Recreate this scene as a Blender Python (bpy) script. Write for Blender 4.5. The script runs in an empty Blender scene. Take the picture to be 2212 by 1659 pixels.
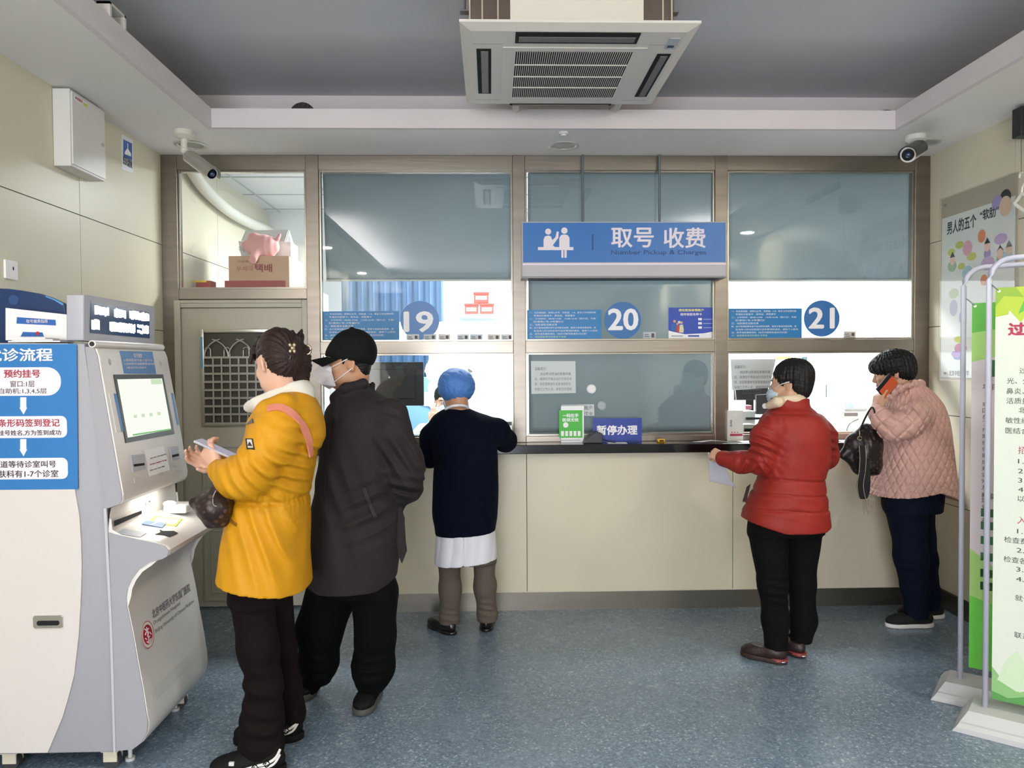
import bpy, bmesh, math, random
import numpy as np
from mathutils import Vector, Matrix
from mathutils.bvhtree import BVHTree
random.seed(7)
scene = bpy.context.scene
COL = scene.collection

# ------------------------------------------------------------------ camera
FPX, YAW, PIT, ROLL, CAMH = 1659.2, 0.0277, -0.0258, -0.0059, 1.55
CAMP = Vector((0, 0, CAMH))
_cy, _sy = math.cos(YAW), math.sin(YAW)
CF = Vector((_sy*math.cos(PIT), _cy*math.cos(PIT), math.sin(PIT)))
_R = Vector((_cy, -_sy, 0)); _U = _R.cross(CF)
CR = _R*math.cos(ROLL) + _U*math.sin(ROLL)
CU = -_R*math.sin(ROLL) + _U*math.cos(ROLL)
cd = bpy.data.cameras.new('camera'); cam = bpy.data.objects.new('camera', cd); COL.objects.link(cam)
cam.matrix_world = Matrix(((CR.x, CU.x, -CF.x, 0), (CR.y, CU.y, -CF.y, 0), (CR.z, CU.z, -CF.z, CAMH), (0, 0, 0, 1)))
cd.sensor_fit = 'HORIZONTAL'; cd.sensor_width = 36; cd.lens = FPX/2212*36
cd.clip_start = 0.05; cd.clip_end = 100
scene.camera = cam

# ------------------------------------------------------------------ world, light, exposure
scene.view_settings.view_transform = 'Standard'; scene.view_settings.look = 'None'
scene.view_settings.gamma = 1; scene.view_settings.use_curve_mapping = False
scene.view_settings.exposure = 0.78
w = bpy.data.worlds.new('daylight'); scene.world = w; w.use_nodes = True
w.node_tree.nodes['Background'].inputs[0].default_value = (0.80, 0.90, 1.0, 1)
w.node_tree.nodes['Background'].inputs[1].default_value = 1.0

def area(name, loc, size, power, col=(1, .96, .9), rot=(0, 0, 0), size_y=None, shape='RECTANGLE', spread=None):
    l = bpy.data.lights.new(name, 'AREA'); l.energy = power; l.color = col; l.shape = shape
    l.size = size
    if size_y: l.size_y = size_y
    if spread: l.spread = spread
    o = bpy.data.objects.new(name, l); COL.objects.link(o); o.location = loc; o.rotation_euler = rot
    return o
for _x in (-1.80, 2.56):      # added unseen strips in the trough behind the photographer, bouncing fill off the slab
    area('cove_fill', (_x, -1.3, 2.93), .3, 70, (1, .95, .92), (math.radians(180), 0, 0), size_y=4.6)
area('entrance_daylight', (-0.8, -4.55, 1.25), 2.2, 150, (.93, .95, 1), (math.radians(90), 0, 0), size_y=2.2)
DOWN = [(2.60, 2.15), (2.60, -0.2), (2.60, -2.6), (-1.83, 1.2), (-1.83, -1.2)]
for _x, _y in DOWN:
    area('downlight_lamp', (_x, _y, 2.862), 0.13, 13, (1, .95, .84), shape='DISK')
for _x, _e in ((-0.45, 55), (0.9, 62), (2.2, 58), (3.3, 45)):
    area('office_tube_light', (_x, 6.1, 2.93), 0.9, _e, (.97, .99, 1), size_y=0.5)

# ------------------------------------------------------------------ pixel helpers (frame of 2212 x 1659)
def ray(px, py):
    return (CF*FPX + CR*(px-1106) - CU*(py-829.5)).normalized()
def W(px, py, Y):
    r = ray(px, py); return CAMP + r*(Y/r.y)
def WX(px, py, X):
    r = ray(px, py); return CAMP + r*(X/r.x)
def WZ(px, py, Z):
    r = ray(px, py); return CAMP + r*((Z-CAMH)/r.z)
class Plane:
    """a flat face: origin, u (text direction), v (up), n = u x v points at the viewer's side"""
    def __init__(s, o, u, v):
        s.o = Vector(o); s.u = Vector(u).normalized(); v = Vector(v); s.v = (v - s.u*v.dot(s.u)).normalized(); s.n = s.u.cross(s.v)
    def hit(s, px, py):
        r = ray(px, py); return CAMP + r*((s.o-CAMP).dot(s.n)/r.dot(s.n))
    def uv(s, px, py):
        d = s.hit(px, py)-s.o; return d.dot(s.u), d.dot(s.v)
    def pt(s, u, v, n=0.0):
        return s.o + s.u*u + s.v*v + s.n*n
def YP(Y): return Plane((0, Y, 1.55), (1, 0, 0), (0, 0, 1))

# ------------------------------------------------------------------ materials
def lin(c):
    if isinstance(c, str):
        c = tuple(int(c[i:i+2], 16)/255 for i in (0, 2, 4))
    return tuple(x/12.92 if x <= .04045 else ((x+.055)/1.055)**2.4 for x in c)
_M = {}
def mat(name, col, rough=.5, metal=0, spec=.5, bump=0, bscale=40, var=0, vscale=3, coat=0, stretch=None, emit=0, alpha=1, sheen=0, sss=0, detail=4):
    if name in _M: return _M[name]
    m = bpy.data.materials.new(name); m.use_nodes = True; nt = m.node_tree; b = nt.nodes['Principled BSDF']
    c = lin(col); b.inputs['Base Color'].default_value = (*c, 1)
    b.inputs['Roughness'].default_value = rough; b.inputs['Metallic'].default_value = metal
    b.inputs['Specular IOR Level'].default_value = spec; b.inputs['Coat Weight'].default_value = coat
    b.inputs['Sheen Weight'].default_value = sheen; b.inputs['Alpha'].default_value = alpha
    if sss:
        b.inputs['Subsurface Weight'].default_value = sss; b.inputs['Subsurface Radius'].default_value = (.02, .008, .004); b.inputs['Subsurface Scale'].default_value = .5
    if emit:
        b.inputs['Emission Color'].default_value = (*c, 1); b.inputs['Emission Strength'].default_value = emit
    if bump or var:
        tc = nt.nodes.new('ShaderNodeTexCoord'); mp = nt.nodes.new('ShaderNodeMapping')
        nt.links.new(tc.outputs['Object'], mp.inputs[0])
        if stretch: mp.inputs['Scale'].default_value = stretch
    if bump:
        n = nt.nodes.new('ShaderNodeTexNoise'); n.inputs['Scale'].default_value = bscale; n.inputs['Detail'].default_value = detail
        bp = nt.nodes.new('ShaderNodeBump'); bp.inputs['Strength'].default_value = bump; bp.inputs['Distance'].default_value = .01
        nt.links.new(mp.outputs[0], n.inputs['Vector']); nt.links.new(n.outputs[0], bp.inputs['Height']); nt.links.new(bp.outputs[0], b.inputs['Normal'])
    if var:
        n = nt.nodes.new('ShaderNodeTexNoise'); n.inputs['Scale'].default_value = vscale; n.inputs['Detail'].default_value = 5
        r = nt.nodes.new('ShaderNodeMapRange'); r.inputs[1].default_value = .3; r.inputs[2].default_value = .7
        r.inputs[3].default_value = 1-var; r.inputs[4].default_value = 1+var
        mx = nt.nodes.new('ShaderNodeVectorMath'); mx.operation = 'SCALE'; mx.inputs[0].default_value = c
        nt.links.new(mp.outputs[0], n.inputs['Vector']); nt.links.new(n.outputs[0], r.inputs[0]); nt.links.new(r.outputs[0], mx.inputs['Scale'])
        nt.links.new(mx.outputs[0], b.inputs['Base Color'])
    _M[name] = m; return m
def emat(name, col, s):
    if name in _M: return _M[name]
    m = bpy.data.materials.new(name); m.use_nodes = True; nt = m.node_tree; nt.nodes.clear()
    e = nt.nodes.new('ShaderNodeEmission'); o = nt.nodes.new('ShaderNodeOutputMaterial')
    e.inputs[0].default_value = (*lin(col), 1); e.inputs[1].default_value = s; nt.links.new(e.outputs[0], o.inputs[0])
    _M[name] = m; return m
def glassmat(name, tint=(.96, .975, .97), refl=.085):
    m = bpy.data.materials.new(name); m.use_nodes = True; nt = m.node_tree; nt.nodes.clear()
    t = nt.nodes.new('ShaderNodeBsdfTransparent'); t.inputs[0].default_value = (*tint, 1)
    g = nt.nodes.new('ShaderNodeBsdfGlossy'); g.inputs['Roughness'].default_value = .015
    fr = nt.nodes.new('ShaderNodeFresnel'); fr.inputs[0].default_value = 1.5
    ma = nt.nodes.new('ShaderNodeMath'); ma.operation = 'MULTIPLY'
    ge = nt.nodes.new('ShaderNodeNewGeometry'); mb = nt.nodes.new('ShaderNodeMath'); mb.operation = 'SUBTRACT'; mb.inputs[0].default_value = 1
    mc = nt.nodes.new('ShaderNodeMath'); mc.operation = 'MULTIPLY'; mc.inputs[1].default_value = refl/.04
    nt.links.new(ge.outputs['Backfacing'], mb.inputs[1]); nt.links.new(mb.outputs[0], mc.inputs[0]); nt.links.new(mc.outputs[0], ma.inputs[1])
    mx = nt.nodes.new('ShaderNodeMixShader'); o = nt.nodes.new('ShaderNodeOutputMaterial')
    nt.links.new(fr.outputs[0], ma.inputs[0]); ma.use_clamp = True
    nt.links.new(ma.outputs[0], mx.inputs[0]); nt.links.new(t.outputs[0], mx.inputs[1]); nt.links.new(g.outputs[0], mx.inputs[2]); nt.links.new(mx.outputs[0], o.inputs[0])
    return m
GLASS = glassmat('glass_pane'); CLEAR = glassmat('clear_acrylic', (.985, .985, .98), .045)
WHITE = mat('white_enamel', 'e4e2de', .35, spec=.4); PRINTW = mat('print_white', 'f4f2f4', .5)
BLACKP = mat('black_plastic', '141416', .35); DARK = mat('dark_recess', '0a0a0b', .8)
STEEL = mat('brushed_steel', '847c73', .33, metal=1, bump=.05, bscale=60, stretch=(1, 1, 14), var=.12, vscale=1.3)
STEELH = mat('brushed_steel_rail', '8f877d', .33, metal=1, bump=.05, bscale=60, stretch=(.07, 1, 1), var=.12, vscale=1.3)
KICK = mat('steel_kick', '857f76', .38, metal=1, bump=.06, bscale=20, stretch=(.2, 1, 1), var=.2, vscale=2)
CHROME = mat('chrome', 'd8d8d8', .12, metal=1)
PAPER = mat('paper', 'eceaea', .7)

# ------------------------------------------------------------------ object helpers
def tag(o, label=None, cat=None, group=None, kind=None):
    if label: o['label'] = label
    if cat: o['category'] = cat
    if group: o['group'] = group
    if kind: o['kind'] = kind
    return o
def thing(name, loc, label=None, cat=None, group=None, kind=None):
    o = bpy.data.objects.new(name, None); COL.objects.link(o); o.empty_display_size = .1; o.location = loc
    return tag(o, label, cat, group, kind)
def wloc(o):
    v = Vector(o.location); p = o.parent
    while p is not None: v = v + Vector(p.location); p = p.parent
    return v
def link(name, me, m=None, parent=None, origin=None, smooth=False):
    """mesh in world coordinates -> object whose origin sits at 'origin' (or its bbox base)"""
    n = len(me.vertices); co = np.empty(n*3, dtype=np.float32); me.vertices.foreach_get('co', co); co = co.reshape(-1, 3)
    if origin is None:
        origin = ((co[:, 0].min()+co[:, 0].max())/2, (co[:, 1].min()+co[:, 1].max())/2, co[:, 2].min()) if n else (0, 0, 0)
    co = co-np.array(origin, dtype=np.float32); me.vertices.foreach_set('co', co.ravel())
    if m is not None and not me.materials: me.materials.append(m)
    o = bpy.data.objects.new(name, me); COL.objects.link(o)
    if smooth: me.polygons.foreach_set('use_smooth', [True]*len(me.polygons))
    o.location = Vector(origin) - (wloc(parent) if parent else Vector((0, 0, 0)))
    if parent: o.parent = parent
    me.update(); return o
class MB:
    def __init__(s): s.bm = bmesh.new()
    def box(s, a, b, bev=0):
        x0, y0, z0 = (min(a[i], b[i]) for i in range(3)); x1, y1, z1 = (max(a[i], b[i]) for i in range(3))
        r = bmesh.ops.create_cube(s.bm, size=1)
        bmesh.ops.transform(s.bm, matrix=Matrix.Translation(((x0+x1)/2, (y0+y1)/2, (z0+z1)/2)) @ Matrix.Diagonal((x1-x0, y1-y0, z1-z0, 1)), verts=r['verts'])
        if bev: 
            es = list({e for v in r['verts'] for e in v.link_edges}); bmesh.ops.bevel(s.bm, geom=es, offset=bev, segments=2, affect='EDGES', profile=.5)
        return s
    def prism(s, pts, d, bev=0):
        """closed polygon pts (world), extruded by vector d"""
        d = Vector(d); a = [s.bm.verts.new(p) for p in pts]; b = [s.bm.verts.new(Vector(p)+d) for p in pts]
        n = len(pts); fs = [s.bm.faces.new(a), s.bm.faces.new(b[::-1])]
        for i in range(n): fs.append(s.bm.faces.new((a[(i+1) % n], a[i], b[i], b[(i+1) % n])))
        if bev:
            es = [e for f in fs[:2] for e in f.edges]; bmesh.ops.bevel(s.bm, geom=es, offset=bev, segments=3, affect='EDGES', profile=.5)
        return s
    def cyl(s, a, b, r, r2=None, seg=24, caps=True):
        a, b = Vector(a), Vector(b); r2 = r if r2 is None else r2; d = b-a
        q = d.to_track_quat('Z', 'Y').to_matrix().to_4x4()
        g = bmesh.ops.create_cone(s.bm, cap_ends=caps, segments=seg, radius1=r, radius2=r2, depth=d.length)
        bmesh.ops.transform(s.bm, matrix=Matrix.Translation((a+b)/2) @ q, verts=g['verts']); return s
    def sph(s, c, r, seg=20, mtx=None):
        g = bmesh.ops.create_uvsphere(s.bm, u_segments=seg, v_segments=seg//2, radius=1)
        r = (r, r, r) if not hasattr(r, '__len__') else r
        M = Matrix.Translation(c) @ (mtx.to_4x4() if mtx else Matrix.Identity(4)) @ Matrix.Diagonal((*r, 1))
        bmesh.ops.transform(s.bm, matrix=M, verts=g['verts']); return s
    def tube(s, pts, r, seg=10, closed=False, flat=None):
        pts = [Vector(p) for p in pts]; n = len(pts); rings = []; up = Vector((0, 0, 1))
        for i, p in enumerate(pts):
            if closed: t = pts[(i+1) % n]-pts[i-1]
            else: t = pts[min(i+1, n-1)]-pts[max(i-1, 0)]
            t.normalize(); a = t.cross(up)
            if a.length < .1: a = t.cross(Vector((1, 0, 0)))
            a.normalize(); b = t.cross(a); rr = r[i] if hasattr(r, '__len__') else r
            fx, fy = flat if flat else (1, 1)
            rings.append([s.bm.verts.new(p + a*(math.cos(k*2*math.pi/seg)*rr*fx) + b*(math.sin(k*2*math.pi/seg)*rr*fy)) for k in range(seg)])
        for i in range(n if closed else n-1):
            A, B = rings[i], rings[(i+1) % n]
            for k in range(seg): s.bm.faces.new((A[k], A[(k+1) % seg], B[(k+1) % seg], B[k]))
        if not closed: s.bm.faces.new(rings[0][::-1]); s.bm.faces.new(rings[-1])
        return s
    def build(s, name, m, parent=None, origin=None, smooth=False):
        bmesh.ops.recalc_face_normals(s.bm, faces=s.bm.faces)
        me = bpy.data.meshes.new(name); s.bm.to_mesh(me); s.bm.free()
        return link(name, me, m, parent, origin, smooth)
def autosmooth(o, deg=35):
    me = o.data; me.polygons.foreach_set('use_smooth', [True]*len(me.polygons))
    try: me.set_sharp_from_angle(angle=math.radians(deg))
    except Exception: pass
    return o
def bez(pts, n=8):
    """Catmull-Rom through points"""
    P = [Vector(p) for p in pts]; out = []
    for i in range(len(P)-1):
        a = P[max(i-1, 0)]; b = P[i]; c = P[i+1]; d = P[min(i+2, len(P)-1)]
        for k in range(n):
            t = k/n; out.append(.5*((2*b)+(c-a)*t+(2*a-5*b+4*c-d)*t*t+(3*b-a-3*c+d)*t**3))
    out.append(P[-1]); return out
def rrect(u0, v0, u1, v1, r, n=6):
    pts = []
    for cx, cy, a0 in ((u1-r, v0+r, -90), (u1-r, v1-r, 0), (u0+r, v1-r, 90), (u0+r, v0+r, 180)):
        for k in range(n+1):
            a = math.radians(a0+90*k/n); pts.append((cx+r*math.cos(a), cy+r*math.sin(a)))
    return pts
def decal(name, pl, uvs, m, parent=None, n0=.0005, th=.0012):
    """thin flat piece on a plane, outline given in (u, v)"""
    return MB().prism([pl.pt(u, v, n0) for u, v in uvs], pl.n*th).build(name, m, parent)
def quad(pl, pts): return [pl.uv(*p) for p in pts]
def rect_px(pl, x0, y0, x1, y1, r=0):
    a = pl.uv(x0, y1); b = pl.uv(x1, y0)
    if r: return rrect(a[0], a[1], b[0], b[1], r)
    return [a, (b[0], a[1]), b, (a[0], b[1])]
def disc_uv(u, v, r, n=40, ry=None): return [(u+r*math.cos(k*2*math.pi/n), v+(ry or r)*math.sin(k*2*math.pi/n)) for k in range(n)]
def text(body, pl, box, m, parent, name='lettering', bold=0, n0=.002, th=.0008, fit=True, xalign='L', keep=False, spacing=1.0, line=None):
    """text filling the (u0,v0,u1,v1) box of a plane"""
    c = bpy.data.curves.new('t', 'FONT'); c.body = body; c.resolution_u = 3; c.space_character = spacing
    if line: c.space_line = line
    if xalign == 'C': c.align_x = 'CENTER'
    o = bpy.data.objects.new('t', c); COL.objects.link(o)
    dg = bpy.context.evaluated_depsgraph_get(); me = bpy.data.meshes.new_from_object(o.evaluated_get(dg))
    bpy.data.objects.remove(o); bpy.data.curves.remove(c)
    n = len(me.vertices)
    if n == 0: return None
    co = np.empty(n*3); me.vertices.foreach_get('co', co); co = co.reshape(-1, 3)
    x0, x1, y0, y1 = co[:, 0].min(), co[:, 0].max(), co[:, 1].min(), co[:, 1].max()
    if bold > 0:        # heavier strokes: the same glyphs laid down again, slightly shifted
        bm = bmesh.new(); bm.from_mesh(me); g0 = bm.verts[:]+bm.edges[:]+bm.faces[:]
        for qi, (ddx, ddy) in enumerate(((bold*1.6, 0), (-bold*1.6, 0), (0, bold*1.3), (0, -bold*1.3), (bold, bold), (-bold, -bold))):
            q = bmesh.ops.duplicate(bm, geom=g0); bmesh.ops.translate(bm, verts=[v for v in q['geom'] if isinstance(v, bmesh.types.BMVert)], vec=(ddx, ddy, .00005*(qi+1)))
        bm.to_mesh(me); bm.free(); n = len(me.vertices); co = np.empty(n*3); me.vertices.foreach_get('co', co); co = co.reshape(-1, 3)
        x0, x1, y0, y1 = co[:, 0].min(), co[:, 0].max(), co[:, 1].min(), co[:, 1].max()
    u0, v0, u1, v1 = box; sx = (u1-u0)/(x1-x0); sy = (v1-v0)/(y1-y0)
    if keep: sx = min(sx, sy); sy = sx
    U = u0+(co[:, 0]-x0)*sx; V = v0+(co[:, 1]-y0)*sy
    P = np.array(pl.o)[None]+U[:, None]*np.array(pl.u)+V[:, None]*np.array(pl.v)+(n0+co[:, 2])[:, None]*np.array(pl.n)
    me.vertices.foreach_set('co', P.astype(np.float32).ravel()); me.update()
    bm = bmesh.new(); bm.from_mesh(me)
    r = bmesh.ops.extrude_face_region(bm, geom=bm.faces[:]); vs = [g for g in r['geom'] if isinstance(g, bmesh.types.BMVert)]
    bmesh.ops.translate(bm, verts=vs, vec=pl.n*th); bmesh.ops.recalc_face_normals(bm, faces=bm.faces); bm.to_mesh(me); bm.free()
    for mm in range(len(me.materials)): me.materials.pop()
    return link(name, me, m, parent)
def text_px(body, pl, x0, y0, x1, y1, m, parent, **k):
    a = pl.uv(x0, y1); b = pl.uv(x1, y0); return text(body, pl, (a[0], a[1], b[0], b[1]), m, parent, **k)

# ================================================================== ROOM
GY, LWY = 4.94, 4.80           # glass plane, lower counter wall
XL, XR, ZC, SLAB = -2.058, 2.839, 2.874, 3.25
OY, OZ, XO = 7.25, 2.98, 4.25            # office rear wall, office ceiling

def panel_wall_mat(name, col, ysc):
    """glossy cream cladding panels with dark joints, joints laid out in world metres"""
    m = bpy.data.materials.new(name); m.use_nodes = True; nt = m.node_tree; b = nt.nodes['Principled BSDF']
    b.inputs['Base Color'].default_value = (*lin(col), 1); b.inputs['Roughness'].default_value = .36; b.inputs['Specular IOR Level'].default_value = .38
    tc = nt.nodes.new('ShaderNodeTexCoord'); n = nt.nodes.new('ShaderNodeTexNoise'); n.inputs['Scale'].default_value = 2.2
    bp = nt.nodes.new('ShaderNodeBump'); bp.inputs['Strength'].default_value = .02; bp.inputs['Distance'].default_value = .02
    n.inputs['Detail'].default_value = 0
    nt.links.new(tc.outputs['Object'], n.inputs['Vector']); nt.links.new(n.outputs[0], bp.inputs['Height']); nt.links.new(bp.outputs[0], b.inputs['Normal'])
    return m
PANEL = panel_wall_mat('cream_wall_panel', 'd6d0ba', 1)
PANELLOW = mat('cream_counter_panel', 'd3cbb4', .38, bump=.03, bscale=3, var=.03, vscale=2)
JOINT = mat('panel_joint', '1c1a18', .8)
# floor
def floor_mat():
    m = bpy.data.materials.new('speckled_blue_vinyl'); m.use_nodes = True; nt = m.node_tree; b = nt.nodes['Principled BSDF']
    tc = nt.nodes.new('ShaderNodeTexCoord')
    def noise(s, d=4, rough=.5, st=None):
        n = nt.nodes.new('ShaderNodeTexNoise'); n.inputs['Scale'].default_value = s; n.inputs['Detail'].default_value = d; n.inputs['Roughness'].default_value = rough
        nt.links.new(tc.outputs['Object'], n.inputs['Vector']); return n
    def ramp(src, stops):
        r = nt.nodes.new('ShaderNodeValToRGB'); e = r.color_ramp.elements
        while len(e) < len(stops): e.new(.5)
        for i, (p, c) in enumerate(stops): e[i].position = p; e[i].color = (*lin(c), 1) if isinstance(c, str) else (c, c, c, 1)
        nt.links.new(src, r.inputs[0]); return r
    base = ramp(noise(70, 3, .7).outputs[0], [(.30, '57697a'), (.5, '6d8091'), (.72, '8fa0ae')])
    v = nt.nodes.new('ShaderNodeTexVoronoi'); v.inputs['Scale'].default_value = 120; nt.links.new(tc.outputs['Object'], v.inputs['Vector'])
    spk = ramp(v.outputs['Color'], [(.0, 0.), (.80, 0.), (.88, 1.)])
    n2 = noise(170, 2, .6); dk = ramp(n2.outputs[0], [(.0, 1.), (.30, 1.), (.36, 0.)])
    lt = ramp(noise(95, 3, .7).outputs[0], [(.0, 0.), (.60, 0.), (.70, 1.)])
    def mix(f, a, c, amt):
        x = nt.nodes.new('ShaderNodeMix'); x.data_type = 'RGBA'; x.inputs[7].default_value = (*lin(c), 1)
        mm = nt.nodes.new('ShaderNodeMath'); mm.operation = 'MULTIPLY'; mm.inputs[1].default_value = amt
        nt.links.new(f, mm.inputs[0]); nt.links.new(mm.outputs[0], x.inputs[0]); nt.links.new(a, x.inputs[6]); return x.outputs[2]
    c = mix(spk.outputs[0], base.outputs[0], 'b2bec6', .75)
    c = mix(lt.outputs[0], c, 'b9c2c5', .55)
    c = mix(dk.outputs[0], c, '33404c', .75)
    big = noise(1.3, 3, .5); c2 = ramp(big.outputs[0], [(.3, 0.), (.7, 1.)])
    c = mix(c2.outputs[0], c, '82909a', .14)
    nt.links.new(c, b.inputs['Base Color'])
    mr = nt.nodes.new('ShaderNodeMapRange'); mr.inputs[3].default_value = .24; mr.inputs[4].default_value = .30
    nt.links.new(noise(6, 4).outputs[0], mr.inputs[0]); nt.links.new(mr.outputs[0], b.inputs['Roughness'])
    bp = nt.nodes.new('ShaderNodeBump'); bp.inputs['Strength'].default_value = .12; bp.inputs['Distance'].default_value = .003
    nt.links.new(noise(60, 3).outputs[0], bp.inputs['Height']); nt.links.new(bp.outputs[0], b.inputs['Normal'])
    b.inputs['Specular IOR Level'].default_value = .55
    return m
FY0 = -4.6
def st(name, mb, m, parent=None): 
    o = mb.build(name, m, parent)
    if not parent: o['kind'] = 'structure'
    return o
st('floor', MB().box((XL-.1, FY0, -.08), (XR+.1, GY+.06, 0)).box((XL-.1, GY+.06, -.08), (XO+.1, OY+.1, 0)), floor_mat())
# side walls: cladding panels as real boards with joints between them
zs = [0.116, 0.664, 1.216, 1.773, 2.312, 3.25]
def clad(name, X, sgn, ys):
    root = thing(name, (X+sgn*.06, 2, 0), kind='structure')
    MB().box((X+sgn*.006, FY0, 0), (X+sgn*.12, OY+.1 if sgn < 0 else GY+.06, 3.35)).build('backing', JOINT, root)
    mb = MB()
    for i in range(len(zs)-1):
        for j in range(len(ys)-1):
            g = .0022
            mb.box((X, ys[j]+g, zs[i]+g), (X+sgn*.008, ys[j+1]-g, zs[i+1]-g))
    mb.build('panels', PANEL, root)
    return root
clad('wall_left', XL, -1, [FY0, -2.1, -.06, 1.94, 3.94, 4.95, 5.9, OY+.1])
clad('wall_right', XR, 1, [FY0, -1.9, .1, 2.1, 4.1, GY+.06])
st('baseboard_left', MB().box((XL, FY0, 0), (XL+.012, GY-.04, .116)), KICK)
st('baseboard_right', MB().box((XR-.012, FY0, 0), (XR, LWY, .116)), KICK)
# rear wall with the entrance opening, behind the photographer
WALLP = mat('white_paint', 'dcdbd6', .75, bump=.02, bscale=30)
st('wall_rear', MB().box((XL-.1, FY0-.1, 0), (-1.9, FY0, 3.35)).box((.35, FY0-.1, 0), (XR+.1, FY0, 3.35)).box((-1.9, FY0-.1, 2.4), (.35, FY0, 3.35)), WALLP)
# ceiling slab, soffit ring with light-trough lip
CEIL = mat('ceiling_paint', 'c9cad0', .8, bump=.02, bscale=25, var=.02, vscale=1.5)
SOFF = mat('soffit_paint', 'ebe8e6', .7, bump=.03, bscale=8, var=.02, vscale=1.2)
LIP = mat('lip_paint', 'dcd4d6', .7, bump=.04, bscale=9, var=.03, vscale=2)
st('ceiling', MB().box((XL-.1, FY0-.1, SLAB), (XR+.1, GY+.06, SLAB+.1)), CEIL)
CL, CRR, DL = -1.54, 2.31, 4.343
st('trim_1', MB().box((XL, DL+.002, ZC), (XR, GY+.03, ZC+.03)).box((XL, FY0, ZC), (CL-.002, DL+.002, ZC+.03)).box((CRR+.002, FY0, ZC), (XR, DL+.002, ZC+.03)), SOFF)
st('trim_2', MB().box((CL-.03, DL, ZC-.001), (CRR+.03, DL+.03, ZC+.105)).box((CL-.03, FY0, ZC-.001), (CL, DL, ZC+.105)).box((CRR, FY0, ZC-.001), (CRR+.03, DL, ZC+.105)), LIP)
st('trim_3', MB().box((XL, GY-.02, ZC+.03), (XR, GY+.06, SLAB)), LIP)
# lower counter wall
root = thing('wall_back', (.9, LWY, 0), kind='structure')
xs = [W(668, 1000, LWY).x, W(1138, 1100, LWY).x, W(1583, 1100, LWY).x, XR]
MB().box((xs[0], LWY+.008, 0), (XR, LWY+.08, .995)).build('backing', JOINT, root)
mb = MB()
for i in range(3): mb.box((xs[i]+(.002 if i else 0), LWY, .116), (xs[i+1]-.002, LWY+.01, .994))
mb.build('panels', PANELLOW, root)
MB().box((xs[0], LWY-.002, .112), (XR, LWY+.003, .118)).build('panel_edge', mat('edge_strip', 'cfc7b4', .4), root)
st('baseboard_back', MB().box((xs[0], LWY-.006, 0), (XR, LWY+.004, .112)), KICK)
# counter worktop (black stone)
ct = MB().box((xs[0], 4.722, .995), (XR-.002, 5.55, 1.05), .004).build('counter_worktop', mat('black_stone', '0c0c0e', .12, spec=.6, var=.3, vscale=60))
tag(ct, 'polished black stone counter running under the service windows', 'counter')
# ---------------------------------------------------------------- stainless partition frame
FX = lambda px, y=600: W(px, y, 4.90).x
FZ = lambda py, px=1200: W(px, py, 4.90).z
posts = [(357, 385), (662, 690), (1108, 1135), (1545, 1572), (1976, 2001)]
PF = []
zt, zr0, zr1, zb = ZC, FZ(762), FZ(736), FZ(955)
pr = thing('partition_frame', (FX(1150), 4.94, 1.05), kind='structure')
for i, (a, b) in enumerate(posts):
    x0, x1 = FX(a), FX(b)
    if i == 0: x0 = XL
    if i == 4: x1 = XR
    PF.append((x0, x1))
    z0 = 0 if i < 2 else zb
    MB().box((x0, 4.90, z0), (x1, 4.98, zt), .003).build('post', STEEL, pr)
zh = FZ(367, 1100)
for i in range(4):
    MB().box((PF[i][1], 4.903, zh), (PF[i+1][0], 4.98, zt-.002), .002).build('head_rail', STEELH, pr)
    if i: 
        MB().box((PF[i][1], 4.903, zr0), (PF[i+1][0], 4.98, zr1), .002).build('middle_rail', STEELH, pr)
        MB().box((PF[i][1], 4.905, 1.05), (PF[i+1][0], 4.985, FZ(942)), .002).build('sill_rail', STEELH, pr)
    else:
        MB().box((PF[i][1], 4.903, FZ(646, 500)), (PF[i+1][0], 4.98, FZ(624, 500)), .002).build('transom_rail', STEELH, pr)
# windows: beads + panes
BEAD = mat('steel_bead', 'a29c92', .25, metal=1)
def window(n, x0, x1, z0, z1, holes=False):
    r = thing('window_%d' % n, ((x0+x1)/2, GY, z0), kind='structure')
    mb = MB(); t = .012
    for a, b in (((x0, z0), (x0+t, z1)), ((x1-t, z0), (x1, z1)), ((x0+t, z0), (x1-t, z0+t)), ((x0+t, z1-t), (x1-t, z1))):
        mb.box((a[0], 4.915, a[1]), (b[0], 4.952, b[1]), .001)
    mb.build('window_bead', BEAD, r)
    MB().box((x0+t*.6, GY-.003, z0+t*.6), (x1-t*.6, GY+.003, z1-t*.6)).build('pane', GLASS, r)
    return r
window(1, PF[0][1], PF[1][0], FZ(624, 500), zh)
k = 2
for i in (1, 2, 3):
    window(k, PF[i][1], PF[i+1][0], zr1, zh); k += 1
    window(k, PF[i][1], PF[i+1][0], FZ(942), zr0); k += 1
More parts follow.
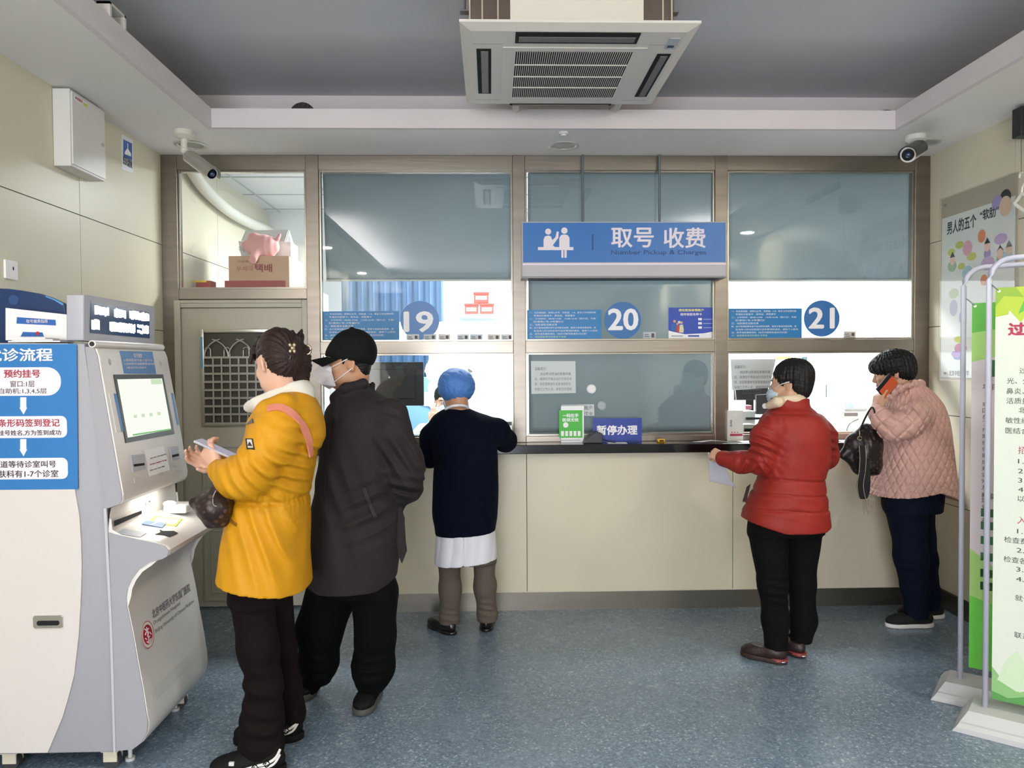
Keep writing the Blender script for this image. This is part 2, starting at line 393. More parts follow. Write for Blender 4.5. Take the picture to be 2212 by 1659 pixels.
# ---------------------------------------------------------------- door
DOORP = mat('door_paint', 'b9b4a4', .45, bump=.02, bscale=50)
dr = thing('door_1', (-1.6, 4.93, 0), kind='structure')
dz = FZ(648, 500); dx0, dx1 = PF[0][1], PF[1][0]
jz = FZ(664, 500); j0, j1 = FX(381, 800), FX(653, 800)
MB().box((dx0-.03, 4.905, 0), (j0, 4.975, dz), .003).box((j1, 4.905, 0), (dx1, 4.975, dz), .003).box((j0, 4.905, jz), (j1, 4.975, dz), .003)\
    .box((dx0-.03, 4.897, 0), (dx0+.008, 4.91, dz), .003).box((dx0+.008, 4.897, dz-.02), (j1, 4.91, dz), .003).build('door_frame', DOORP, dr)
dl = MB().box((j0+.003, 4.925, .012), (j1-.003, 4.965, jz-.004), .002)
def mould(mb, x0, z0, x1, z1, y=4.925, t=.018, h=.008):
    for a, b in (((x0, z0), (x0+t, z1)), ((x1-t, z0), (x1, z1)), ((x0+t, z0), (x1-t, z0+t)), ((x0+t, z1-t), (x1-t, z1))):
        mb.box((a[0], y-h, a[1]), (b[0], y+.002, b[1]), .003)
mould(dl, FX(428), FZ(1100), FX(612), FZ(955)); mould(dl, FX(445), FZ(1085), FX(595), FZ(972), 4.925, .01, .004)
mould(dl, FX(428), FZ(1290), FX(505), FZ(1122)); mould(dl, FX(515), FZ(1290), FX(612), FZ(1122)); mould(dl, FX(443), FZ(1274), FX(491), FZ(1138), 4.925, .01, .004)
dl.build('door_leaf', DOORP, dr)
gx0, gx1, gz0, gz1 = FX(430), FX(612), FZ(920, 500), FZ(711, 500)
MB().box((gx0+.01, 4.922, gz0+.01), (gx1-.01, 4.926, gz1-.01)).build('backing_panel', mat('grille_back', '4e4a42', .7), dr)
gm = mat('grille_steel', 'c4c0b8', .3, metal=.85)
mb = MB(); t = .022
for a, b in (((gx0, gz0), (gx0+t, gz1)), ((gx1-t, gz0), (gx1, gz1)), ((gx0+t, gz0), (gx1-t, gz0+t)), ((gx0+t, gz1-t), (gx1-t, gz1))):
    mb.box((a[0], 4.90, a[1]), (b[0], 4.924, b[1]), .003)
gzm = FZ(772, 500); nn = 7
for i in range(1, nn+2):
    x = gx0+t+(gx1-gx0-2*t)*i/(nn+2); mb.box((x-.005, 4.906, gz0+t), (x+.005, 4.912, gzm))
for i in range(9):
    z = gz0+t+(gzm-gz0-t)*i/8; mb.box((gx0+t, 4.900, z-.0065), (gx1-t, 4.906, z+.0065)) if i else None
for i in range(5):      # crossed gothic arches above, small hoops inside
    xa = gx0+t+(gx1-gx0-2*t)*(i-1)/3.2
    for s_ in (0, 1):
        pts = []
        for q in range(11):
            a = q/10*math.pi*.42
            r_ = .115; xx = r_*(1-math.cos(a)) if s_ == 0 else -r_*(1-math.cos(a)); pts.append((xa+xx*1.15, 4.908, min(gzm+r_*math.sin(a)*1.02, gz1-t)))
        pts = [p for p in pts if gx0+t < p[0] < gx1-t]
        if len(pts) > 2: mb.tube(pts, .0058, 8)
    xc = gx0+t+.02+(gx1-gx0-2*t)*i/4.0
    if xc+.02 < gx1-t: mb.tube([(xc-.018, 4.912, gzm)]+[(xc-.018*math.cos(a*math.pi/8), 4.912, gzm+.045+.018*math.sin(a*math.pi/8)) for a in range(9)]+[(xc+.018, 4.912, gzm)], .0042, 8)
g = mb.build('security_grille', gm, dr); autosmooth(g)
MB().box((gx0+.004, 4.897, FZ(790)), (gx0+.016, 4.8995, FZ(724))).build('protective_film', mat('blue_film', '5d9fc9', .4), dr)

# ================================================================== OFFICE behind the glass
OW = mat('office_white', 'e8e9e8', .7)
st('wall_office', MB().box((XL-.1, OY, 0), (XO+.1, OY+.1, 3.2)), OW)
st('wall_office_side', MB().box((XO, GY+.06, 0), (XO+.1, OY, 3.2)), OW)
st('wall_office_front', MB().box((XR+.12, GY, 0), (XO+.1, GY+.06, 3.2)), OW)
oc = thing('ceiling_office', (.4, 6.1, OZ), kind='structure')
MB().box((XL, GY+.06, OZ), (XO, OY, OZ+.05)).build('ceiling_tiles', mat('tile_white', 'e2e4e4', .7), oc)
mb = MB()
for i in range(11): mb.box((XL+.6*i+.1, GY+.06, OZ-.006), (XL+.6*i+.115, OY, OZ+.001))
for i in range(4): mb.box((XL, 5.3+.6*i, OZ-.0055), (XO, 5.315+.6*i, OZ+.001))
mb.build('ceiling_grid', mat('tee_grid', 'b8bcbc', .5), oc)
st('trim_4', MB().box((XL, GY+.03, ZC), (XR, GY+.06, OZ)), OW)

# ================================================================== KIOSK
KY0, KY1 = 2.93, 3.545
KW = mat('kiosk_white', 'dedad6', .30, spec=.5); KG = mat('kiosk_grey', '9d9ca3', .45); KS = mat('kiosk_side_white', 'd3ccc8', .42, bump=.015, bscale=250)
kp = lambda px, py: W(px, py, KY0)          # points of the near side plane
def yz(pts): return [kp(*p) for p in pts]
kiosk = thing('self_service_kiosk', (-1.7, 3.2, 0), 'tall white and grey self-service kiosk with lit touch screen on casters', 'kiosk')
DY = Vector((0, KY1-KY0, 0))
XB = XL+.02
rear = [Vector((XB, KY0, kp(249, 1625).z)), kp(249, 1625), kp(239, 1350), kp(228, 1097), kp(205, 910), kp(182, 742), Vector((XB, KY0, kp(182, 738).z))]
o = MB().prism(rear, DY, .006).build('cabinet_body', KG, kiosk); autosmooth(o)
seam = MB()
sp = bez([kp(184, 745), kp(207, 910), kp(231, 1097), kp(242, 1350), kp(252, 1623)], 5)
lowf = [(236.5, 1098), (233, 1121), (236.5, 1150), (262, 1155), (300, 1163), (338, 1171), (357.5, 1177), (367.6, 1187), (364, 1199), (354, 1207), (325, 1215), (303, 1230), (288, 1250), (279, 1270), (276, 1290), (277, 1310), (289, 1367), (300, 1430), (310.6, 1486), (319, 1540), (322, 1562), (320, 1580), (309, 1603), (289, 1618), (249, 1621.5), (240, 1350)]
o = MB().prism(yz(lowf), DY, .012).build('lower_cabinet', KW, kiosk); autosmooth(o, 40)
# grey side cheek set on the lower cabinet
SP = Plane((-1.6, KY0, 1.0), (1, 0, 0), (0, 0, 1))
cheek = [(x-(2 if x > 270 else 0), y+(2 if 1150 < y < 1200 else 0)) for x, y in lowf[2:]]
decal('side_cheek', SP, quad(SP, cheek), KG, kiosk, .0, .004)
decal('seam_strip', SP, quad(SP, [(226, 1097), (239, 1350), (247, 1624), (252, 1624), (244, 1350), (232, 1097)]), mat('kiosk_edge', 'bdbcc0', .4), kiosk, .0, .008)
# upper head with screen
headp = [(185, 749), (200, 750), (208, 753), (214, 768), (240, 915), (267, 1068), (267, 1079), (262, 1088), (232, 1099), (208, 915)]
o = MB().prism(yz(headp), DY, .008).build('screen_housing', KW, kiosk); autosmooth(o, 40)
decal('housing_cheek', SP, quad(SP, [(x-3 if x > 205 else x, y) for x, y in headp]), KG, kiosk, .0, .004)
# white door on the side with a curved edge
dc = [(164, 1060), (173, 1110), (177, 1168), (178.5, 1220), (177, 1277), (172, 1370), (162, 1457), (151, 1500), (137, 1548), (105, 1624)]
top = [(x, y) for x, y in [(160, 745), (160, 900)]]
x0 = SP.uv(0, 0)
a = [(XB+1.6, SP.uv(0, 742)[1]), (XB+1.6, SP.uv(0, 1624)[1])]
door = [a[0], a[1]] + [SP.uv(*p) for p in dc[::-1]] + [SP.uv(163, 900), SP.uv(150, 742)]
decal('side_door', SP, door[::-1], KS, kiosk, .001, .006)
hnd = MB().prism([SP.pt(u, v, .007) for u, v in rect_px(SP, 76, 1327, 139, 1355, .006)], SP.n*.006, .003).build('door_handle', CHROME, kiosk)
MB().prism([SP.pt(u, v, .013) for u, v in rect_px(SP, 84, 1338, 132, 1349, .008)], SP.n*.0012).build('handle_recess', DARK, hnd)
# blue poster on the side
BLUE = mat('poster_blue', '2d74b4', .35)
po = decal('flow_chart_poster', SP, [(XB+1.605, SP.uv(0, 1057)[1]), SP.uv(171, 1056), SP.uv(168, 743), (XB+1.605, SP.uv(0, 743)[1])], BLUE, kiosk, .007, .0015)
POP = mat('poster_pinkwhite', 'e9dfe6', .5); RED = mat('poster_red', 'a03040', .5); BLK = mat('ink_black', '25222a', .6)
L = SP.uv(-70, 0)[0]
def bub(y0, y1, x1, r): 
    b = SP.uv(x1, y0); c = SP.uv(0, y1); pts = rrect(L, c[1], b[0], b[1], r); decal('text_bubble', SP, pts, POP, po, .0085, .001)
bub(793, 855, 134, .05); bub(898, 946, 147, .022); bub(988, 1035, 149, .022)
for y0, y1, s in ((858, 895, 0), (948, 985, 0)):
    decal('arrow', SP, quad(SP, [(47, y0), (60, y0), (60, y0+22), (62, y0+22), (54, y1), (45, y0+22), (47, y0+22)][::-1]), POP, po, .0085, .001)
KT = dict(n0=.0098, th=.0006)
text_px('就诊流程', SP, -28, 752, 117, 781, POP, po, bold=.016, **KT)
text_px('预约挂号', SP, 12, 798, 90, 816, RED, po, bold=.015, **KT)
text_px('窗口:1层', SP, 26, 822, 78, 836, BLK, po, **KT)
text_px('自助机:1,3,4,5层', SP, 2, 838, 104, 851, BLK, po, **KT)
text_px('条形码签到登记', SP, 0, 904, 132, 922, RED, po, bold=.012, **KT)
text_px('挂号姓名,方为签到成功', SP, 0, 928, 135, 941, BLK, po, bold=.006, **KT)
text_px('楼道等待诊室叫号', SP, -13, 994, 124, 1010, BLK, po, bold=.006, **KT)
text_px('肤科有1-7个诊室', SP, 0, 1014, 129, 1031, BLK, po, bold=.006, **KT)
# header box with LED display
hx = yz([(181, 636), (181, 736)])
hb = [Vector((kp(142, 636).x, KY0, kp(142, 636).z)), kp(181, 636), kp(181, 736), Vector((kp(142, 736).x, KY0, kp(142, 736).z))]
o = MB().prism(hb, DY, .008).build('display_header', mat('header_grey', 'a9a9b2', .4), kiosk); autosmooth(o)
HP = Plane((kp(181, 690).x, KY0, 1.7), (0, 1, 0), (0, 0, 1))
dq = quad(HP, [(195, 653), (321, 674), (322, 731), (194, 719)])
scr = decal('led_display', HP, dq[::-1], mat('led_panel', '243a66', .15), kiosk, .001, .002)
LED = emat('led_glow', 'ffffff', 5.5)
rnd = random.Random(3)
rows = [(0.60, .93, [(.05, .28), (.36, .56), (.62, .99)]), (.10, .46, [(.0, .12), (.28, .72), (.76, .98)])]
u0, u1 = dq[0][0], dq[1][0]; v0, v1 = dq[3][1], dq[0][1]
for ra, rb, segs in rows:
    for sa, sb in segs:
        k = sa; mbl = MB()
        while k < sb-.01:
            wd = rnd.uniform(.014, .03); ua, ub = u0+(u1-u0)*k, u0+(u1-u0)*min(k+wd, sb)
            va = v0+(v1-v0)*(ra+rnd.uniform(0, .05)); vb = v0+(v1-v0)*(rb-rnd.uniform(0, .05))
            if sa == .76 and k < .84:
                mid = (va+vb)/2; mbl.prism([HP.pt(*p, .0032) for p in ((ua, va), (ub, va), (ub, va+.012), (ua, va+.012))], HP.n*.0006)
                mbl.prism([HP.pt(*p, .0032) for p in ((ua, vb-.012), (ub, vb-.012), (ub, vb), (ua, vb))], HP.n*.0006)
            else: mbl.prism([HP.pt(*p, .0032) for p in ((ua, va), (ub, va), (ub, vb), (ua, vb))], HP.n*.0006)
            k += wd
        mbl.build('led_character', LED, scr)

MB().cyl(kp(203, 743)+Vector((-.005, -.004, 0)), kp(203, 743)+Vector((-.005, .605, 0)), .014).build('roller_canopy', KW, kiosk, smooth=False)
MB().cyl(kp(203, 743)+Vector((-.005, -.007, 0)), kp(203, 743)+Vector((-.005, -.003, 0)), .009).build('roller_cap', BLACKP, kiosk)
# front face plane of the head
A, B_ = kp(211, 756), kp(267, 1070)
FP = Plane((A+B_)/2, (0, 1, 0), A-B_)
S = dict(n0=.001, th=.002)
def fq(name, pts, m, par=kiosk, n0=.001, th=.002): return decal(name, FP, quad(FP, pts)[::-1], m, par, n0, th)
ts = fq('touch_screen', [(243.5, 809.5), (350, 809), (375, 938), (270, 957.5)], BLACKP, n0=.001, th=.004)
fq('lit_display', [(250, 820), (347, 818), (367, 928), (273, 946)], emat('screen_glow', 'f8fff0', .60), ts, .0055, .0006)
LG = mat('screen_green', 'b9d4b0', .5); LY = emat('screen_mint', 'd6e8c8', .55)
fq('status_bar', [(283, 938.5), (366, 926), (366.6, 929), (284, 942)], emat('screen_bar', '8fce8a', .5), ts, .0062, .0005)
for i in range(4): 
    xx = 285+i*17; yy = 897-i*2
    fq('menu_icon', [(xx, yy), (xx+7, yy-1), (xx+8, yy+6), (xx+1, yy+7)], LY, ts, .0062, .0004)
fq('title_bar', [(322, 819), (345, 819), (347, 830), (324, 831)], LY, ts, .0062, .0004)
bs = fq('blue_instruction_sticker', [(258, 758), (328, 760), (336, 808), (267, 807)], BLUE)
tw = dict(n0=.0035, th=.0005)
text_px('取号缴费', FP, 288, 764, 304, 773, POP, bs, **tw)
for i, (a_, b_, ln) in enumerate(((266, 326, '1.请将医保卡放入读卡口'), (266, 331, '2.选择取号或缴费等待打印'), (271, 314, '3.取走凭条及医保卡'))):
    text_px(ln, FP, a_, 776+i*8, b_, 781+i*8, POP, bs, **tw)
for nm, p, in (('left', [(234, 850), (250, 851), (268, 931), (250, 934)]), ('right', [(361, 849), (372, 849), (385, 918), (374, 919)])):
    q = fq('side_sticker', p, PAPER)
    (a1, b1), (a2, b2), (a3, b3), (a4, b4) = p
    m_ = .58
    fq('sticker_stripe', [(a1+(a2-a1)*m_, b1), (a2, b2), (a3, b3), (a4+(a3-a4)*m_, b4)], BLUE, q, .0035, .0005)
for x, y in ((236, 782), (346, 786)):
    u, v = FP.uv(x, y); decal('speaker_dot', FP, disc_uv(u, v, .011, ry=.013), mat('dot_grey', 'c3c1c1', .5), kiosk)
for p in ([(280, 984), (308, 981), (312, 1014), (284, 1020)], [(364, 966), (381, 964), (386, 992), (369, 996)]):
    q = fq('card_reader', p, mat('reader_grey', 'a9aab0', .4), n0=.001, th=.006); c = p
    cx, cy = sum(a[0] for a in c)/4, sum(a[1] for a in c)/4; hw = (c[1][0]-c[0][0])*.40
    fq('card_slot', [(cx-hw, cy+4), (cx+hw, cy+1), (cx+hw+1, cy+6), (cx-hw+1, cy+9)], DARK, q, .0075, .001)
pn = fq('taped_paper_notice', [(310, 973), (352, 963), (366, 1015), (322, 1029)], mat('white_tape', 'f0efee', .35))
for i, tx in enumerate(('取号/交费机', '医保卡请插入左侧', '取号/交费')):
    text_px(tx, FP, 322, 982+i*13, 358-(4 if i == 2 else 0), 990+i*13, BLK if i != 1 else RED, pn, bold=.01, n0=.0036, th=.0005)
for p in ([(288, 1034), (313, 1029), (315, 1038), (290, 1044)], [(340, 1022), (350, 1020), (352, 1026), (342, 1028)], [(373, 1010), (386, 1008), (388, 1016), (375, 1018)]):
    fq('small_label', p, mat('label_grey', 'cfcdcb', .5))
# recess slot, its lamp and the ledge things
RP = Plane(kp(233.6, 1125)+Vector((.008, 0, 0)), (0, 1, 0), (0, 0, 1))
decal('wide_card_slot', RP, quad(RP, [(243, 1125), (302, 1103), (302, 1110), (243, 1137)])[::-1], DARK, kiosk, .006, .002)
text_px('票据出口', RP, 272, 1099, 290, 1106, BLK, kiosk, n0=.008, th=.0005)
lk = RP.hit(317, 1086); MB().cyl(lk, lk+Vector((.012, 0, 0)), .009).build('lock', CHROME, kiosk)
area('kiosk_reading_lamp', (-1.385, 3.22, kp(262, 1088).z-.004), .10, .45, (1, .97, .88))
LP = Plane(kp(300, 1163), (0, 1, 0), kp(236.5, 1150)-kp(357.5, 1177))
def lq(name, pts, m, par=kiosk, n0=.0125, th=.0015):
    return decal(name, LP, quad(LP, pts)[::-1], m, par, n0, th)
LP = Plane(kp(300, 1163)+Vector((0, 0, 0)), (0, 1, 0), kp(236.5, 1150)-kp(357.5, 1177))
if LP.n.z < 0: LP.n = -LP.n
def lq(name, pts, m, par=kiosk, n0=.001, th=.0015): return decal(name, LP, quad(LP, pts), m, par, n0, th)
fr = lq('scan_window_frame', [(335, 1116), (394, 1122), (380, 1138), (318, 1128)], mat('yellow_edge', 'd6d65a', .4))
lq('scan_window', [(339, 1119), (388, 1124), (376, 1135), (330, 1127)], emat('scan_glow', 'ffffff', .7), fr, .003, .0008)
lq('blue_label', [(316, 1126), (360, 1131), (350, 1141), (305, 1133)], mat('label_blue', '6d86c8', .4), n0=.002)
text_px('请扫码', LP, 322, 1129, 345, 1136, POP, kiosk, n0=.004, th=.0004)
lq('ledge_sticker', [(268, 1143), (317, 1152), (303, 1161), (252, 1152)], mat('sticker_grey', 'b4bac6', .4))
lq('black_tape_patch', [(345, 1145), (352, 1148), (375, 1148), (384, 1152), (378, 1156), (366, 1161), (354, 1157), (335, 1155), (346, 1151)], DARK)
# hospital logo and lettering on the sloping front
LF = Plane(kp(295, 1400), (0, 1, 0), kp(280, 1330)-kp(318, 1540))
if LF.n.x < 0: LF.n = -LF.n
cu, cv = LF.uv(318, 1371)
lo = decal('hospital_emblem', LF, disc_uv(cu, cv, .052), mat('emblem_rim', 'e6dcd8', .4), kiosk, .001, .001)
EMR = mat('emblem_red', 'b01824', .4)
decal('emblem_ring', LF, disc_uv(cu, cv, .050)+disc_uv(cu, cv, .0475)[::-1][:0], EMR, lo, .0022, .0004) if 0 else None
mbr = MB()
for k in range(40):
    a, b = 2*math.pi*k/40, 2*math.pi*(k+1)/40
    mbr.prism([LF.pt(cu+r*math.cos(t_), cv+r*math.sin(t_), .0022) for r, t_ in ((.052, a), (.052, b), (.0495, b), (.0495, a))], LF.n*.0005)
mbr.build('emblem_ring', EMR, lo)
decal('emblem_core', LF, disc_uv(cu, cv, .038), EMR, lo, .0022, .0005)
mbr = MB()
for pts in ([(-.018, .028), (-.004, .018), (.014, .02)], [(-.022, .006), (-.006, .014), (.008, .006), (-.008, -.004), (.012, -.012)], [(-.002, .03), (0, -.02), (-.012, -.026)], [(-.018, -.022), (0, -.034), (.018, -.022)], [(-.026, -.006), (-.016, -.014)], [(.016, .004), (.026, -.008)]):
    mbr.tube([LF.pt(cu+a, cv+b, .003) for a, b in bez([(p[0], p[1], 0) for p in pts], 4) and [(q.x, q.y) for q in bez([(p[0], p[1], 0) for p in pts], 4)]], .0022, 6)
mbr.build('emblem_glyph', POP, lo)
GREY = mat('ink_grey', '5d5e60', .6)
def textuv(body, pl, cu, cv, wdt, hgt, m, par, **k): return text(body, pl, (cu, cv, cu+wdt, cv+hgt), m, par, **k)
textuv('北京中医药大学东直门医院', LF, cu+.066, cv+.040, .385, .036, GREY, kiosk, n0=.001, th=.0006)
textuv('Dongzhimen Hospital', LF, cu+.066, cv+.012, .26, .020, mat('ink_lightgrey', '8b8c8c', .6), kiosk, n0=.001, th=.0006)
textuv('Beijing University of Chinese Medicine', LF, cu+.066, cv-.022, .40, .020, mat('ink_lightgrey', '8b8c8c', .6), kiosk, n0=.001, th=.0006)
lp_ = quad(LF, [(327, 1470), (425, 1384), (431, 1415), (333, 1512)])
decal('paper_hatch', LF, [(lp_[0][0], lp_[3][1]), (lp_[1][0]-.02, lp_[3][1]), (lp_[1][0]-.02, lp_[0][1]-.03), (lp_[0][0], lp_[0][1]-.03)], mat('hatch_white', 'd2d0cc', .35), kiosk, .0008, .0012)
# casters
def caster(x, y, parent):
    c = thing('caster', (0, 0, 0)); 
    o = MB().cyl((x, y-.012, .033), (x, y+.012, .033), .033, seg=28).build('wheel', mat('caster_rubber', '3a3a3c', .6), None)
    b = MB().box((x-.022, y-.026, .03), (x+.03, y-.018, .075), .002).box((x-.022, y+.018, .03), (x+.03, y+.026, .075), .002).box((x-.03, y-.028, .068), (x+.035, y+.028, .08), .002).build('fork', mat('caster_cream', 'cfc8b4', .5), None)
    bpy.data.objects.remove(c)
    for q, nm in ((o, 'caster'), (b, 'caster_fork')):
        q.name = nm; q.location = Vector(q.location)-wloc(parent); q.parent = parent
for x, y in ((kp(228, 1640).x, KY0+.05), (kp(8, 1640).x, KY0+.05), (kp(228, 0).x, KY1-.06), (-1.9, KY1-.06)):
    caster(x, y, kiosk)
for x, y in ((-1.43, KY0+.10), (-1.43, KY1-.08)):
    MB().cyl((x, y, 0), (x, y, .012), .018).cyl((x, y, .012), (x, y, .09), .008).build('levelling_foot', mat('foot_white', 'c9c9c9', .4), kiosk)
# things on the kiosk top
top_z = kp(182, 738).z
PT = Plane((-1.75, KY0+.08, top_z), (1, 0, 0), (0, 0, 1))
for i, (dx, rz) in enumerate(((0, 0), (.012, 2), (-.008, -3))):
    a_ = WY = W(25, 0, KY0+.12).x+dx; b_ = W(142, 0, KY0+.12).x-.01
    o = MB().box((a_, KY0+.05+i*.004, top_z+.0005+i*.006), (b_-.03*i, KY0+.155, top_z+.0055+i*.006)).build('paper_stack', PAPER)
    tag(o, ('bottom ream of white sheets on the kiosk top', 'middle sheaf of white sheets on the kiosk top', 'topmost sheaf of white sheets on the kiosk top')[i], 'paper', 'paper sheaves on the kiosk top')
# folded white leaflet standing behind the papers
Y2 = KY0+.17
l2 = Plane((0, Y2, 1.7), (1, 0, 0), (0, 0, 1))
lf = thing('notice_board', (W(80, 720, Y2).x, Y2, top_z+.001), 'white notice sheet with a blue heading strip propped on the kiosk top', 'notice')
MB().prism([W(12, 665, Y2), W(12, 735, Y2)*1, W(150, 735, Y2), W(150, 680, Y2)], (0, .012, 0)).build('sheet', PAPER, lf)
decal('heading_strip', l2, quad(l2, [(36, 699), (121, 703), (120, 691), (37, 685)]), mat('strip_blue', '2b62ae', .4), lf)
text_px('取号缴费指南', l2, 58, 690, 104, 698, POP, lf, n0=.003)
decal('arch_print', l2, quad(l2, [(45, 727), (95, 727), (92, 718), (50, 717)]), mat('strip_blue', '2b62ae', .4), lf)
u, v = l2.uv(82, 720); decal('red_mark', l2, disc_uv(u, v, .007), mat('poster_red2', 'b8222c', .5), lf, .003)
# dark blue curved-top board standing on the kiosk top against the wall
Y3 = 3.17
bp_ = [Vector((XL+.006, Y3, W(0, 621, Y3).z))]+[W(x, y, Y3) for x, y in ((20, 624), (50, 628), (85, 634), (112, 643), (138, 655))]+[Vector((W(138, 0, Y3).x, Y3, top_z+.001)), Vector((XL+.006, Y3, top_z+.001))]
nb = thing('display_board', (-1.9, Y3, top_z), 'dark blue curved-top display board standing on the kiosk top', 'board')
MB().prism(bp_, (0, .02, 0), .003).build('board_panel', mat('navy_board', '1c3763', .35), nb)
l3 = Plane((0, Y3, 1.7), (1, 0, 0), (0, 0, 1))
decal('edge_highlight', l3, quad(l3, [(98, 641), (118, 649), (136, 660), (137, 655.5), (118, 646), (100, 639)]), mat('highlight_blue', '5b9bd0', .3), nb)  # highlight on the board's curved edge, painted as a pale blue stripe
decal('pale_spots', l3, disc_uv(*l3.uv(30, 648), .02, 20), mat('board_spot', '2c4a7c', .4), nb)

# tissue packet and receipt on the ledge
lz = LP.hit(400, 1095)
tp = WZ(400, 1105, LP.hit(400, 1105).z)
tb = thing('tissue_pack', tp, 'white tissue packet lying at the far end of the kiosk ledge', 'tissue pack')
c0 = LP.hit(378, 1108); c1 = LP.hit(418, 1110)
mb = MB(); cc = (c0+c1)/2+Vector((-.02, 0, .027)); mb.box((cc.x-.05, cc.y-.055, cc.z-.018), (cc.x+.05, cc.y+.055, cc.z+.018), .008); mb.build('packet', mat('packet_white', 'dcdad6', .4), tb)
g = MB().sph((cc.x-.03, cc.y-.03, cc.z+.022), (.030, .022, .014), 14).build('pulled_tissue', mat('tissue_white', 'efece6', .8, bump=.6, bscale=40), tb, smooth=True)

# ================================================================== WALL THINGS, LEFT
def wall_pl(X, s): return Plane((X, 4, 2), (0, 1 if s < 0 else -1, 0), (0, 0, 1))
LWP = wall_pl(XL, -1)
cb = thing('control_box', (XL+.06, 3.5, 2.4), 'white metal control box with a lock high on the left wall', 'electrical box')
# front face seen: px 152..225 (face), side px 114..152
ya = WX(114, 300, XL).y; xf = W(152, 300, ya).x
yb = WX(225, 300, xf).y
zt_, zb_ = W(114, 190, ya).z, W(114, 358, ya).z
MB().box((XL+.001, ya, zb_), (xf, yb, zt_), .004).build('cabinet', mat('box_white', 'dedcd9', .35), cb)
BP = Plane((xf, ya, 2.4), (0, 1, 0), (0, 0, 1))
d_ = MB().prism([BP.pt(u, v, 0) for u, v in rrect(.012, BP.uv(152, 0)[1]*0+zb_-2.4+.012, yb-ya-.004, zt_-2.4-.01, .004)], BP.n*.006, .001).build('cabinet_door', mat('box_white', 'dedcd9', .35), cb)
kk = BP.hit(218, 313); MB().cyl(kk+Vector((.005, 0, 0)), kk+Vector((.014, 0, 0)), .009).build('lock', CHROME, d_)
lb = decal('maker_label', BP, [(.03, zt_-2.4-.045), (.15, zt_-2.4-.045), (.15, zt_-2.4-.018), (.03, zt_-2.4-.018)], PAPER, d_, .0062, .0008)
text('BOSCH', BP, (.055, zt_-2.4-.038, .10, zt_-2.4-.024), mat('poster_red2', 'b8222c', .5), lb, n0=.0072, th=.0004, bold=.02)
decal('label_dot', BP, disc_uv(.044, zt_-2.4-.031, .006), GREY, lb, .0072, .0004)
decal('yellow_stripe', BP, [(.11, zt_-2.4-.044), (.148, zt_-2.4-.044), (.148, zt_-2.4-.030), (.11, zt_-2.4-.030)], mat('label_yellow', 'cfc84a', .4), lb, .0072, .0004)
# camera notice
cs = decal('surveillance_notice', LWP, quad(LWP, [(262, 366), (287, 375), (286, 303), (261, 289)]), mat('notice_white', 'e8eaf0', .3), None, .0005, .002)
tag(cs, 'white and blue camera notice beside the white metal box', 'sign')
q = decal('blue_field', LWP, quad(LWP, [(265, 340), (284, 346), (284, 310), (265, 301)]), mat('notice_blue', '3c62ad', .3), cs, .003, .0006)
decal('camera_pictogram', LWP, quad(LWP, [(268, 328), (274, 320), (281, 331), (282, 338), (268, 333)]), PRINTW, q, .004, .0005)
decal('pictogram_pole', LWP, quad(LWP, [(273.5, 322), (275, 322), (275, 310), (273.5, 309)]), PRINTW, q, .004, .0005)
text_px('您已进入监控区域', LWP, 265, 347, 284, 354, BLK, cs, n0=.003)
# switch plate
sw = thing('key_switch_plate', WX(21, 600, XL), 'small square white switch plate on the left wall', 'switch')
MB().prism([LWP.pt(u, v, 0) for u, v in rrect(LWP.uv(8, 580)[0], LWP.uv(8, 601)[1], LWP.uv(34, 580)[0], LWP.uv(8, 560)[1], .004)], LWP.n*.009, .002).build('plate', PRINTW, sw)
u, v = LWP.uv(24, 580); decal('key_slot', LWP, disc_uv(u, v, .004, ry=.008), DARK, sw, .0092, .0008)

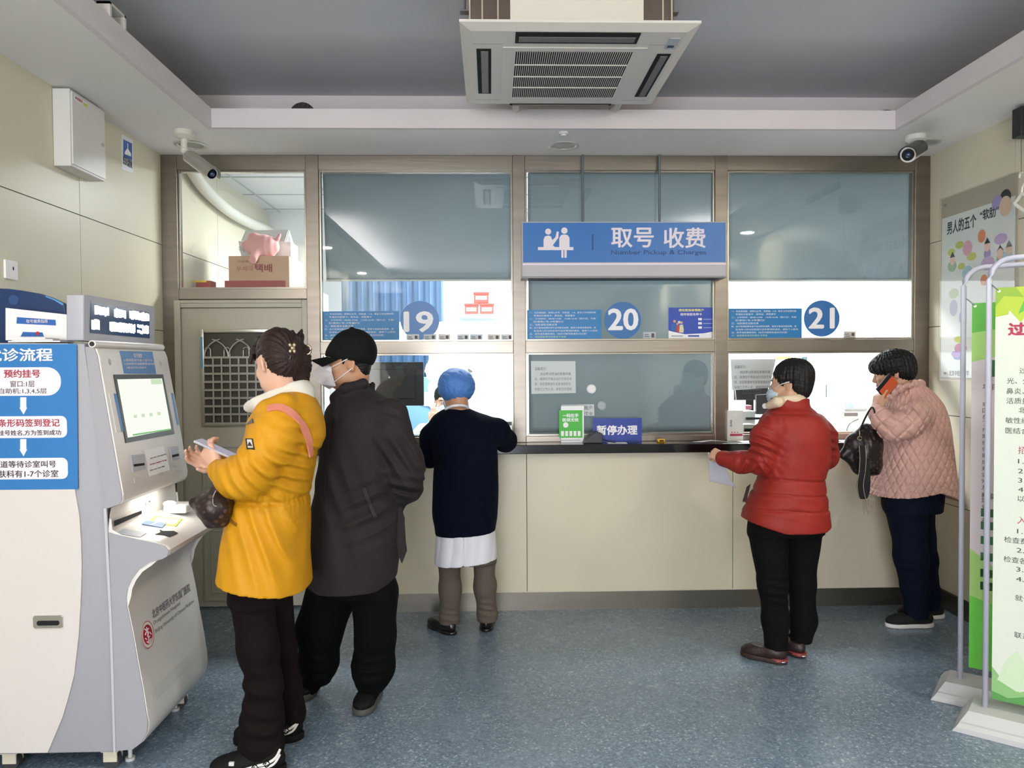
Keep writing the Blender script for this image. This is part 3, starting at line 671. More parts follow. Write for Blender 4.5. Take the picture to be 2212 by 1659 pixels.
# ================================================================== CEILING THINGS
# surveillance cameras
CAMW = mat('camera_cream', 'd5cfc5', .4)
def bullet(name, mount, tip0, tip1, r, label, col):
    t = thing(name, (mount[0], mount[1], ZC), label, 'camera')
    m = Vector(mount)
    MB().cyl((m.x, m.y, ZC-.0005), (m.x, m.y, ZC-.028), .058, seg=36).cyl((m.x, m.y, ZC-.028), (m.x, m.y, ZC-.045), .058, .03, seg=36).build('mount_base', col, t)
    a, b = Vector(tip0), Vector(tip1); d = (b-a).normalized()
    MB().cyl((m.x, m.y, ZC-.04), (m.x, m.y, ZC-.10), .017).sph((m.x, m.y, ZC-.105), .022).cyl((m.x, m.y, ZC-.105), a+d*.03, .014).build('bracket', col, t)
    autosmooth(MB().cyl(a, b, r, seg=36).cyl(a-d*.012, a, r*.8, r, seg=36).build('housing', col, t))
    # sunshield: partial shell along the top
    up = Vector((0, 0, 1)); sx = d.cross(up).normalized(); uu = sx.cross(d).normalized(); mb = MB(); R1 = r*1.13; n = 16
    rings = []
    for q in (a+d*.01, b+d*.028):
        rings.append([mb.bm.verts.new(q+sx*(math.cos(t_)*R1)+uu*(math.sin(t_)*R1)) for t_ in [math.radians(-20+220*k/n) for k in range(n+1)]]+
                     [mb.bm.verts.new(q+sx*(math.cos(t_)*R1*.95)+uu*(math.sin(t_)*R1*.95)) for t_ in [math.radians(200-220*k/n) for k in range(n+1)]])
    A_, B2 = rings
    for k in range(len(A_)): mb.bm.faces.new((A_[k], A_[(k+1) % len(A_)], B2[(k+1) % len(A_)], B2[k]))
    mb.bm.faces.new(A_[::-1]); mb.bm.faces.new(B2)
    mb.build('sunshield', BLACKP if r > .036 else mat('shade_silver', 'aba59d', .35, metal=.4), t)
    MB().cyl(b, b+d*.004, r*.92, seg=32).build('front_ring', mat('ring_white', 'e6e4e2', .4), t)
    MB().cyl(b+d*.003, b+d*.006, r*.76, seg=32).build('led_ring', mat('lens_black', '141519', .12), t)
    MB().sph(b+d*.004, r*.42, 20).build('lens', mat('lens_blue', '233a5e', .05, coat=1), t, smooth=True)
    return t
zc_ = ZC-.105
mL = WZ(397, 283, ZC)
a = W(408, 338, mL.y+.02); b = W(457, 375, mL.y-.12)
bullet('security_camera', (mL.x, mL.y, 0), a, b, .036, 'silver bullet camera angled down right below the left soffit', CAMW)
mR = WZ(1978, 293, ZC)
a = W(1985, 320, mR.y+.0); b = W(1962, 334, mR.y-.17)
bullet('security_camera', (mR.x, mR.y, 0), a, b, .044, 'white bullet camera with black hood facing the viewer from right soffit', mat('camera_white', 'd9d8d4', .4))
# downlight fittings
def downlight(x, y, label, lit):
    t = thing('downlight', (x, y, ZC), label, 'downlight', 'recessed downlights in the soffit')
    mb = MB(); n = 36; ri = []
    for r_, z in ((.094, ZC-.0005), (.094, ZC-.006), (.076, ZC-.010), (.070, ZC-.006), (.070, ZC-.001)):
        ri.append([mb.bm.verts.new((x+r_*math.cos(k*2*math.pi/n), y+r_*math.sin(k*2*math.pi/n), z)) for k in range(n)])
    for i in range(len(ri)):
        A_, B2 = ri[i], ri[(i+1) % len(ri)]
        for k in range(n): mb.bm.faces.new((A_[k], A_[(k+1) % n], B2[(k+1) % n], B2[k]))
    autosmooth(mb.build('trim_ring', mat('ring_grey', 'c9c9c4', .3, metal=.3), t), 50)
    if lit: MB().cyl((x, y, ZC-.0004), (x, y, ZC-.004), .069, seg=32).build('lit_diffuser', emat('lamp_glow', 'fff6e2', 9), t)
    else:
        MB().cyl((x, y, ZC-.0004), (x, y, ZC-.0025), .069, seg=32).build('diffuser', mat('lamp_off', 'a8aaa6', .3), t)
p = WZ(1217, 314, ZC); downlight(p.x, p.y, 'unlit downlight in the soffit above the middle window', False)
ps = p
p = WZ(412, 312, ZC); downlight(p.x, p.y, 'unlit downlight partly behind the silver bullet camera', False)
p = WZ(1995, 308, ZC); downlight(p.x, p.y, 'unlit downlight partly behind the white bullet camera', False)
for x, y in DOWN: 
    downlight(x, y, 'lit downlight in the soffit behind the photographer', True)
p = WZ(1217, 286, ZC)
MB_ = MB().cyl((p.x, p.y, ZC-.0005), (p.x, p.y, ZC-.012), .032, .026).cyl((p.x, p.y, ZC-.012), (p.x, p.y, ZC-.022), .018)
tag(MB_.build('ceiling_sensor', mat('sensor_white', 'd8d8d8', .4)), 'tiny round white sensor on the soffit near the middle downlight', 'sensor')

# air conditioner cassette
AZ = 2.905; ax0, ay0 = None, None
n0_ = WZ(996, 56, AZ); n1 = WZ(1507, 60, AZ); f0 = WZ(1005, 229, AZ); f1 = WZ(1432, 233, AZ)
yn, yf = (n0_.y+n1.y)/2, (f0.y+f1.y)/2
xa, xb = (n0_.x+f0.x)/2, (n1.x+WZ(1418, 225, AZ).x)/2
ac = thing('air_conditioner', ((xa+xb)/2, (yn+yf)/2, AZ), 'square white ceiling cassette air conditioner hanging above the hall', 'air conditioner')
ACW = mat('ac_white', 'd8d2cc', .4); wx, wy = xb-xa, yf-yn
AP = Plane((xa, yn, AZ), (1, 0, 0), (0, 1, 0))   # seen from below, n points up
AP.n = Vector((0, 0, -1))
def aq(name, u0, v0, u1, v1, m, par=ac, n0=.0005, th=.004, r=.0): 
    return MB().prism([AP.pt(u, v, n0) for u, v in (rrect(u0, v0, u1, v1, r) if r else [(u0, v0), (u1, v0), (u1, v1), (u0, v1)])], AP.n*th).build(name, m, par)
# vertical position of details from the photograph
def apx(px, py):
    q = WZ(px, py, AZ-.004); return q.x-xa, q.y-yn
# panel shell with bevelled rim
mb = MB(); t_ = .045
lo_ = [(0, 0), (wx, 0), (wx, wy), (0, wy)]; hi = [(t_, t_), (wx-t_, t_), (wx-t_, wy-t_), (t_, wy-t_)]
V0 = [mb.bm.verts.new((xa+u, yn+v, AZ+.028)) for u, v in lo_]; V1 = [mb.bm.verts.new((xa+u, yn+v, AZ+.018)) for u, v in lo_]; V2 = [mb.bm.verts.new((xa+u, yn+v, AZ)) for u, v in hi]
mb.bm.faces.new(V0); mb.bm.faces.new(V2)
for A_, B2 in ((V0, V1), (V1, V2)):
    for k in range(4): mb.bm.faces.new((A_[k], A_[(k+1) % 4], B2[(k+1) % 4], B2[k]))
mb.build('front_panel', ACW, ac)
LV = mat('vane_dark', '3c3738', .45); VANE = mat('vane_grey', '6e6a67', .45)
def slot(name, p0, p1, horiz):
    u0, v0 = p0; u1, v1 = p1
    s_ = aq(name, u0, v0, u1, v1, DARK, th=.002)
    if horiz: aq('vane', u0+.015, v0+(v1-v0)*.38, u1-.015, v0+(v1-v0)*.80, VANE, s_, .0025, .004)
    else: aq('vane', u0+(u1-u0)*.3, v0+.02, u0+(u1-u0)*.8, v1-.02, VANE, s_, .0025, .004)
a = apx(1114, 71); b = apx(1386, 96); slot('air_outlet', a, (apx(1386, 71)[0], b[1]), True)
a = apx(1101, 225); b = apx(1318, 231); slot('air_outlet', a, (b[0], a[1]+.022), True)
sv0, sv1 = apx(1029, 107)[1], apx(1060, 203)[1]
slot('air_outlet', (apx(1029, 107)[0], sv0), (apx(1061, 110)[0], sv1), False)
slot('air_outlet', (apx(1425, 118)[0]-.01, apx(1440, 118)[1]), (apx(1440, 118)[0]+.02, apx(1370, 210)[1]), False)
# return grille
g0 = apx(1086, 103); g1 = apx(1398, 106); gb = apx(1078, 214)
gu0, gu1, gv0, gv1 = g0[0], g1[0], g0[1], gb[1]
gr = aq('return_grille_frame', gu0, gv0, gu1, gv1, ACW, th=.004)
e = .055; aq('grille_void', gu0+e, gv0+e*.7, gu1-e, gv1-e*.6, DARK, gr, .0046, .0008)
mb = MB(); nb_ = 54
for i in range(nb_+1):
    u = gu0+e+(gu1-gu0-2*e)*i/nb_; mb.box((xa+u-.0014, yn+gv0+e*.7, AZ-.0075), (xa+u+.0014, yn+gv1-e*.6, AZ-.0055))
for i in range(1, 4):
    v = gv0+e*.7+(gv1-gv0-e*1.3)*i/4; mb.box((xa+gu0+e, yn+v-.003, AZ-.0095), (xa+gu1-e, yn+v+.003, AZ-.0055))
mb.build('return_grille', mat('grille_white', 'e6e0d8', .4), gr)
c = apx(1452, 96); rc = aq('receiver_window', c[0]-.022, c[1]-.055, c[0]+.022, c[1]+.05, mat('receiver_grey', 'b4b9bc', .3), th=.003)
aq('receiver_lens', c[0]-.016, c[1]+.012, c[0]+.012, c[1]+.034, mat('lens_navy', '1c2a4a', .2), rc, .0036, .001)
c = apx(1350, 175); 
for k_, (px, py) in enumerate(((1356, 170), (1398, 190))): pass
# panel corner joints
JG = mat('joint_grey', '9a948f', .6)
for u0, v0, u1, v1 in ((.05, gv0-.03, gu0-.0, gv0-.028), (gu1, gv0-.03, wx-.05, gv0-.028), (.05, gv1+.02, gu0, gv1+.022), (gu1, gv1+.02, wx-.05, gv1+.022)):
    aq('panel_joint', u0, v0, u1, v1, JG, th=.0006)
# body above
BRW = mat('ac_body_metal', '6b5f58', .4, metal=.6, var=.2, vscale=6)
bx0, bx1 = W(1013, 20, yn+.06).x, W(1455, 20, yn+.06).x
MB().box((bx0, yn+.06, AZ+.028), (bx1, yf-.06, SLAB-.06), .004).build('cassette_body', BRW, ac)
fy = yn+.06
MB().box((W(1102, 20, fy).x, fy-.004, AZ+.045), (W(1390, 20, fy).x, fy, SLAB-.08), .001).build('body_side_plate', mat('plate_white', 'd8d2c6', .45), ac)
mb = MB()
for px in (1013, 1040, 1074, 1430, 1449): mb.box((W(px, 10, fy).x, fy-.006, AZ+.03), (W(px, 10, fy).x+.006, fy, SLAB-.08))
mb.build('body_rib', mat('rib_cream', 'b9ab96', .5), ac)
mb = MB()
for x_, y_ in ((bx0-.02, yn+.15), (bx1+.02, yn+.15), (bx0-.02, yf-.15), (bx1+.02, yf-.15)): mb.cyl((x_, y_, SLAB-.002), (x_, y_, AZ+.12), .005, seg=10).box((x_-.02, y_-.02, AZ+.12), (x_+.03 if x_ < (bx0+bx1)/2 else x_+.02, y_+.02, AZ+.125))
mb.build('hanger_rod', mat('zinc_rod', '8e8a86', .4, metal=.8), ac)
# drain pipes below the far rim, resting towards the trough
for px in (1115, 1332):
    q = W(px, 240, yf+.12); q0 = Vector((q.x, yf-.04, AZ+.05))
    tag(autosmooth(MB().tube(bez([q0, (q.x, yf+.03, AZ+.035), (q.x, yf+.15, AZ+.045), (q.x+.01, 4.45, ZC+.125), (q.x+.01, 4.7, ZC+.06)], 6), .019, 14).build('drain_pipe', mat('pipe_insulation', 'd2cac4', .6))),
        'white insulated pipe leaving the air conditioner, %s of the two' % ('left' if px < 1200 else 'right'), 'pipe', 'insulated pipes behind the air conditioner')
# things lying in the trough
q = W(665, 226, 4.5)
o = MB(); 
pts = [(q.x+.06*math.cos(t_), 4.5, q.z-.02+.06*math.sin(t_)) for t_ in [i*math.pi/12 for i in range(24)]]
o.cyl((q.x-.02, 4.44, ZC+.095), (q.x+.02, 4.80, ZC+.095), .078, seg=32)
o = autosmooth(o.build('flexible_duct', mat('duct_dark', '2a2220', .5, bump=.5, bscale=60, stretch=(1, 12, 1)))); tag(o, 'dark brown flexible duct end lying in the ceiling trough', 'duct')
P0 = [W(505, 236, 4.46), W(560, 234, 4.46), W(620, 234, 4.46), W(690, 238, 4.47)]
zz = ZC+.11
o = MB().tube(bez([(P0[0].x, 4.46, zz-.03), (P0[1].x, 4.47, zz+.008), (P0[2].x, 4.47, zz+.010), (P0[3].x, 4.50, zz-.03)], 8), .008, 8).build('blue_cable', mat('cable_blue', '1c4f78', .5)); tag(o, 'blue cable arching over the ceiling lip beside the dark duct', 'cable')
o = MB().tube(bez([(W(990, 0, 4.5).x, 4.5, ZC+.04), (W(1060, 0, 4.5).x, 4.47, zz+.006), (W(1120, 0, 4.5).x, 4.46, zz+.012), (W(1190, 0, 4.5).x, 4.5, ZC+.04)], 8), .007, 8).tube(bez([(W(1150, 0, 4.5).x, 4.5, ZC+.04), (W(1100, 0, 4.5).x, 4.47, zz+.004), (W(1030, 0, 4.5).x, 4.5, ZC+.03)], 8), .005, 8).build('black_cable', BLACKP); tag(o, 'dark cables crossing under the air conditioner in the trough', 'cable')
mb = MB()
for k in range(3): 
    h_ = .018+.008*k; mb.tube(bez([(W(1893+k*3, 0, 4.46).x, 4.46, ZC+.06), (W(1900, 0, 4.46).x, 4.46+.01*k, zz+h_*.6), (W(1915, 0, 4.46).x, 4.46, zz+h_), (W(1932, 0, 4.46).x, 4.46, zz+h_*.6), (W(1940, 0, 4.46).x, 4.48, ZC+.06)], 6), .0035, 8)
mb.tube(bez([(W(1858, 0, 4.44).x, 4.44, zz+.010), (W(1872, 0, 4.44).x, 4.45, zz+.004), (W(1888, 0, 4.44).x, 4.45, zz+.002)], 5), [.008]*4+[.005]*7, 8)
tag(mb.build('coiled_cable', BLACKP), 'loop of thin black cables at the right end of the trough', 'cable')
# white bracket on the left lip
q = WX(243, 38, CL-.02)
bkt = MB().box((CL-.05, q.y-.07, ZC+.10), (CL+.004, q.y-.055, ZC+.16)).box((CL-.05, q.y-.07, ZC+.15), (CL+.004, q.y+.07, ZC+.16)).box((CL-.05, q.y+.055, ZC+.10), (CL+.004, q.y+.07, ZC+.16)).build('lip_bracket', mat('bracket_white', 'd6d2cc', .5))
tag(bkt, 'small white bracket on the left ceiling lip', 'bracket')

# ================================================================== HANGING SIGN
SY = 4.76
sp_ = Plane((0, SY, 1.9), (1, 0, 0), (0, 0, 1))
sg = thing('hanging_sign', W(1348, 598, SY+.06), 'blue illuminated-style sign box above the middle service window', 'sign')
s0, s1 = W(1127, 479, SY), W(1568, 598, SY)
MB().box((s0.x, SY, s1.z), (s1.x, SY+.13, s0.z), .003).build('sign_box', mat('sign_alu', 'b8b4bb', .4), sg)
SB = mat('sign_blue', '2a6fb8', .3)
sf = decal('blue_face', sp_, rect_px(sp_, 1130, 481, 1567, 567), SB, sg, .0005, .003)
decal('white_line', sp_, rect_px(sp_, 1129, 568, 1568, 573), POP, sg, .0005, .003)
MB().box((s0.x-.004, SY-.006, s1.z-.006), (s1.x+.004, SY+.136, s1.z+.006), .002).build('bottom_edge', mat('sign_edge', '8e8a90', .4), sg)
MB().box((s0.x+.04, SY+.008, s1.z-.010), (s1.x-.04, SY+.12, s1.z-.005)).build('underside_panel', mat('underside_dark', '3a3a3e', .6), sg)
T = dict(n0=.0036, th=.002)
text_px('取号', sp_, 1320, 492, 1412, 535, POP, sf, bold=.012, **T)
text_px('收费', sp_, 1433, 492, 1524, 536, POP, sf, bold=.012, **T)
text_px('Number Pickup & Charges', sp_, 1320, 540, 1525, 553, mat('sign_navy', '1c3f74', .5), sf, **T)
decal('divider', sp_, rect_px(sp_, 1278.5, 506, 1281.5, 540), mat('sign_navy', '1c3f74', .5), sf, .0036, .001)
# pictogram of two figures at a counter
def circ(px, py, rp): u, v = sp_.uv(px, py); return disc_uv(u, v, rp*4.76/1660, 24)
mbp = MB()
def addp(uvs): mbp.prism([sp_.pt(u, v, .0036) for u, v in uvs], sp_.n*.0015)
addp(circ(1184, 500.5, 6.5)); addp(circ(1219, 498.5, 6.8))
addp(quad(sp_, [(1162, 534), (1162, 540.5), (1238.5, 540.5), (1238.5, 534)]))
addp(quad(sp_, [(1174, 534), (1174, 518), (1177, 511), (1184, 509), (1190, 511), (1193, 519), (1200, 512), (1202.5, 500), (1207, 501), (1206, 514), (1194, 530), (1199, 534)][::-1])[::-1])
addp(quad(sp_, [(1208, 534), (1208, 514), (1212, 508), (1219, 506.5), (1226, 508), (1230, 514), (1230, 534)]))
addp(quad(sp_, [(1212.5, 540), (1212.5, 557), (1217, 557), (1217, 540)])); addp(quad(sp_, [(1219, 540), (1219, 557), (1224, 557), (1224, 540)]))
mbp.build('counter_pictogram', POP, sf)
for px in (1259, 1425):
    a = W(px, 358, SY+.11); b = W(px, 479, SY+.11); x_ = (a.x+b.x)/2
    MB().cyl((x_, SY+.115, zt-.004), (x_, SY+.115, s0.z), .008, seg=12).build('suspension_rod', mat('rod_grey', '5f6a70', .5), sg)

# ================================================================== GLASS STICKERS
GP = Plane((0, GY-.0035, 1.7), (1, 0, 0), (0, 0, 1))
DB = mat('decal_blue', '2a6cae', .35); NB = mat('notice_cyan', '1d7ab8', .4)
lines = ['一、实名制就医：官网公众号、京医通、114、医生工作站预约取', '      号请出示医保卡、身份证、京医通卡', '二、工作时间：08:00-12:00    13:00-16:30（周六日、节假', '      日请到1号-4号窗口）', '三、钱款请您当面点清', '四、由于医保结算系统不支持跨年退费，医保卡患者如需退费，请', '      在当年12月30日前进行当年费用的退改，避免个人损失', '五、退号请您重新排队（出示付款凭条或支付记录）', '六、请您提前填写好就诊卡信息']
for n_, (cx, cy, r_), (x0, y0, x1, y1), tx in ((19, (907, 692, 41.5), (694, 672, 862, 737), (872, 672, 936, 718)), (20, (1345, 692, 40), (1136, 669, 1299, 734), (1313, 666, 1379, 714)), (21, (1775, 688, 39.5), (1572, 666, 1732, 731), (1746, 664, 1803, 710))):
    u, v = GP.uv(cx, cy); d = decal('window_number_%d' % n_, GP, disc_uv(u, v, r_*4.94/1660, 64), DB, None, .0002, .001); d.name = 'window_number_sticker'
    tag(d, 'round blue window sticker with white number %d' % n_, 'sticker', 'round number stickers on the glass')
    text_px(str(n_), GP, *tx, PRINTW, d, n0=.0014, th=.0005, bold=.018)
    d = decal('blue_notice_sticker', GP, rect_px(GP, x0, y0, x1, y1), NB, None, .0002, .001)
    tag(d, 'blue rules notice on the glass left of number %d' % n_, 'notice', 'blue rules notices on the glass')
    mbx = None; h = (y1-y0-6)/9
    for i, ln in enumerate(lines):
        t_ = ln.strip(); wpx = (x1-x0-20)*min(1, (len(t_)+2)/29); ix = x0+8+(9 if ln.startswith(' ') else 0)
        text_px(t_, GP, ix, y0+4+i*h, min(ix+wpx, x1-4), y0+4+i*h+h*.68, PRINTW if i != 8 else mat('ink_green', 'cfe6b0', .5), d, n0=.0014, th=.0003)
# health insurance poster, window 20 (square code left out)
qp = decal('insurance_poster', GP, rect_px(GP, 1444, 664, 1541, 733), mat('poster_royal', '2549b4', .4), None, .0002, .001)
tag(qp, 'royal blue and white insurance poster on the glass right of number 20', 'poster')
decal('white_band', GP, quad(GP, [(1444, 733), (1541, 733), (1541, 716), (1520, 720), (1480, 722), (1455, 717), (1444, 714)]), PRINTW, qp, .0014, .0004)
text_px('绑定医保亲情账户', GP, 1466, 667, 1520, 673, mat('ink_yellow', 'f0e878', .5), qp, n0=.0014, th=.0004, bold=.015)
text_px('陪伴就医免带卡', GP, 1470, 676, 1516, 682, PRINTW, qp, n0=.0014, th=.0004, bold=.01)
for x, y, r, c in ((1457, 694, 3, 'd8a88a'), (1463, 700, 2.6, 'd8a88a'), (1467, 696, 3, 'e8e0d8'), (1472, 697, 3, 'd8a88a')):
    u, v = GP.uv(x, y); decal('family_head', GP, disc_uv(u, v, r*.003, 16), mat('pr_'+c, c, .6), qp, .0016, .0004)
for a, c in (([(1449, 714), (1450, 702), (1457, 698), (1461, 704), (1461, 716)], '3a6ab0'), ([(1460, 717), (1461, 704), (1466, 702), (1467, 718)], 'c84a4a'), ([(1467, 718), (1468, 702), (1475, 701), (1477, 712), (1476, 719)], 'e0d8b0')):
    decal('family_figure', GP, quad(GP, a), mat('pr_'+c, c, .6), qp, .0015, .0004)
for i in range(3):
    decal('card_icon', GP, rect_px(GP, 1508, 687+i*9, 1516, 692+i*9), PRINTW, qp, .0014, .0004); decal('caption_line', GP, rect_px(GP, 1519, 689+i*9, 1538, 690.5+i*9), mat('ink_pale', '9db2e6', .5), qp, .0014, .0004)
decal('footer_line', GP, rect_px(GP, 1450, 725, 1475, 726.5), mat('ink_grey', '5d5e60', .6), qp, .0019, .0004); decal('footer_bar', GP, rect_px(GP, 1486, 724, 1510, 727.5), mat('poster_royal', '2549b4', .4), qp, .0019, .0004)
# printed A4 notices behind the glass
GB = Plane((0, GY+.008, 1.4), (1, 0, 0), (0, 0, 1))
INK = mat('ink_mid', '77797c', .7)
for cs_, lb in (([(1148, 851), (1244, 849), (1243, 780), (1147, 780)], 'printed paper notice taped inside window 20'), ([(1581, 843), (1663, 838), (1676, 775), (1578, 776)], 'printed paper notice taped inside window 21')):
    d = decal('paper_notice', GB, quad(GB, cs_), mat('paper_shadow', 'e2e4e6', .7), None, .0, .001); tag(d, lb, 'notice', 'printed paper notices inside the glass')
    x0 = cs_[3][0]+8; y0 = cs_[3][1]
    for i, (ln, wd) in enumerate((('温馨提示：', 26), ('2023年10月28日系统升级', 66), ('后，缴费时不再自动打印挂号发', 80), ('票，如您需要挂号发票请提前告', 78), ('知窗口工作人员，谢谢您的理解。', 82))):
        text_px(ln, GB, x0+(12 if i == 1 else 0), y0+13+i*11, x0+(12 if i == 1 else 0)+wd, y0+20+i*11, INK if i != 1 else BLK, d, n0=.0012, th=.0003)
d = decal('small_paper_notice', GB, quad(GB, [(1213, 899), (1284, 898), (1283, 873), (1213, 874)]), mat('paper_shadow', 'e2e4e6', .7)); tag(d, 'small white strip notice low inside window 20 behind the green card', 'notice')
text_px('医保卡个人账户', GB, 1216, 876, 1279, 886, BLK, d, n0=.0012); text_px('6个0', GB, 1256, 889, 1279, 897, BLK, d, n0=.0012)
# ID cards standing on the middle rail
IDC = mat('id_card', 'b8bec0', .4); n = 0
idy = GP
for j, (x0, x1, w20) in enumerate(((878, 905, 19), (915, 942, 19), (947, 972, 19), (987, 1013, 19), (1015, 1042, 19), (1053, 1080, 19), (1082, 1108, 19), (1389, 1416, 20), (1822, 1848, 21))):
    yt = 717 if x0 > 1300 else 722; yb_ = 735 if x0 < 1300 else 732
    if x0 > 1800: yt, yb_ = 716, 729
    d = decal('id_card', GP, quad(GP, [(x0, yb_), (x1, yb_), (x1+.6, yt), (x0+.6, yt)]), mat('id_card%d' % (j % 3), ('c6cacb', 'b4bcc4', 'c9c4ba')[j % 3], .4), None, .0016, .001)
    ordn = ['leftmost', 'second', 'third', 'fourth', 'fifth', 'sixth', 'rightmost']
    tag(d, ('%s of the grey photo cards on the rail of window 19' % ordn[j]) if w20 == 19 else 'lone grey photo card on the rail of window %d' % w20, 'card', 'photo cards standing on the middle rail')
    decal('card_portrait', GP, rect_px(GP, x1-9, yt+3, x1-3, yb_-3), mat('portrait_dark', '5a4a44', .6), d, .0027, .0004)
    decal('card_text', GP, rect_px(GP, x0+3, yt+5, x0+12, yt+7), mat('ink_mid', '77797c', .7), d, .0027, .0004)
    decal('card_text', GP, rect_px(GP, x0+3, yt+9, x0+14, yt+11), mat('ink_mid', '77797c', .7), d, .0027, .0004)
# speaking holes / discs on window 20
for px, py, lb, c in ((1277, 840, 'white round plastic disc on the glass of window 20', 'dfe0e0'), (1299, 876, 'clear grey round disc on the glass below the white disc', '9aa2a4')):
    c0 = W(px, py, GY-.004); o = MB().cyl((c0.x, GY-.003, c0.z), (c0.x, GY-.022, c0.z), .032, .029, seg=32); o = o.build('glass_speaker_disc', mat('disc_'+c, c, .3)); tag(o, lb, 'disc', 'round discs on window 20')
    MB().cyl((c0.x, GY-.022, c0.z), (c0.x, GY-.026, c0.z), .022, seg=28).build('disc_cap', mat('cap_'+c, 'eeeeee' if c[0] == 'd' else 'aab2b4', .3), o)

# ================================================================== COUNTER THINGS
CT = 1.0505
def front_pl(Y): return Plane((0, Y, 1.2), (1, 0, 0), (0, 0, 1))
g4 = front_pl(4.86)
gc = thing('green_card_stand', W(1233, 956, 4.86), 'bright green payment card stand on the counter below window 20', 'card stand')
gcz = W(0, 886, 4.86).z
o = MB().prism([Vector((W(x, 0, 4.86).x, 4.86, z)) for x, z in ((1208, CT), (1258, CT), (1258, gcz), (1208, gcz))], (0, .003, 0)).build('card', PRINTW, gc)
decal('green_face', g4, rect_px(g4, 1208, 886, 1258, 946), mat('card_green', '3db52c', .4), gc, .0002, .0008)
text_px('一码在手', g4, 1215, 893, 1250, 902, PRINTW, gc, n0=.001, bold=.02); text_px('医保无忧', g4, 1215, 903, 1250, 911, PRINTW, gc, n0=.001, bold=.02)
u, v = g4.uv(1222, 918); decal('round_icon', g4, disc_uv(u, v, .017, 24), PRINTW, gc, .001, .0005)
for i in range(5): decal('phone_icon', g4, rect_px(g4, 1212+i*9, 931, 1218+i*9, 942), PRINTW, gc, .001, .0005)
decal('footer_line', g4, rect_px(g4, 1212, 950, 1254, 951.5), mat('ink_mid', '77797c', .7), gc, .0002, .0005)
ps_ = Plane((0, 4.875, 1.1), (1, 0, 0), (0, 0, 1)); z0, z1 = CT, W(0, 914, 4.875).z
o = thing('paused_service_sign', W(1332, 944, 4.875), 'dark blue desk sign with white lettering at the foot of window 20', 'sign')
MB().box((W(1278, 0, 4.875).x, 4.875, z0), (W(1385, 0, 4.875).x, 4.88, z1)).build('sign_plate', mat('royal_plate', '2c3f9a', .35), o)
text_px('暂停办理', ps_, 1289, 918, 1377, 940, PRINTW, o, n0=.0008, bold=.02)
# wedge card reader
Yw = 4.83
o = MB().prism([Vector((W(x, y, Yw).x, Yw-.04, max(W(x, y, Yw).z, CT))) for x, y in ((1259, 962), (1300, 962), (1300, 936), (1287, 931), (1262, 948))], (0, .075, 0), .004).build('card_reader', mat('reader_black', '2c2c2e', .4)); tag(o, 'black wedge shaped card reader on the counter beside the green card', 'card reader')
# cable, yellow box cutter, white slip, face mask
o = MB().tube(bez([(W(1300, 0, 4.82).x, 4.83, CT+.02), (W(1312, 0, 4.8).x, 4.80, CT+.012), (W(1325, 0, 4.8).x, 4.79, CT+.004), (W(1330, 0, 4.8).x, 4.84, CT+.004)], 6), .0025, 8).build('reader_cable', BLACKP); tag(o, 'short black cable running from the wedge card reader', 'cable')
yb2 = thing('box_cutter', (W(1427, 0, 4.83).x, 4.83, CT), 'small yellow and black cutter lying on the counter', 'cutter')
x_ = W(1427, 0, 4.83).x
MB().box((x_-.024, 4.81, CT), (x_+.024, 4.85, CT+.022), .006).build('body', mat('cutter_yellow', 'e0a81e', .4), yb2)
MB().box((x_-.014, 4.806, CT+.006), (x_+.014, 4.812, CT+.016), .002).build('grip', BLACKP, yb2)
o = MB().box((W(1310, 0, 4.8).x, 4.77, CT), (W(1352, 0, 4.8).x, 4.85, CT+.0012)).build('paper_slip', PAPER); tag(o, 'white paper slip lying before the dark blue desk sign', 'paper')
o = MB().box((W(1354, 0, 4.8).x, 4.79, CT), (W(1374, 0, 4.8).x, 4.84, CT+.006), .002).build('blue_card', mat('card_navy', '2a3c78', .4)); tag(o, 'small navy card lying right of the white slip', 'card')
xa_, xb_ = W(1497, 0, 4.79).x, W(1574, 0, 4.79).x
o = MB().tube(bez([(xa_, 4.80, CT+.004), (xa_+.05, 4.79, CT+.005), (xa_+.12, 4.80, CT+.010), (xb_, 4.79, CT+.004)], 6), [.003, .004, .006, .008, .01, .012, .013, .014, .014, .013, .012, .011, .010, .009, .008, .007, .006, .006, .004], 10, flat=(1.8, .3)).build('folded_strap', mat('mask_white', 'e4e4e4', .6)); tag(o, 'crumpled white strap lying on the counter near window 21', 'strap')
for i, (x0, x1, lb) in enumerate(((1593, 1628, 'white sheet on the counter in front of the red jacket'), (1806, 1838, 'white sheet on the counter between the red jacket and brown bag'))):
    o = MB().box((W(x0, 0, 4.85).x, 4.74, CT), (W(x1, 0, 4.85).x, 4.86, CT+.0015)).build('counter_sheet', PAPER); tag(o, lb, 'paper')

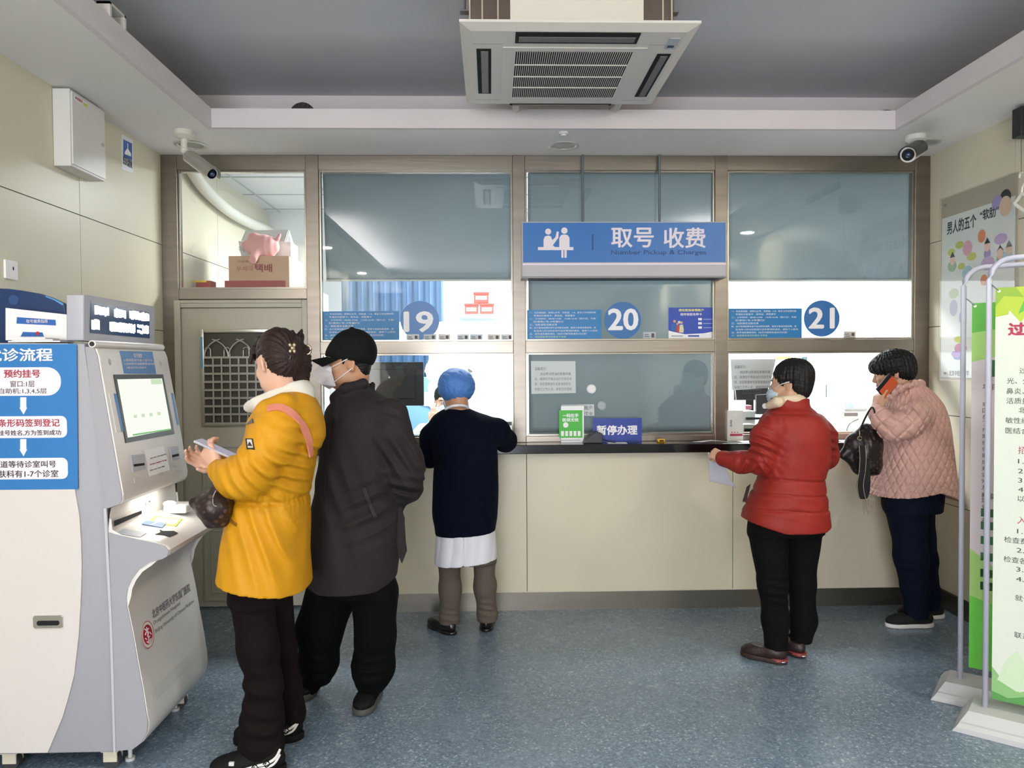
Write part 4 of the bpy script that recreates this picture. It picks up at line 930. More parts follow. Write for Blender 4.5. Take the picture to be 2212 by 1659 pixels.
# ================================================================== BLINDS
BL = mat('blind_fabric', '7b8589', .7, bump=.06, bscale=300, var=.04, vscale=2)
def blind(px0, px1, pyb, label, Y=5.03, skew=0, wav=.004):
    x0, x1 = W(px0, 400, Y).x, W(px1, 400, Y).x; z1 = ZC+.02; z0 = W(1200, pyb, Y).z
    t = thing('roller_blind', ((x0+x1)/2, Y, z0), label, 'blind', 'grey-blue roller blinds behind the service windows')
    bm = bmesh.new(); nx, nz = 40, 40; V = []
    for j in range(nz+1):
        for i in range(nx+1):
            x = x0+(x1-x0)*i/nx; z = z0+(z1-z0)*j/nz
            y = Y+wav*math.sin(3.1*i/nx*math.pi+4*j/nz)*(1-j/nz)+wav*.6*math.sin(9*i/nx+11*j/nz)
            V.append(bm.verts.new((x+skew*(1-j/nz)*(1-i/nx), y, z)))
    for j in range(nz):
        for i in range(nx): bm.faces.new((V[j*(nx+1)+i], V[j*(nx+1)+i+1], V[(j+1)*(nx+1)+i+1], V[(j+1)*(nx+1)+i]))
    r = bmesh.ops.solidify(bm, geom=bm.faces[:], thickness=.0012)
    me = bpy.data.meshes.new('fabric'); bm.to_mesh(me); bm.free(); link('blind_fabric', me, BL, t, smooth=True)
    MB().cyl((x0+skew, Y, z0-.004), (x1, Y, z0-.004), .007, seg=14).build('bottom_bar', mat('blind_bar', 'b9bfba', .4), t)
    MB().cyl((x0, Y, ZC+.04), (x1, Y, ZC+.04), .022, seg=20).build('roller_tube', mat('blind_bar', 'b9bfba', .4), t)
blind(696, 1104, 603, 'grey-blue roller blind half lowered behind window 19', skew=.02)
blind(1140, 1541, 936, 'grey-blue roller blind fully lowered behind window 20', wav=.006)
blind(1574, 1966, 606, 'grey-blue roller blind half lowered behind window 21', wav=.008)

# ================================================================== OFFICE THINGS
def simple(name, mb, m, label, cat, group=None, smooth=False):
    o = mb.build(name, m, None, smooth=smooth); return tag(o, label, cat, group)
# office desk behind the glass
simple('office_desk', MB().box((-1.05, 5.56, .98), (2.75, 6.0, 1.02), .004).box((-1.04, 5.60, .0), (-1.0, 5.98, .98)).box((2.70, 5.60, 0), (2.74, 5.98, .98)).box((.8, 5.6, 0), (.84, 5.98, .98)), mat('desk_white', 'e0e0de', .5), 'long white work desk behind the service windows', 'desk')
# curtain
def curtain(px0, px1, pyt, Y, label):
    x0, x1 = W(px0, 700, Y).x, W(px1, 700, Y).x; bm = bmesh.new(); n = 90; A = []; zt2 = OZ-.06
    for z in (zt2, .05):
        A.append([bm.verts.new((x0+(x1-x0)*i/n, Y+.035*math.sin(i*.62)+.012*math.sin(i*1.9+1), z)) for i in range(n+1)])
    for i in range(n): bm.faces.new((A[0][i], A[1][i], A[1][i+1], A[0][i+1]))
    bmesh.ops.solidify(bm, geom=bm.faces[:], thickness=.003); me = bpy.data.meshes.new('c'); bm.to_mesh(me); bm.free()
    t = thing('office_curtain', ((x0+x1)/2, Y, .05), label, 'curtain'); link('curtain_cloth', me, mat('curtain_blue', 'bcdcf8', .8), t, smooth=True)
    MB().cyl((x0-.1, Y, zt2+.02), (x1+.1, Y, zt2+.02), .012).build('curtain_rail', CHROME, t)
curtain(738, 958, 607, 6.75, 'pale blue curtain hanging in the office behind window 19')
Yb = 6.66; PB = Plane((0, Yb, 1.4), (1, 0, 0), (0, 0, 1))
o = MB().box((W(780, 0, Yb).x, Yb, .6), (W(962, 0, Yb).x, Yb+.02, W(0, 820, Yb).z)).build('blue_screen_panel', mat('panel_blue', '86b8ea', .6)); tag(o, 'blue panel with white cloud shapes behind the masked clerk', 'panel')
for i_, (px, py, r) in enumerate(((945, 838, 22), (920, 862, 18), (898, 846, 14), (938, 868, 16))):
    u, v = PB.uv(px, py); decal('cloud_shape', PB, disc_uv(u, v, r*.004, 28, ry=r*.0034), PRINTW, o, .0005, .002+.0015*i_)
# shelf with red boxes
Ys = 7.0
simple('wall_shelf', MB().box((W(985, 0, Ys).x, Ys-.15, W(0, 690, Ys).z), (W(1075, 0, Ys).x, OY-.001, W(0, 685.5, Ys).z)), OW, 'small white shelf carrying the red boxes', 'shelf')
RB = mat('box_red', 'c83c34', .5)
zs0 = W(0, 685.5, Ys).z+.001
hb_ = W(0, 661, Ys).z-zs0
for x0, x1, lv, lb in ((998, 1029, 0, 'left red storage box of the lower pair on the office shelf'), (1031, 1063, 0, 'right red storage box of the lower pair on the office shelf'), (1018, 1052, 1, 'red storage box on top of the other two red boxes')):
    xa1, xb1 = W(x0, 0, Ys-.1).x, W(x1, 0, Ys-.1).x; z = zs0+lv*(hb_+.002)
    t = thing('red_storage_box', ((xa1+xb1)/2, Ys, z), lb, 'box', 'red storage boxes on the office shelf')
    MB().box((xa1+.004, Ys-.1, z), (xb1-.004, Ys+.08, z+hb_*.8), .003).build('box_body', RB, t)
    MB().box((xa1, Ys-.104, z+hb_*.8), (xb1, Ys+.084, z+hb_), .003).build('lid', RB, t)
    MB().box((xa1+.02, Ys-.104, z+hb_*.3), (xb1-.02, Ys-.1, z+hb_*.62)).build('label_card', PAPER, t)
# round wall camera
c = W(1017, 798, 7.2); o = thing('dome_camera', c, 'round white wall camera with dark lens seen through window 19', 'camera')
MB().cyl((c.x, OY, c.z), (c.x, 7.17, c.z), .05, .045, seg=32).build('housing', WHITE, o); MB().cyl((c.x, 7.17, c.z), (c.x, 7.16, c.z), .026, seg=24).build('lens', mat('lens_grey', '6b625c', .3), o)
# monitor of window 19 (seen from behind)
def monitor(px0, px1, py0, py1, Y, label, stand=True, tilt=0):
    x0, x1 = W(px0, 0, Y).x, W(px1, 0, Y).x; z0, z1 = W(0, py1, Y).z, W(0, py0, Y).z
    t = thing('computer_monitor', ((x0+x1)/2, Y+.1, 1.021), label, 'monitor')
    MB().box((x0, Y, z0), (x1, Y+.03, z1), .004).box((x0+.06, Y-.012, z0+.05), (x1-.06, Y, z1-.05), .006).build('casing', mat('monitor_black', '1d1e20', .35), t)
    MB().box(((x0+x1)/2-.03, Y+.034, 1.03), ((x0+x1)/2+.03, Y+.05, (z0+z1)/2), .002).box(((x0+x1)/2-.1, Y-.01, 1.0205), ((x0+x1)/2+.1, Y+.15, 1.035), .002).build('stand', mat('monitor_black', '1d1e20', .35), t)
    MB().box((x0+.008, Y+.03, z0+.01), (x1-.008, Y+.033, z1-.008)).build('screen', mat('screen_dim', '9fb4c8', .3), t)
monitor(770, 908, 787, 883, 5.62, 'black monitor seen from behind through window 19')
monitor(1588, 1662, 838, 876, 5.80, 'low black monitor behind the paper notice at window 21')
o = thing('monitor_arm_stand', W(1650, 890, 5.58), 'dark angled monitor stand with a round hole beside the masked person in red', 'stand')
sp2 = [W(1634, 853, 5.58), W(1634, 895, 5.58), W(1700, 895, 5.58), W(1665, 851, 5.58)]
MB().prism([Vector((p.x, 5.58, max(p.z, 1.021))) for p in sp2], (0, .03, 0), .003).build('stand_body', mat('stand_dark', '2a2b2e', .4), o)
c = W(1652, 877, 5.58); MB().cyl((c.x, 5.579, c.z), (c.x, 5.576, c.z), .02, seg=24).build('hole', WHITE, o)
# window 21 shelf of machines
Yp = 5.75
def z_(py, Y=Yp): return max(W(1700, py, Y).z, 1.0215)
def bxp(mb, x0, y0, x1, y1, Y, d, bev=.003): return mb.box((W(x0, 0, Y).x, Y, z_(y1, Y)), (W(x1, 0, Y).x, Y+d, z_(y0, Y)), bev)
o = thing('ticket_printer', W(1845, 915, Yp), 'white ticket printer with a dark paper mouth behind window 21', 'printer')
bxp(MB(), 1817, 889, 1882, 960, 5.66, .2).build('printer_body', WHITE, o); bxp(MB(), 1829, 893, 1858, 900, 5.658, .01, 0).build('paper_mouth', mat('mouth_grey', '77726a', .5), o); bxp(MB(), 1829, 883, 1880, 888.5, 5.66, .18).build('top_tray', mat('tray_grey', 'c4c4c0', .4), o)
simple('blue_tub', bxp(MB(), 1829, 871, 1851, 882.8, 5.70, .1, .006), mat('tub_blue', 'b4c4e0', .4), 'pale blue tub on top of the white ticket printer', 'tub')
simple('desktop_machine', bxp(MB(), 1604, 887, 1634, 960, 5.61, .16, .006), mat('machine_white', 'd4d4d0', .4), 'white desktop machine beside the low monitor at window 21', 'machine')
simple('black_keyboard_tray', bxp(MB(), 1614, 901, 1660, 906, 5.585, .02, .001), BLACKP, 'thin black tray in front of the white desktop machine', 'tray')
simple('grey_card_machine', bxp(MB(), 1608, 916, 1632, 940, 5.2, .1, .004).box((W(1608, 0, 5.2).x, 5.2, CT), (W(1632, 0, 5.2).x, 5.3, CT+.05)), mat('machine_grey', '9d9b94', .4), 'low grey machine on the counter behind the payment card', 'machine')
simple('pink_stamp_box', bxp(MB(), 1612, 875, 1626, 884, 5.62, .08, .004), mat('stamp_pink', 'dc8f98', .5), 'small pink box on the white desktop machine', 'box')
# payment card stand window 21
g5 = front_pl(4.875); o = thing('payment_card_stand', W(1589, 942, 4.875), 'white payment card with a magenta foot at window 21', 'card stand')
MB().box((W(1572, 0, 4.875).x+.002, 4.875, CT), (W(1607, 0, 4.875).x, 4.879, W(0, 899, 4.875).z)).build('card', mat('pay_white', 'd9d8d4', .5), o)
decal('magenta_foot', g5, rect_px(g5, 1577, 937, 1604, 942), mat('foot_magenta', 'b03058', .5), o, .0003, .0006)
text_px('支付', g5, 1577, 906, 1581, 922, BLK, o, n0=.0006)
for i in range(3): u, v = g5.uv(1581+i*6, 934); decal('red_dot', g5, disc_uv(u, v, .004, 14), mat('poster_red2', 'b8222c', .5), o, .0003, .0006)
# illustrated wall chart in office
Yc = 7.24; PC = Plane((0, Yc, 1.5), (1, 0, 0), (0, 0, 1))
o = decal('wall_chart', PC, rect_px(PC, 1675, 768, 1788, 868), mat('chart_white', 'eef0ee', .6)); tag(o, 'illustrated wall chart in blue and red on the office wall', 'chart')
decal('dark_heading', PC, quad(PC, [(1731, 780), (1783, 780), (1783, 771), (1731, 771)]), mat('chart_dark', '4a6470', .6), o, .002, .0006)
for pts, c in (([(1768, 782), (1776, 779), (1772, 796), (1766, 812), (1757, 818), (1750, 812), (1762, 803)], '6fa9b4'), ([(1748, 778), (1758, 776), (1756, 790), (1751, 788)], 'cc5a4a'), ([(1733, 778), (1743, 782), (1738, 792), (1732, 788)], 'c0504a'), ([(1750, 838), (1762, 838), (1758, 866), (1751, 866)], '7fb0b8'), ([(1676, 771), (1708, 770), (1708, 776), (1676, 777)], '8f8a5a')):
    decal('figure_print', PC, quad(PC, pts[::-1]) , mat('ch_'+c, c, .6), o, .002, .0006)
# white cabinet block far right with joints, paper sheets
o = thing('white_cabinet', (W(1880, 0, 7.0).x, 7.0, 0), 'tall white cupboard against the office wall behind window 21', 'cupboard')
MB().box((W(1780, 0, 6.9).x, 6.9, 0), (XO-.02, OY-.002, 2.0), .003).build('carcass', WHITE, o)
MB().box((W(1783, 0, 6.9).x, 6.885, .02), (W(1893, 0, 6.9).x, 6.9, 1.98), .002).build('cupboard_door', WHITE, o); MB().box((W(1895, 0, 6.9).x, 6.885, .02), (XO-.03, 6.9, 1.98), .002).build('cupboard_door', WHITE, o)
mb = MB().cyl((W(1789, 0, 6.88).x, 6.88, W(0, 843, 6.88).z), (W(1789, 0, 6.88).x, 6.88, W(0, 870, 6.88).z), .006); simple('cupboard_pull', mb, mat('pull_dark', '5a626c', .5), 'dark vertical pull beside the white cupboard', 'handle')
mb = MB().tube(bez([W(1850, 905, 5.68)+Vector((0, -.03, 0)), W(1836, 915, 5.6), W(1827, 935, 5.58)], 8), .003, 8); simple('thin_black_cable', mb, BLACKP, 'thin black cable curving down from the ticket printer', 'cable')
mb = MB().tube(bez([W(1572, 760, 5.02), W(1576, 810, 5.03), W(1580, 860, 5.03), W(1576, 905, 5.04)], 8), .0022, 8).tube(bez([W(1588, 842, 5.05), W(1590, 870, 5.06), W(1586, 905, 5.06)], 8), .0022, 8); simple('white_cable', mb, PAPER, 'pair of thin white cables hanging inside the left edge of window 21', 'cable')
# right side of window 19: white drawers and a machine
simple('narrow_drawer_unit', MB().box((W(1060, 0, 6.9).x, 6.9, 0), (W(1125, 0, 6.9).x, OY-.002, W(0, 893, 6.9).z), .003), WHITE, 'low white drawer unit against the office wall behind window 19', 'drawers')
o = thing('desk_machine', W(1090, 925, 5.7), 'small grey and white machine on the desk at the right of window 19', 'machine'); bxp(MB(), 1078, 905, 1105, 960, 5.70, .12).build('machine_body', mat('machine_white', 'd4d4d0', .4), o); bxp(MB(), 1085, 907, 1101, 914, 5.697, .01, 0).build('paper_mouth', mat('mouth_dark', '4a4a48', .5), o)
# behind the transom: steel cabinet carrying cartons
Yk = 5.35
zcab = W(500, 622, Yk).z
o = thing('steel_cabinet', (-1.6, Yk+.2, 0), 'tall cream steel cabinet behind the door, carrying the cartons', 'cabinet')
MB().box((XL+.01, Yk, 0), (W(672, 0, Yk).x, Yk+.45, zcab-.012), .003).build('carcass', mat('cabinet_cream', 'd6d4c8', .5), o)
zk = zcab-.0115
def bx2(x0, x1, yt, Y, d, zb=None): zb = zk if zb is None else zb; return MB().box((W(x0, 0, Y).x, Y, zb), (W(x1, 0, Y).x, Y+d, W(500, yt, Y).z), .002)
KR = mat('carton_brown', 'c09a80', .7, var=.06, vscale=4); KP = Plane((0, Yk+.02, 2), (1, 0, 0), (0, 0, 1))
o = thing('parcel_carton', (W(550, 0, Yk).x, Yk+.15, zk), 'brown parcel carton with red Korean lettering behind the transom window', 'carton')
bx2(485, 617, 553, Yk+.02, .40).build('carton', KR, o)
decal('red_band', KP, rect_px(KP, 485.5, 606, 616.5, 622), mat('carton_red', '9c4444', .6), o, .0003, .0008)
text_px('우체국', KP, 510, 575, 548, 586, mat('ink_rust', '9a5f4c', .6), o, n0=.0005); text_px('택배', KP, 551, 570, 588, 588, mat('ink_rust2', '8a3e38', .6), o, n0=.0005, bold=.02); text_px('마음을전하는', KP, 514, 562, 560, 567, mat('ink_rust', '9a5f4c', .6), o, n0=.0005)
ztop = W(500, 553, Yk+.02).z+.001
WC = mat('carton_white', 'cfd0ce', .6); w1 = Plane((0, Yk+.19, 2.1), (1, 0, 0), (0, 0, 1))
o = thing('white_carton', (W(555, 0, Yk).x, Yk+.15, ztop), 'open white carton with printed flaps on the brown parcel carton', 'carton')
MB().prism([Vector((W(x, 0, Yk+.19).x, Yk+.19, max(W(x, y, Yk+.19).z, ztop))) for x, y in ((513, 556), (621, 556), (621, 523), (507, 521))], (0, .2, 0)).build('carton', WC, o)
MB().prism([W(521, 520, Yk+.19), W(530, 498, Yk+.26), W(623, 496, Yk+.26), W(615, 522, Yk+.19)], (0, .006, .0)).build('flap', WC, o)
MB().prism([W(624, 497, Yk+.26), W(615, 530, Yk+.2), W(633, 550, Yk+.2), W(634, 530, Yk+.26)], (.004, 0, 0)).build('flap', WC, o)
text_px('우체국', w1, 515, 532, 536, 545, mat('ink_mid', '77797c', .7), o, n0=.0006)
# pink toy cushion: one soft body with trunk, ear and tail
toyc = W(566, 530, Yk-.08)
simple('yellow_red_packet', bx2(413, 446, 606, Yk+.03, .1), mat('packet_red', 'a8383c', .5), 'small red and yellow packet at the left of the transom window', 'packet')
dp = decal('packet_stripe', Plane((0, Yk+.03, 2), (1, 0, 0), (0, 0, 1)), rect_px(Plane((0, Yk+.03, 2), (1, 0, 0), (0, 0, 1)), 413, 605.5, 446, 610), mat('packet_yellow', 'e8d040', .5)); pk = [o_ for o_ in bpy.data.objects if o_.name.startswith('yellow_red_packet')][0]; dp.parent = pk; dp.location = dp.location-pk.location
# drooping white duct along the left wall
pp = [WX(405, 352, XL+.06), WX(440, 405, XL+.06), WX(490, 452, XL+.06), WX(540, 482, XL+.06), WX(585, 500, XL+.06)]
simple('air_duct', MB().tube(bez(pp, 8), .042, 18), mat('duct_white', 'd9d7cc', .5, bump=.3, bscale=30), 'white insulated duct drooping along the office wall in transom window', 'duct', smooth=True)
simple('wall_papers', MB().box((W(634, 0, 7.2).x, 7.235, W(0, 612, 7.2).z), (W(668, 0, 7.2).x, 7.2485, W(0, 525, 7.2).z)), PAPER, 'white papers pinned on the office rear wall', 'paper')

# ================================================================== RIGHT WALL poster in acrylic case
RWP = wall_pl(XR, 1); RWP.u = Vector((0, -1, 0)); RWP.n = Vector((-1, 0, 0))
pt_ = thing('health_poster_case', WX(2110, 800, XR), 'acrylic poster case with a pastel cartoon health poster on the right wall', 'poster')
ya = WX(2034, 600, XR).y; yb3 = WX(2212+70, 600, XR).y
def rp(px, py): q = WX(px, py, XR); return (q.y, q.z)
zt3 = WX(2034, 432, XR).z; zb3 = WX(2036, 818, XR).z
zp3 = WX(2034, 474, XR).z
pw = ya-WX(2199, 600, XR).y; print('poster', ya, yb3, zt3, zb3, pw)
MB().box((XR-.004, ya-pw*1.0, zb3), (XR-.001, ya, zt3)).build('back_board', mat('board_cream', 'b3ab98', .4), pt_)
PY1 = ya-.01; PY0 = ya-pw*.97
MB().box((XR-.0065, PY0, zb3+.01), (XR-.0045, PY1, zp3)).build('poster_sheet', mat('poster_paper', 'e3e6e4', .45), pt_)
RW2 = Plane((XR-.0065, ya, 1.8), (0, -1, 0), (0, 0, 1))
def rq(name, pts, m, n0=.0004): 
    return decal(name, RW2, [RW2.uv(*p) for p in pts], m, pt_, n0, .0005)
_rk = [0]
def rd(name, px, py, ru, rv, c, n0=.0004):
    _rk[0] += 1; n0 += .00012*(_rk[0] % 7); u, v = RW2.uv(px, py); return decal(name, RW2, disc_uv(u, v, ru, 20, ry=rv), mat('pp_'+c, c, .6), pt_, n0, .0005)
text_px('男人的五个', RW2, 2045, 510-24, 2110, 510, BLK, pt_, n0=.0004, bold=-.0) if 0 else None
def rtext(body, pxl, pxr, pyb, pyt, m, **k):
    a = RW2.uv(pxl, pyb); b = RW2.uv(pxr, pyt); c = RW2.uv(pxl, pyt); return text(body, RW2, (a[0], a[1], b[0], c[1]), m, pt_, n0=.0006, th=.0004, **k)
def otext(*a): rtext(*a, BLK, bold=.012)
otext('男人的五个', 2046, 2109, 508, 480); otext('“软肋”', 2117, 2158, 478, 455)
rd('cartoon_hair', 2172, 427, .045, .045, '2a2428'); rd('cartoon_face', 2172, 445, .05, .055, 'e8c8b0', .001); rd('purple_blob', 2154, 437, .045, .04, 'a79bd0')
for px, py, ru, rv, c in ((2121, 510, .035, .038, 'e08a5a'), (2126, 605, .032, .032, 'e08a5a'), (2073, 529, .04, .022, 'c3cc62'), (2055, 545, .036, .022, 'c3cc62'), (2099, 554, .046, .024, 'c3cc62'), (2077, 575, .035, .02, 'c3cc62'), (2090, 536, .045, .045, 'e0a2b4'), (2090, 590, .05, .045, 'a9d2da'), (2162, 516, .055, .03, 'c8acd8'), (2134, 569, .06, .04, 'c8acd8'), (2057, 575, .045, .035, '9fc0a4'), (2133, 548, .03, .03, '9a8ac0'), (2163, 558, .04, .035, '8fb08c'), (2176, 553, .04, .03, 'a8cae0')):
    rd('speech_shape', px, py, ru, rv, c)
for px, py in ((2058, 562), (2133, 532), (2161, 548), (2180, 539)):
    rd('cartoon_head', px, py, .026, .03, 'e8c4b4', .001); u, v = RW2.uv(px, py-6); decal('cartoon_hair_tuft', RW2, [(u-.026, v-.0), (u+.026, v), (u, v+.035)], BLK, pt_, .0016, .0005)
for px, py, ru, rv, c in ((2060, 634, .05, .03, 'bcd0a4'), (2060, 665, .04, .05, 'b9b4d8'), (2080, 685, .035, .045, '9fa8d8'), (2072, 733, .05, .02, 'ccd068'), (2075, 752, .06, .03, 'cf9ab0'), (2066, 765, .05, .02, 'b49ad0'), (2070, 772, .05, .015, '8aa0c8'), (2082, 633, .02, .02, 'a8c0dc')):
    rd('speech_shape', px, py, ru, rv, c)
rtext('北京中医药大学', 2050, 2093, 812, 800, GREY)
for py in (443, 806): u, v = RW2.uv(2044, py); decal('case_screw', RW2, disc_uv(u, v, .012, 16, ry=.008), mat('screw_grey', '8a8474', .4), pt_, .006, .004)
MB().box((XR-.016, ya-pw, zb3-.012), (XR-.0125, ya+.004, zt3+.004)).build('acrylic_cover', CLEAR, pt_)
# hanger and black clip at the right edge
hy = WX(2206, 380, XR-.08).y
hp = Plane((XR-.08, hy, 2.5), (0, -1, 0), (0, 0, 1))
o = thing('clothes_hanger', WX(2206, 430, XR-.08), 'white plastic hanger on a string at the right edge', 'hanger')
HW = mat('hanger_white', 'e8e6de', .2)
p = lambda x, y: WX(x, y, XR-.08)
MB().tube(bez([p(2202, 384), p(2205, 374), p(2215, 374), p(2217, 388), p(2209, 402), p(2207, 420)], 5), .005, 8).build('hook', HW, o)
MB().tube(bez([p(2207, 418), p(2198, 432), p(2193, 440), p(2212, 455), p(2245, 470)], 6), .009, 10).tube(bez([p(2207, 418), p(2225, 424), p(2250, 430)], 6), .009, 10).build('arms', HW, o)
q = p(2203, 300)
simple('black_wall_clip', MB().box((XR-.11, q.y-.05, WX(2200, 300, XR-.08).z), (XR-.001, q.y+.02, WX(2200, 237, XR-.08).z), .004), mat('clip_black', '1e1e26', .4), 'black holder fixed high on the right wall at the photo edge', 'holder')
simple('hanging_string', MB().cyl(p(2206, 300), p(2206, 376), .0018, seg=8), mat('string_grey', '6e6a60', .6), 'thin string between the black holder and the hanger', 'string')
# ================================================================== BANNER STANDS
SG = mat('stand_lilac', 'c3c3d4', .35); SBS = mat('stand_base', 'c9c9cc', .35)
GRN = [mat('ban_green%d' % i, c, .45) for i, c in enumerate(('62be4a', 'a8d67c', '6dd04a', '93b83c', 'b7cf3e'))]
BINK = mat('banner_ink', '3b4038', .6); DG = mat('banner_darkgreen', '2c6e44', .5); BR = mat('banner_red', 'b33050', .5); BP_ = mat('banner_paper', 'dfe5d8', .5); BPK = mat('banner_pinkish', 'ddd2dc', .5)
def banner(name, Yn, pxp, ang, w_, label, pz, sheet_m):
    """pole foot at pixel, frame turned about z by ang; returns the sheet plane"""
    foot = WZ(*pxp, .075); d = Vector((math.cos(ang), math.sin(ang), 0)); nrm = Vector((math.sin(ang), -math.cos(ang), 0))
    t = thing(name, (foot.x, foot.y, 0), label, 'banner stand')
    H = pz; R_ = .085
    pts = [foot-Vector((0, 0, .06)), foot+Vector((0, 0, H-R_-.075))]
    for k in range(1, 7): a = math.pi/2*k/6; pts.append(foot+d*(R_*(1-math.cos(a)))+Vector((0, 0, H-R_-.075+R_*math.sin(a))))
    for k in range(0, 7): a = math.pi/2*k/6; pts.append(foot+d*(w_-R_+R_*math.sin(a))+Vector((0, 0, H-R_-.075+R_*math.cos(a))))
    pts.append(foot+d*w_-Vector((0, 0, .06)))
    MB().tube(pts, .0115, 14).build('tube_frame', SG, t, smooth=True)
    c = foot+d*(w_/2)-Vector((0, 0, foot.z)); bw = w_/2+.10
    prof = [(-.17, 0), (-.17, .022), (-.15, .034), (-.135, .036), (-.085, .068), (.085, .068), (.135, .036), (.15, .034), (.17, .022), (.17, 0)]
    mb = MB(); A_ = [mb.bm.verts.new(c-d*bw*(1-.12*(z/.068))+nrm*x+Vector((0, 0, z+.001))) for x, z in prof]; B2 = [mb.bm.verts.new(c+d*bw*(1-.12*(z/.068))+nrm*x+Vector((0, 0, z+.001))) for x, z in prof]
    mb.bm.faces.new(A_); mb.bm.faces.new(B2[::-1]); n = len(prof)
    for k in range(n): mb.bm.faces.new((A_[k], B2[k], B2[(k+1) % n], A_[(k+1) % n]))
    mb.build('base', SBS, t)
    return t, foot, d, nrm
# rear stand
t1, f1_, d1, n1_ = banner('banner_stand', 0, (2074, 1462), math.radians(-38), .62, 'light banner stand nearer the wall, its green and pink sheet half hidden', 1.98, None)
p1_ = Plane(f1_+n1_*.002+Vector((0, 0, .9)), d1, (0, 0, 1))
f1u0, f1v1 = p1_.uv(2100, 655); _, f1v0 = p1_.uv(2088, 1440)
w1_ = .54
s1_ = decal('banner_sheet', p1_, [(f1u0, f1v0), (f1u0+w1_, f1v0), (f1u0+w1_, f1v1), (f1u0, f1v1)], BPK, t1, 0, .001)
H1 = f1v1-f1v0
decal('green_corner', p1_, [(f1u0, f1v1-H1*.081), (f1u0+w1_, f1v1-H1*.03), (f1u0+w1_, f1v1), (f1u0, f1v1)], GRN[0], s1_, .0012, .0004)
decal('pale_green_corner', p1_, [(f1u0, f1v1-H1*.16), (f1u0+w1_, f1v1-H1*.08), (f1u0+w1_, f1v1-H1*.03), (f1u0, f1v1-H1*.081)], GRN[1], s1_, .0012, .0004)
decal('green_foot', p1_, [(f1u0, f1v0), (f1u0+w1_, f1v0), (f1u0+w1_, f1v0+H1*.10), (f1u0, f1v0+H1*.20)], GRN[2], s1_, .0012, .0004)
decal('pale_green_foot', p1_, [(f1u0, f1v0+H1*.20), (f1u0+w1_*.5, f1v0+H1*.15), (f1u0+w1_*.35, f1v0+H1*.24), (f1u0, f1v0+H1*.33)], GRN[1], s1_, .0012, .0004)
ucol = p1_.uv(2121, 1000)[0]; ubox = p1_.uv(2118, 1200)[0]
for i, hh in enumerate((.42, .385, .345, .30, .255, .22)):
    decal('green_box', p1_, [(ubox, f1v0+H1*hh), (ubox+.1, f1v0+H1*hh), (ubox+.1, f1v0+H1*(hh+.022)), (ubox, f1v0+H1*(hh+.022))], DG, s1_, .0012, .0004)
decal('green_box', p1_, [(f1u0+.08, f1v0+H1*.80), (f1u0+.2, f1v0+H1*.80), (f1u0+.2, f1v0+H1*.845), (f1u0+.08, f1v0+H1*.845)], DG, s1_, .0012, .0004)
col_ = '病国在了疗期感律期度案实常及液病复液者'
for i, ch in enumerate(col_):
    v = f1v0+H1*(.72-.0175*i); text(ch, p1_, (ucol, v, ucol+.022, v+.021), BINK, s1_, n0=.0012, th=.0004)
text('招募', p1_, (ucol, f1v0+H1*.468, ucol+.06, f1v0+H1*.485), BINK, s1_, n0=.0012, th=.0004); text('项目', p1_, (ucol, f1v0+H1*.765, ucol+.06, f1v0+H1*.78), BINK, s1_, n0=.0012, th=.0004)
# front stand
t2, f2_, d2, n2_ = banner('banner_stand', 0, (2128, 1524), math.radians(-40), .62, 'nearest banner stand with a pale leaf-topped recruiting sheet at right edge', 1.98, None)
p2_ = Plane(f2_+n2_*.002+Vector((0, 0, .9)), d2, (0, 0, 1))
u0, v1 = p2_.uv(2154, 622); _, v0 = p2_.uv(2139, 1508); u0 = (p2_.uv(2154, 622)[0]+p2_.uv(2139, 1508)[0])/2
w2 = .54; H2 = v1-v0
s2 = decal('banner_sheet', p2_, [(u0, v0), (u0+w2, v0), (u0+w2, v1), (u0, v1)], BP_, t2, 0, .001)
def dd(name, pts, m, n0=.0012): return decal(name, p2_, [(u0+a, v0+H2*b) for a, b in pts], m, s2, n0, .0004)
dd('leaf_print', [(0, .93), (.045, .935), (.05, .945), (.09, .915), (.13, .955), (.2, .92), (.3, .96), (w2, .93), (w2, 1), (0, 1)], GRN[4])
dd('leaf_print', [(0, .955), (.03, .98), (.1, .975), (.07, 1), (0, 1)], GRN[3], .0018); dd('leaf_print', [(.08, .935), (.16, .965), (.26, .93), (.2, .99), (.12, 1)], GRN[0], .0018)
dd('lotus_print', [(0, 0), (w2, 0), (w2, .09), (.2, .06), (.1, .03), (.04, .05), (0, .08)], mat('lotus_green', '8fc07c', .5)); dd('lotus_print', [(0, .02), (.06, .01), (.16, .03), (.3, .005), (w2, .02), (w2, 0), (0, 0)], mat('lotus_dark', '5a9c52', .5), .0018)
dd('lotus_petal', [(.02, .05), (.05, .10), (.09, .13), (.12, .10), (.14, .055), (.09, .03)], mat('lotus_pale', 'cfe4c4', .5), .0018)
def bt(tx, px, py, hpx, m=BINK, bold=0):
    a, b = p2_.uv(px, py+hpx); c_, d_2 = p2_.uv(px, py); h = d_2-b
    text(tx, p2_, (a, b, a+h*1.08*len(tx), d_2), m, s2, n0=.0012, th=.0004, bold=bold)
bt('过敏', 2177, 697, 29, BR, .03)
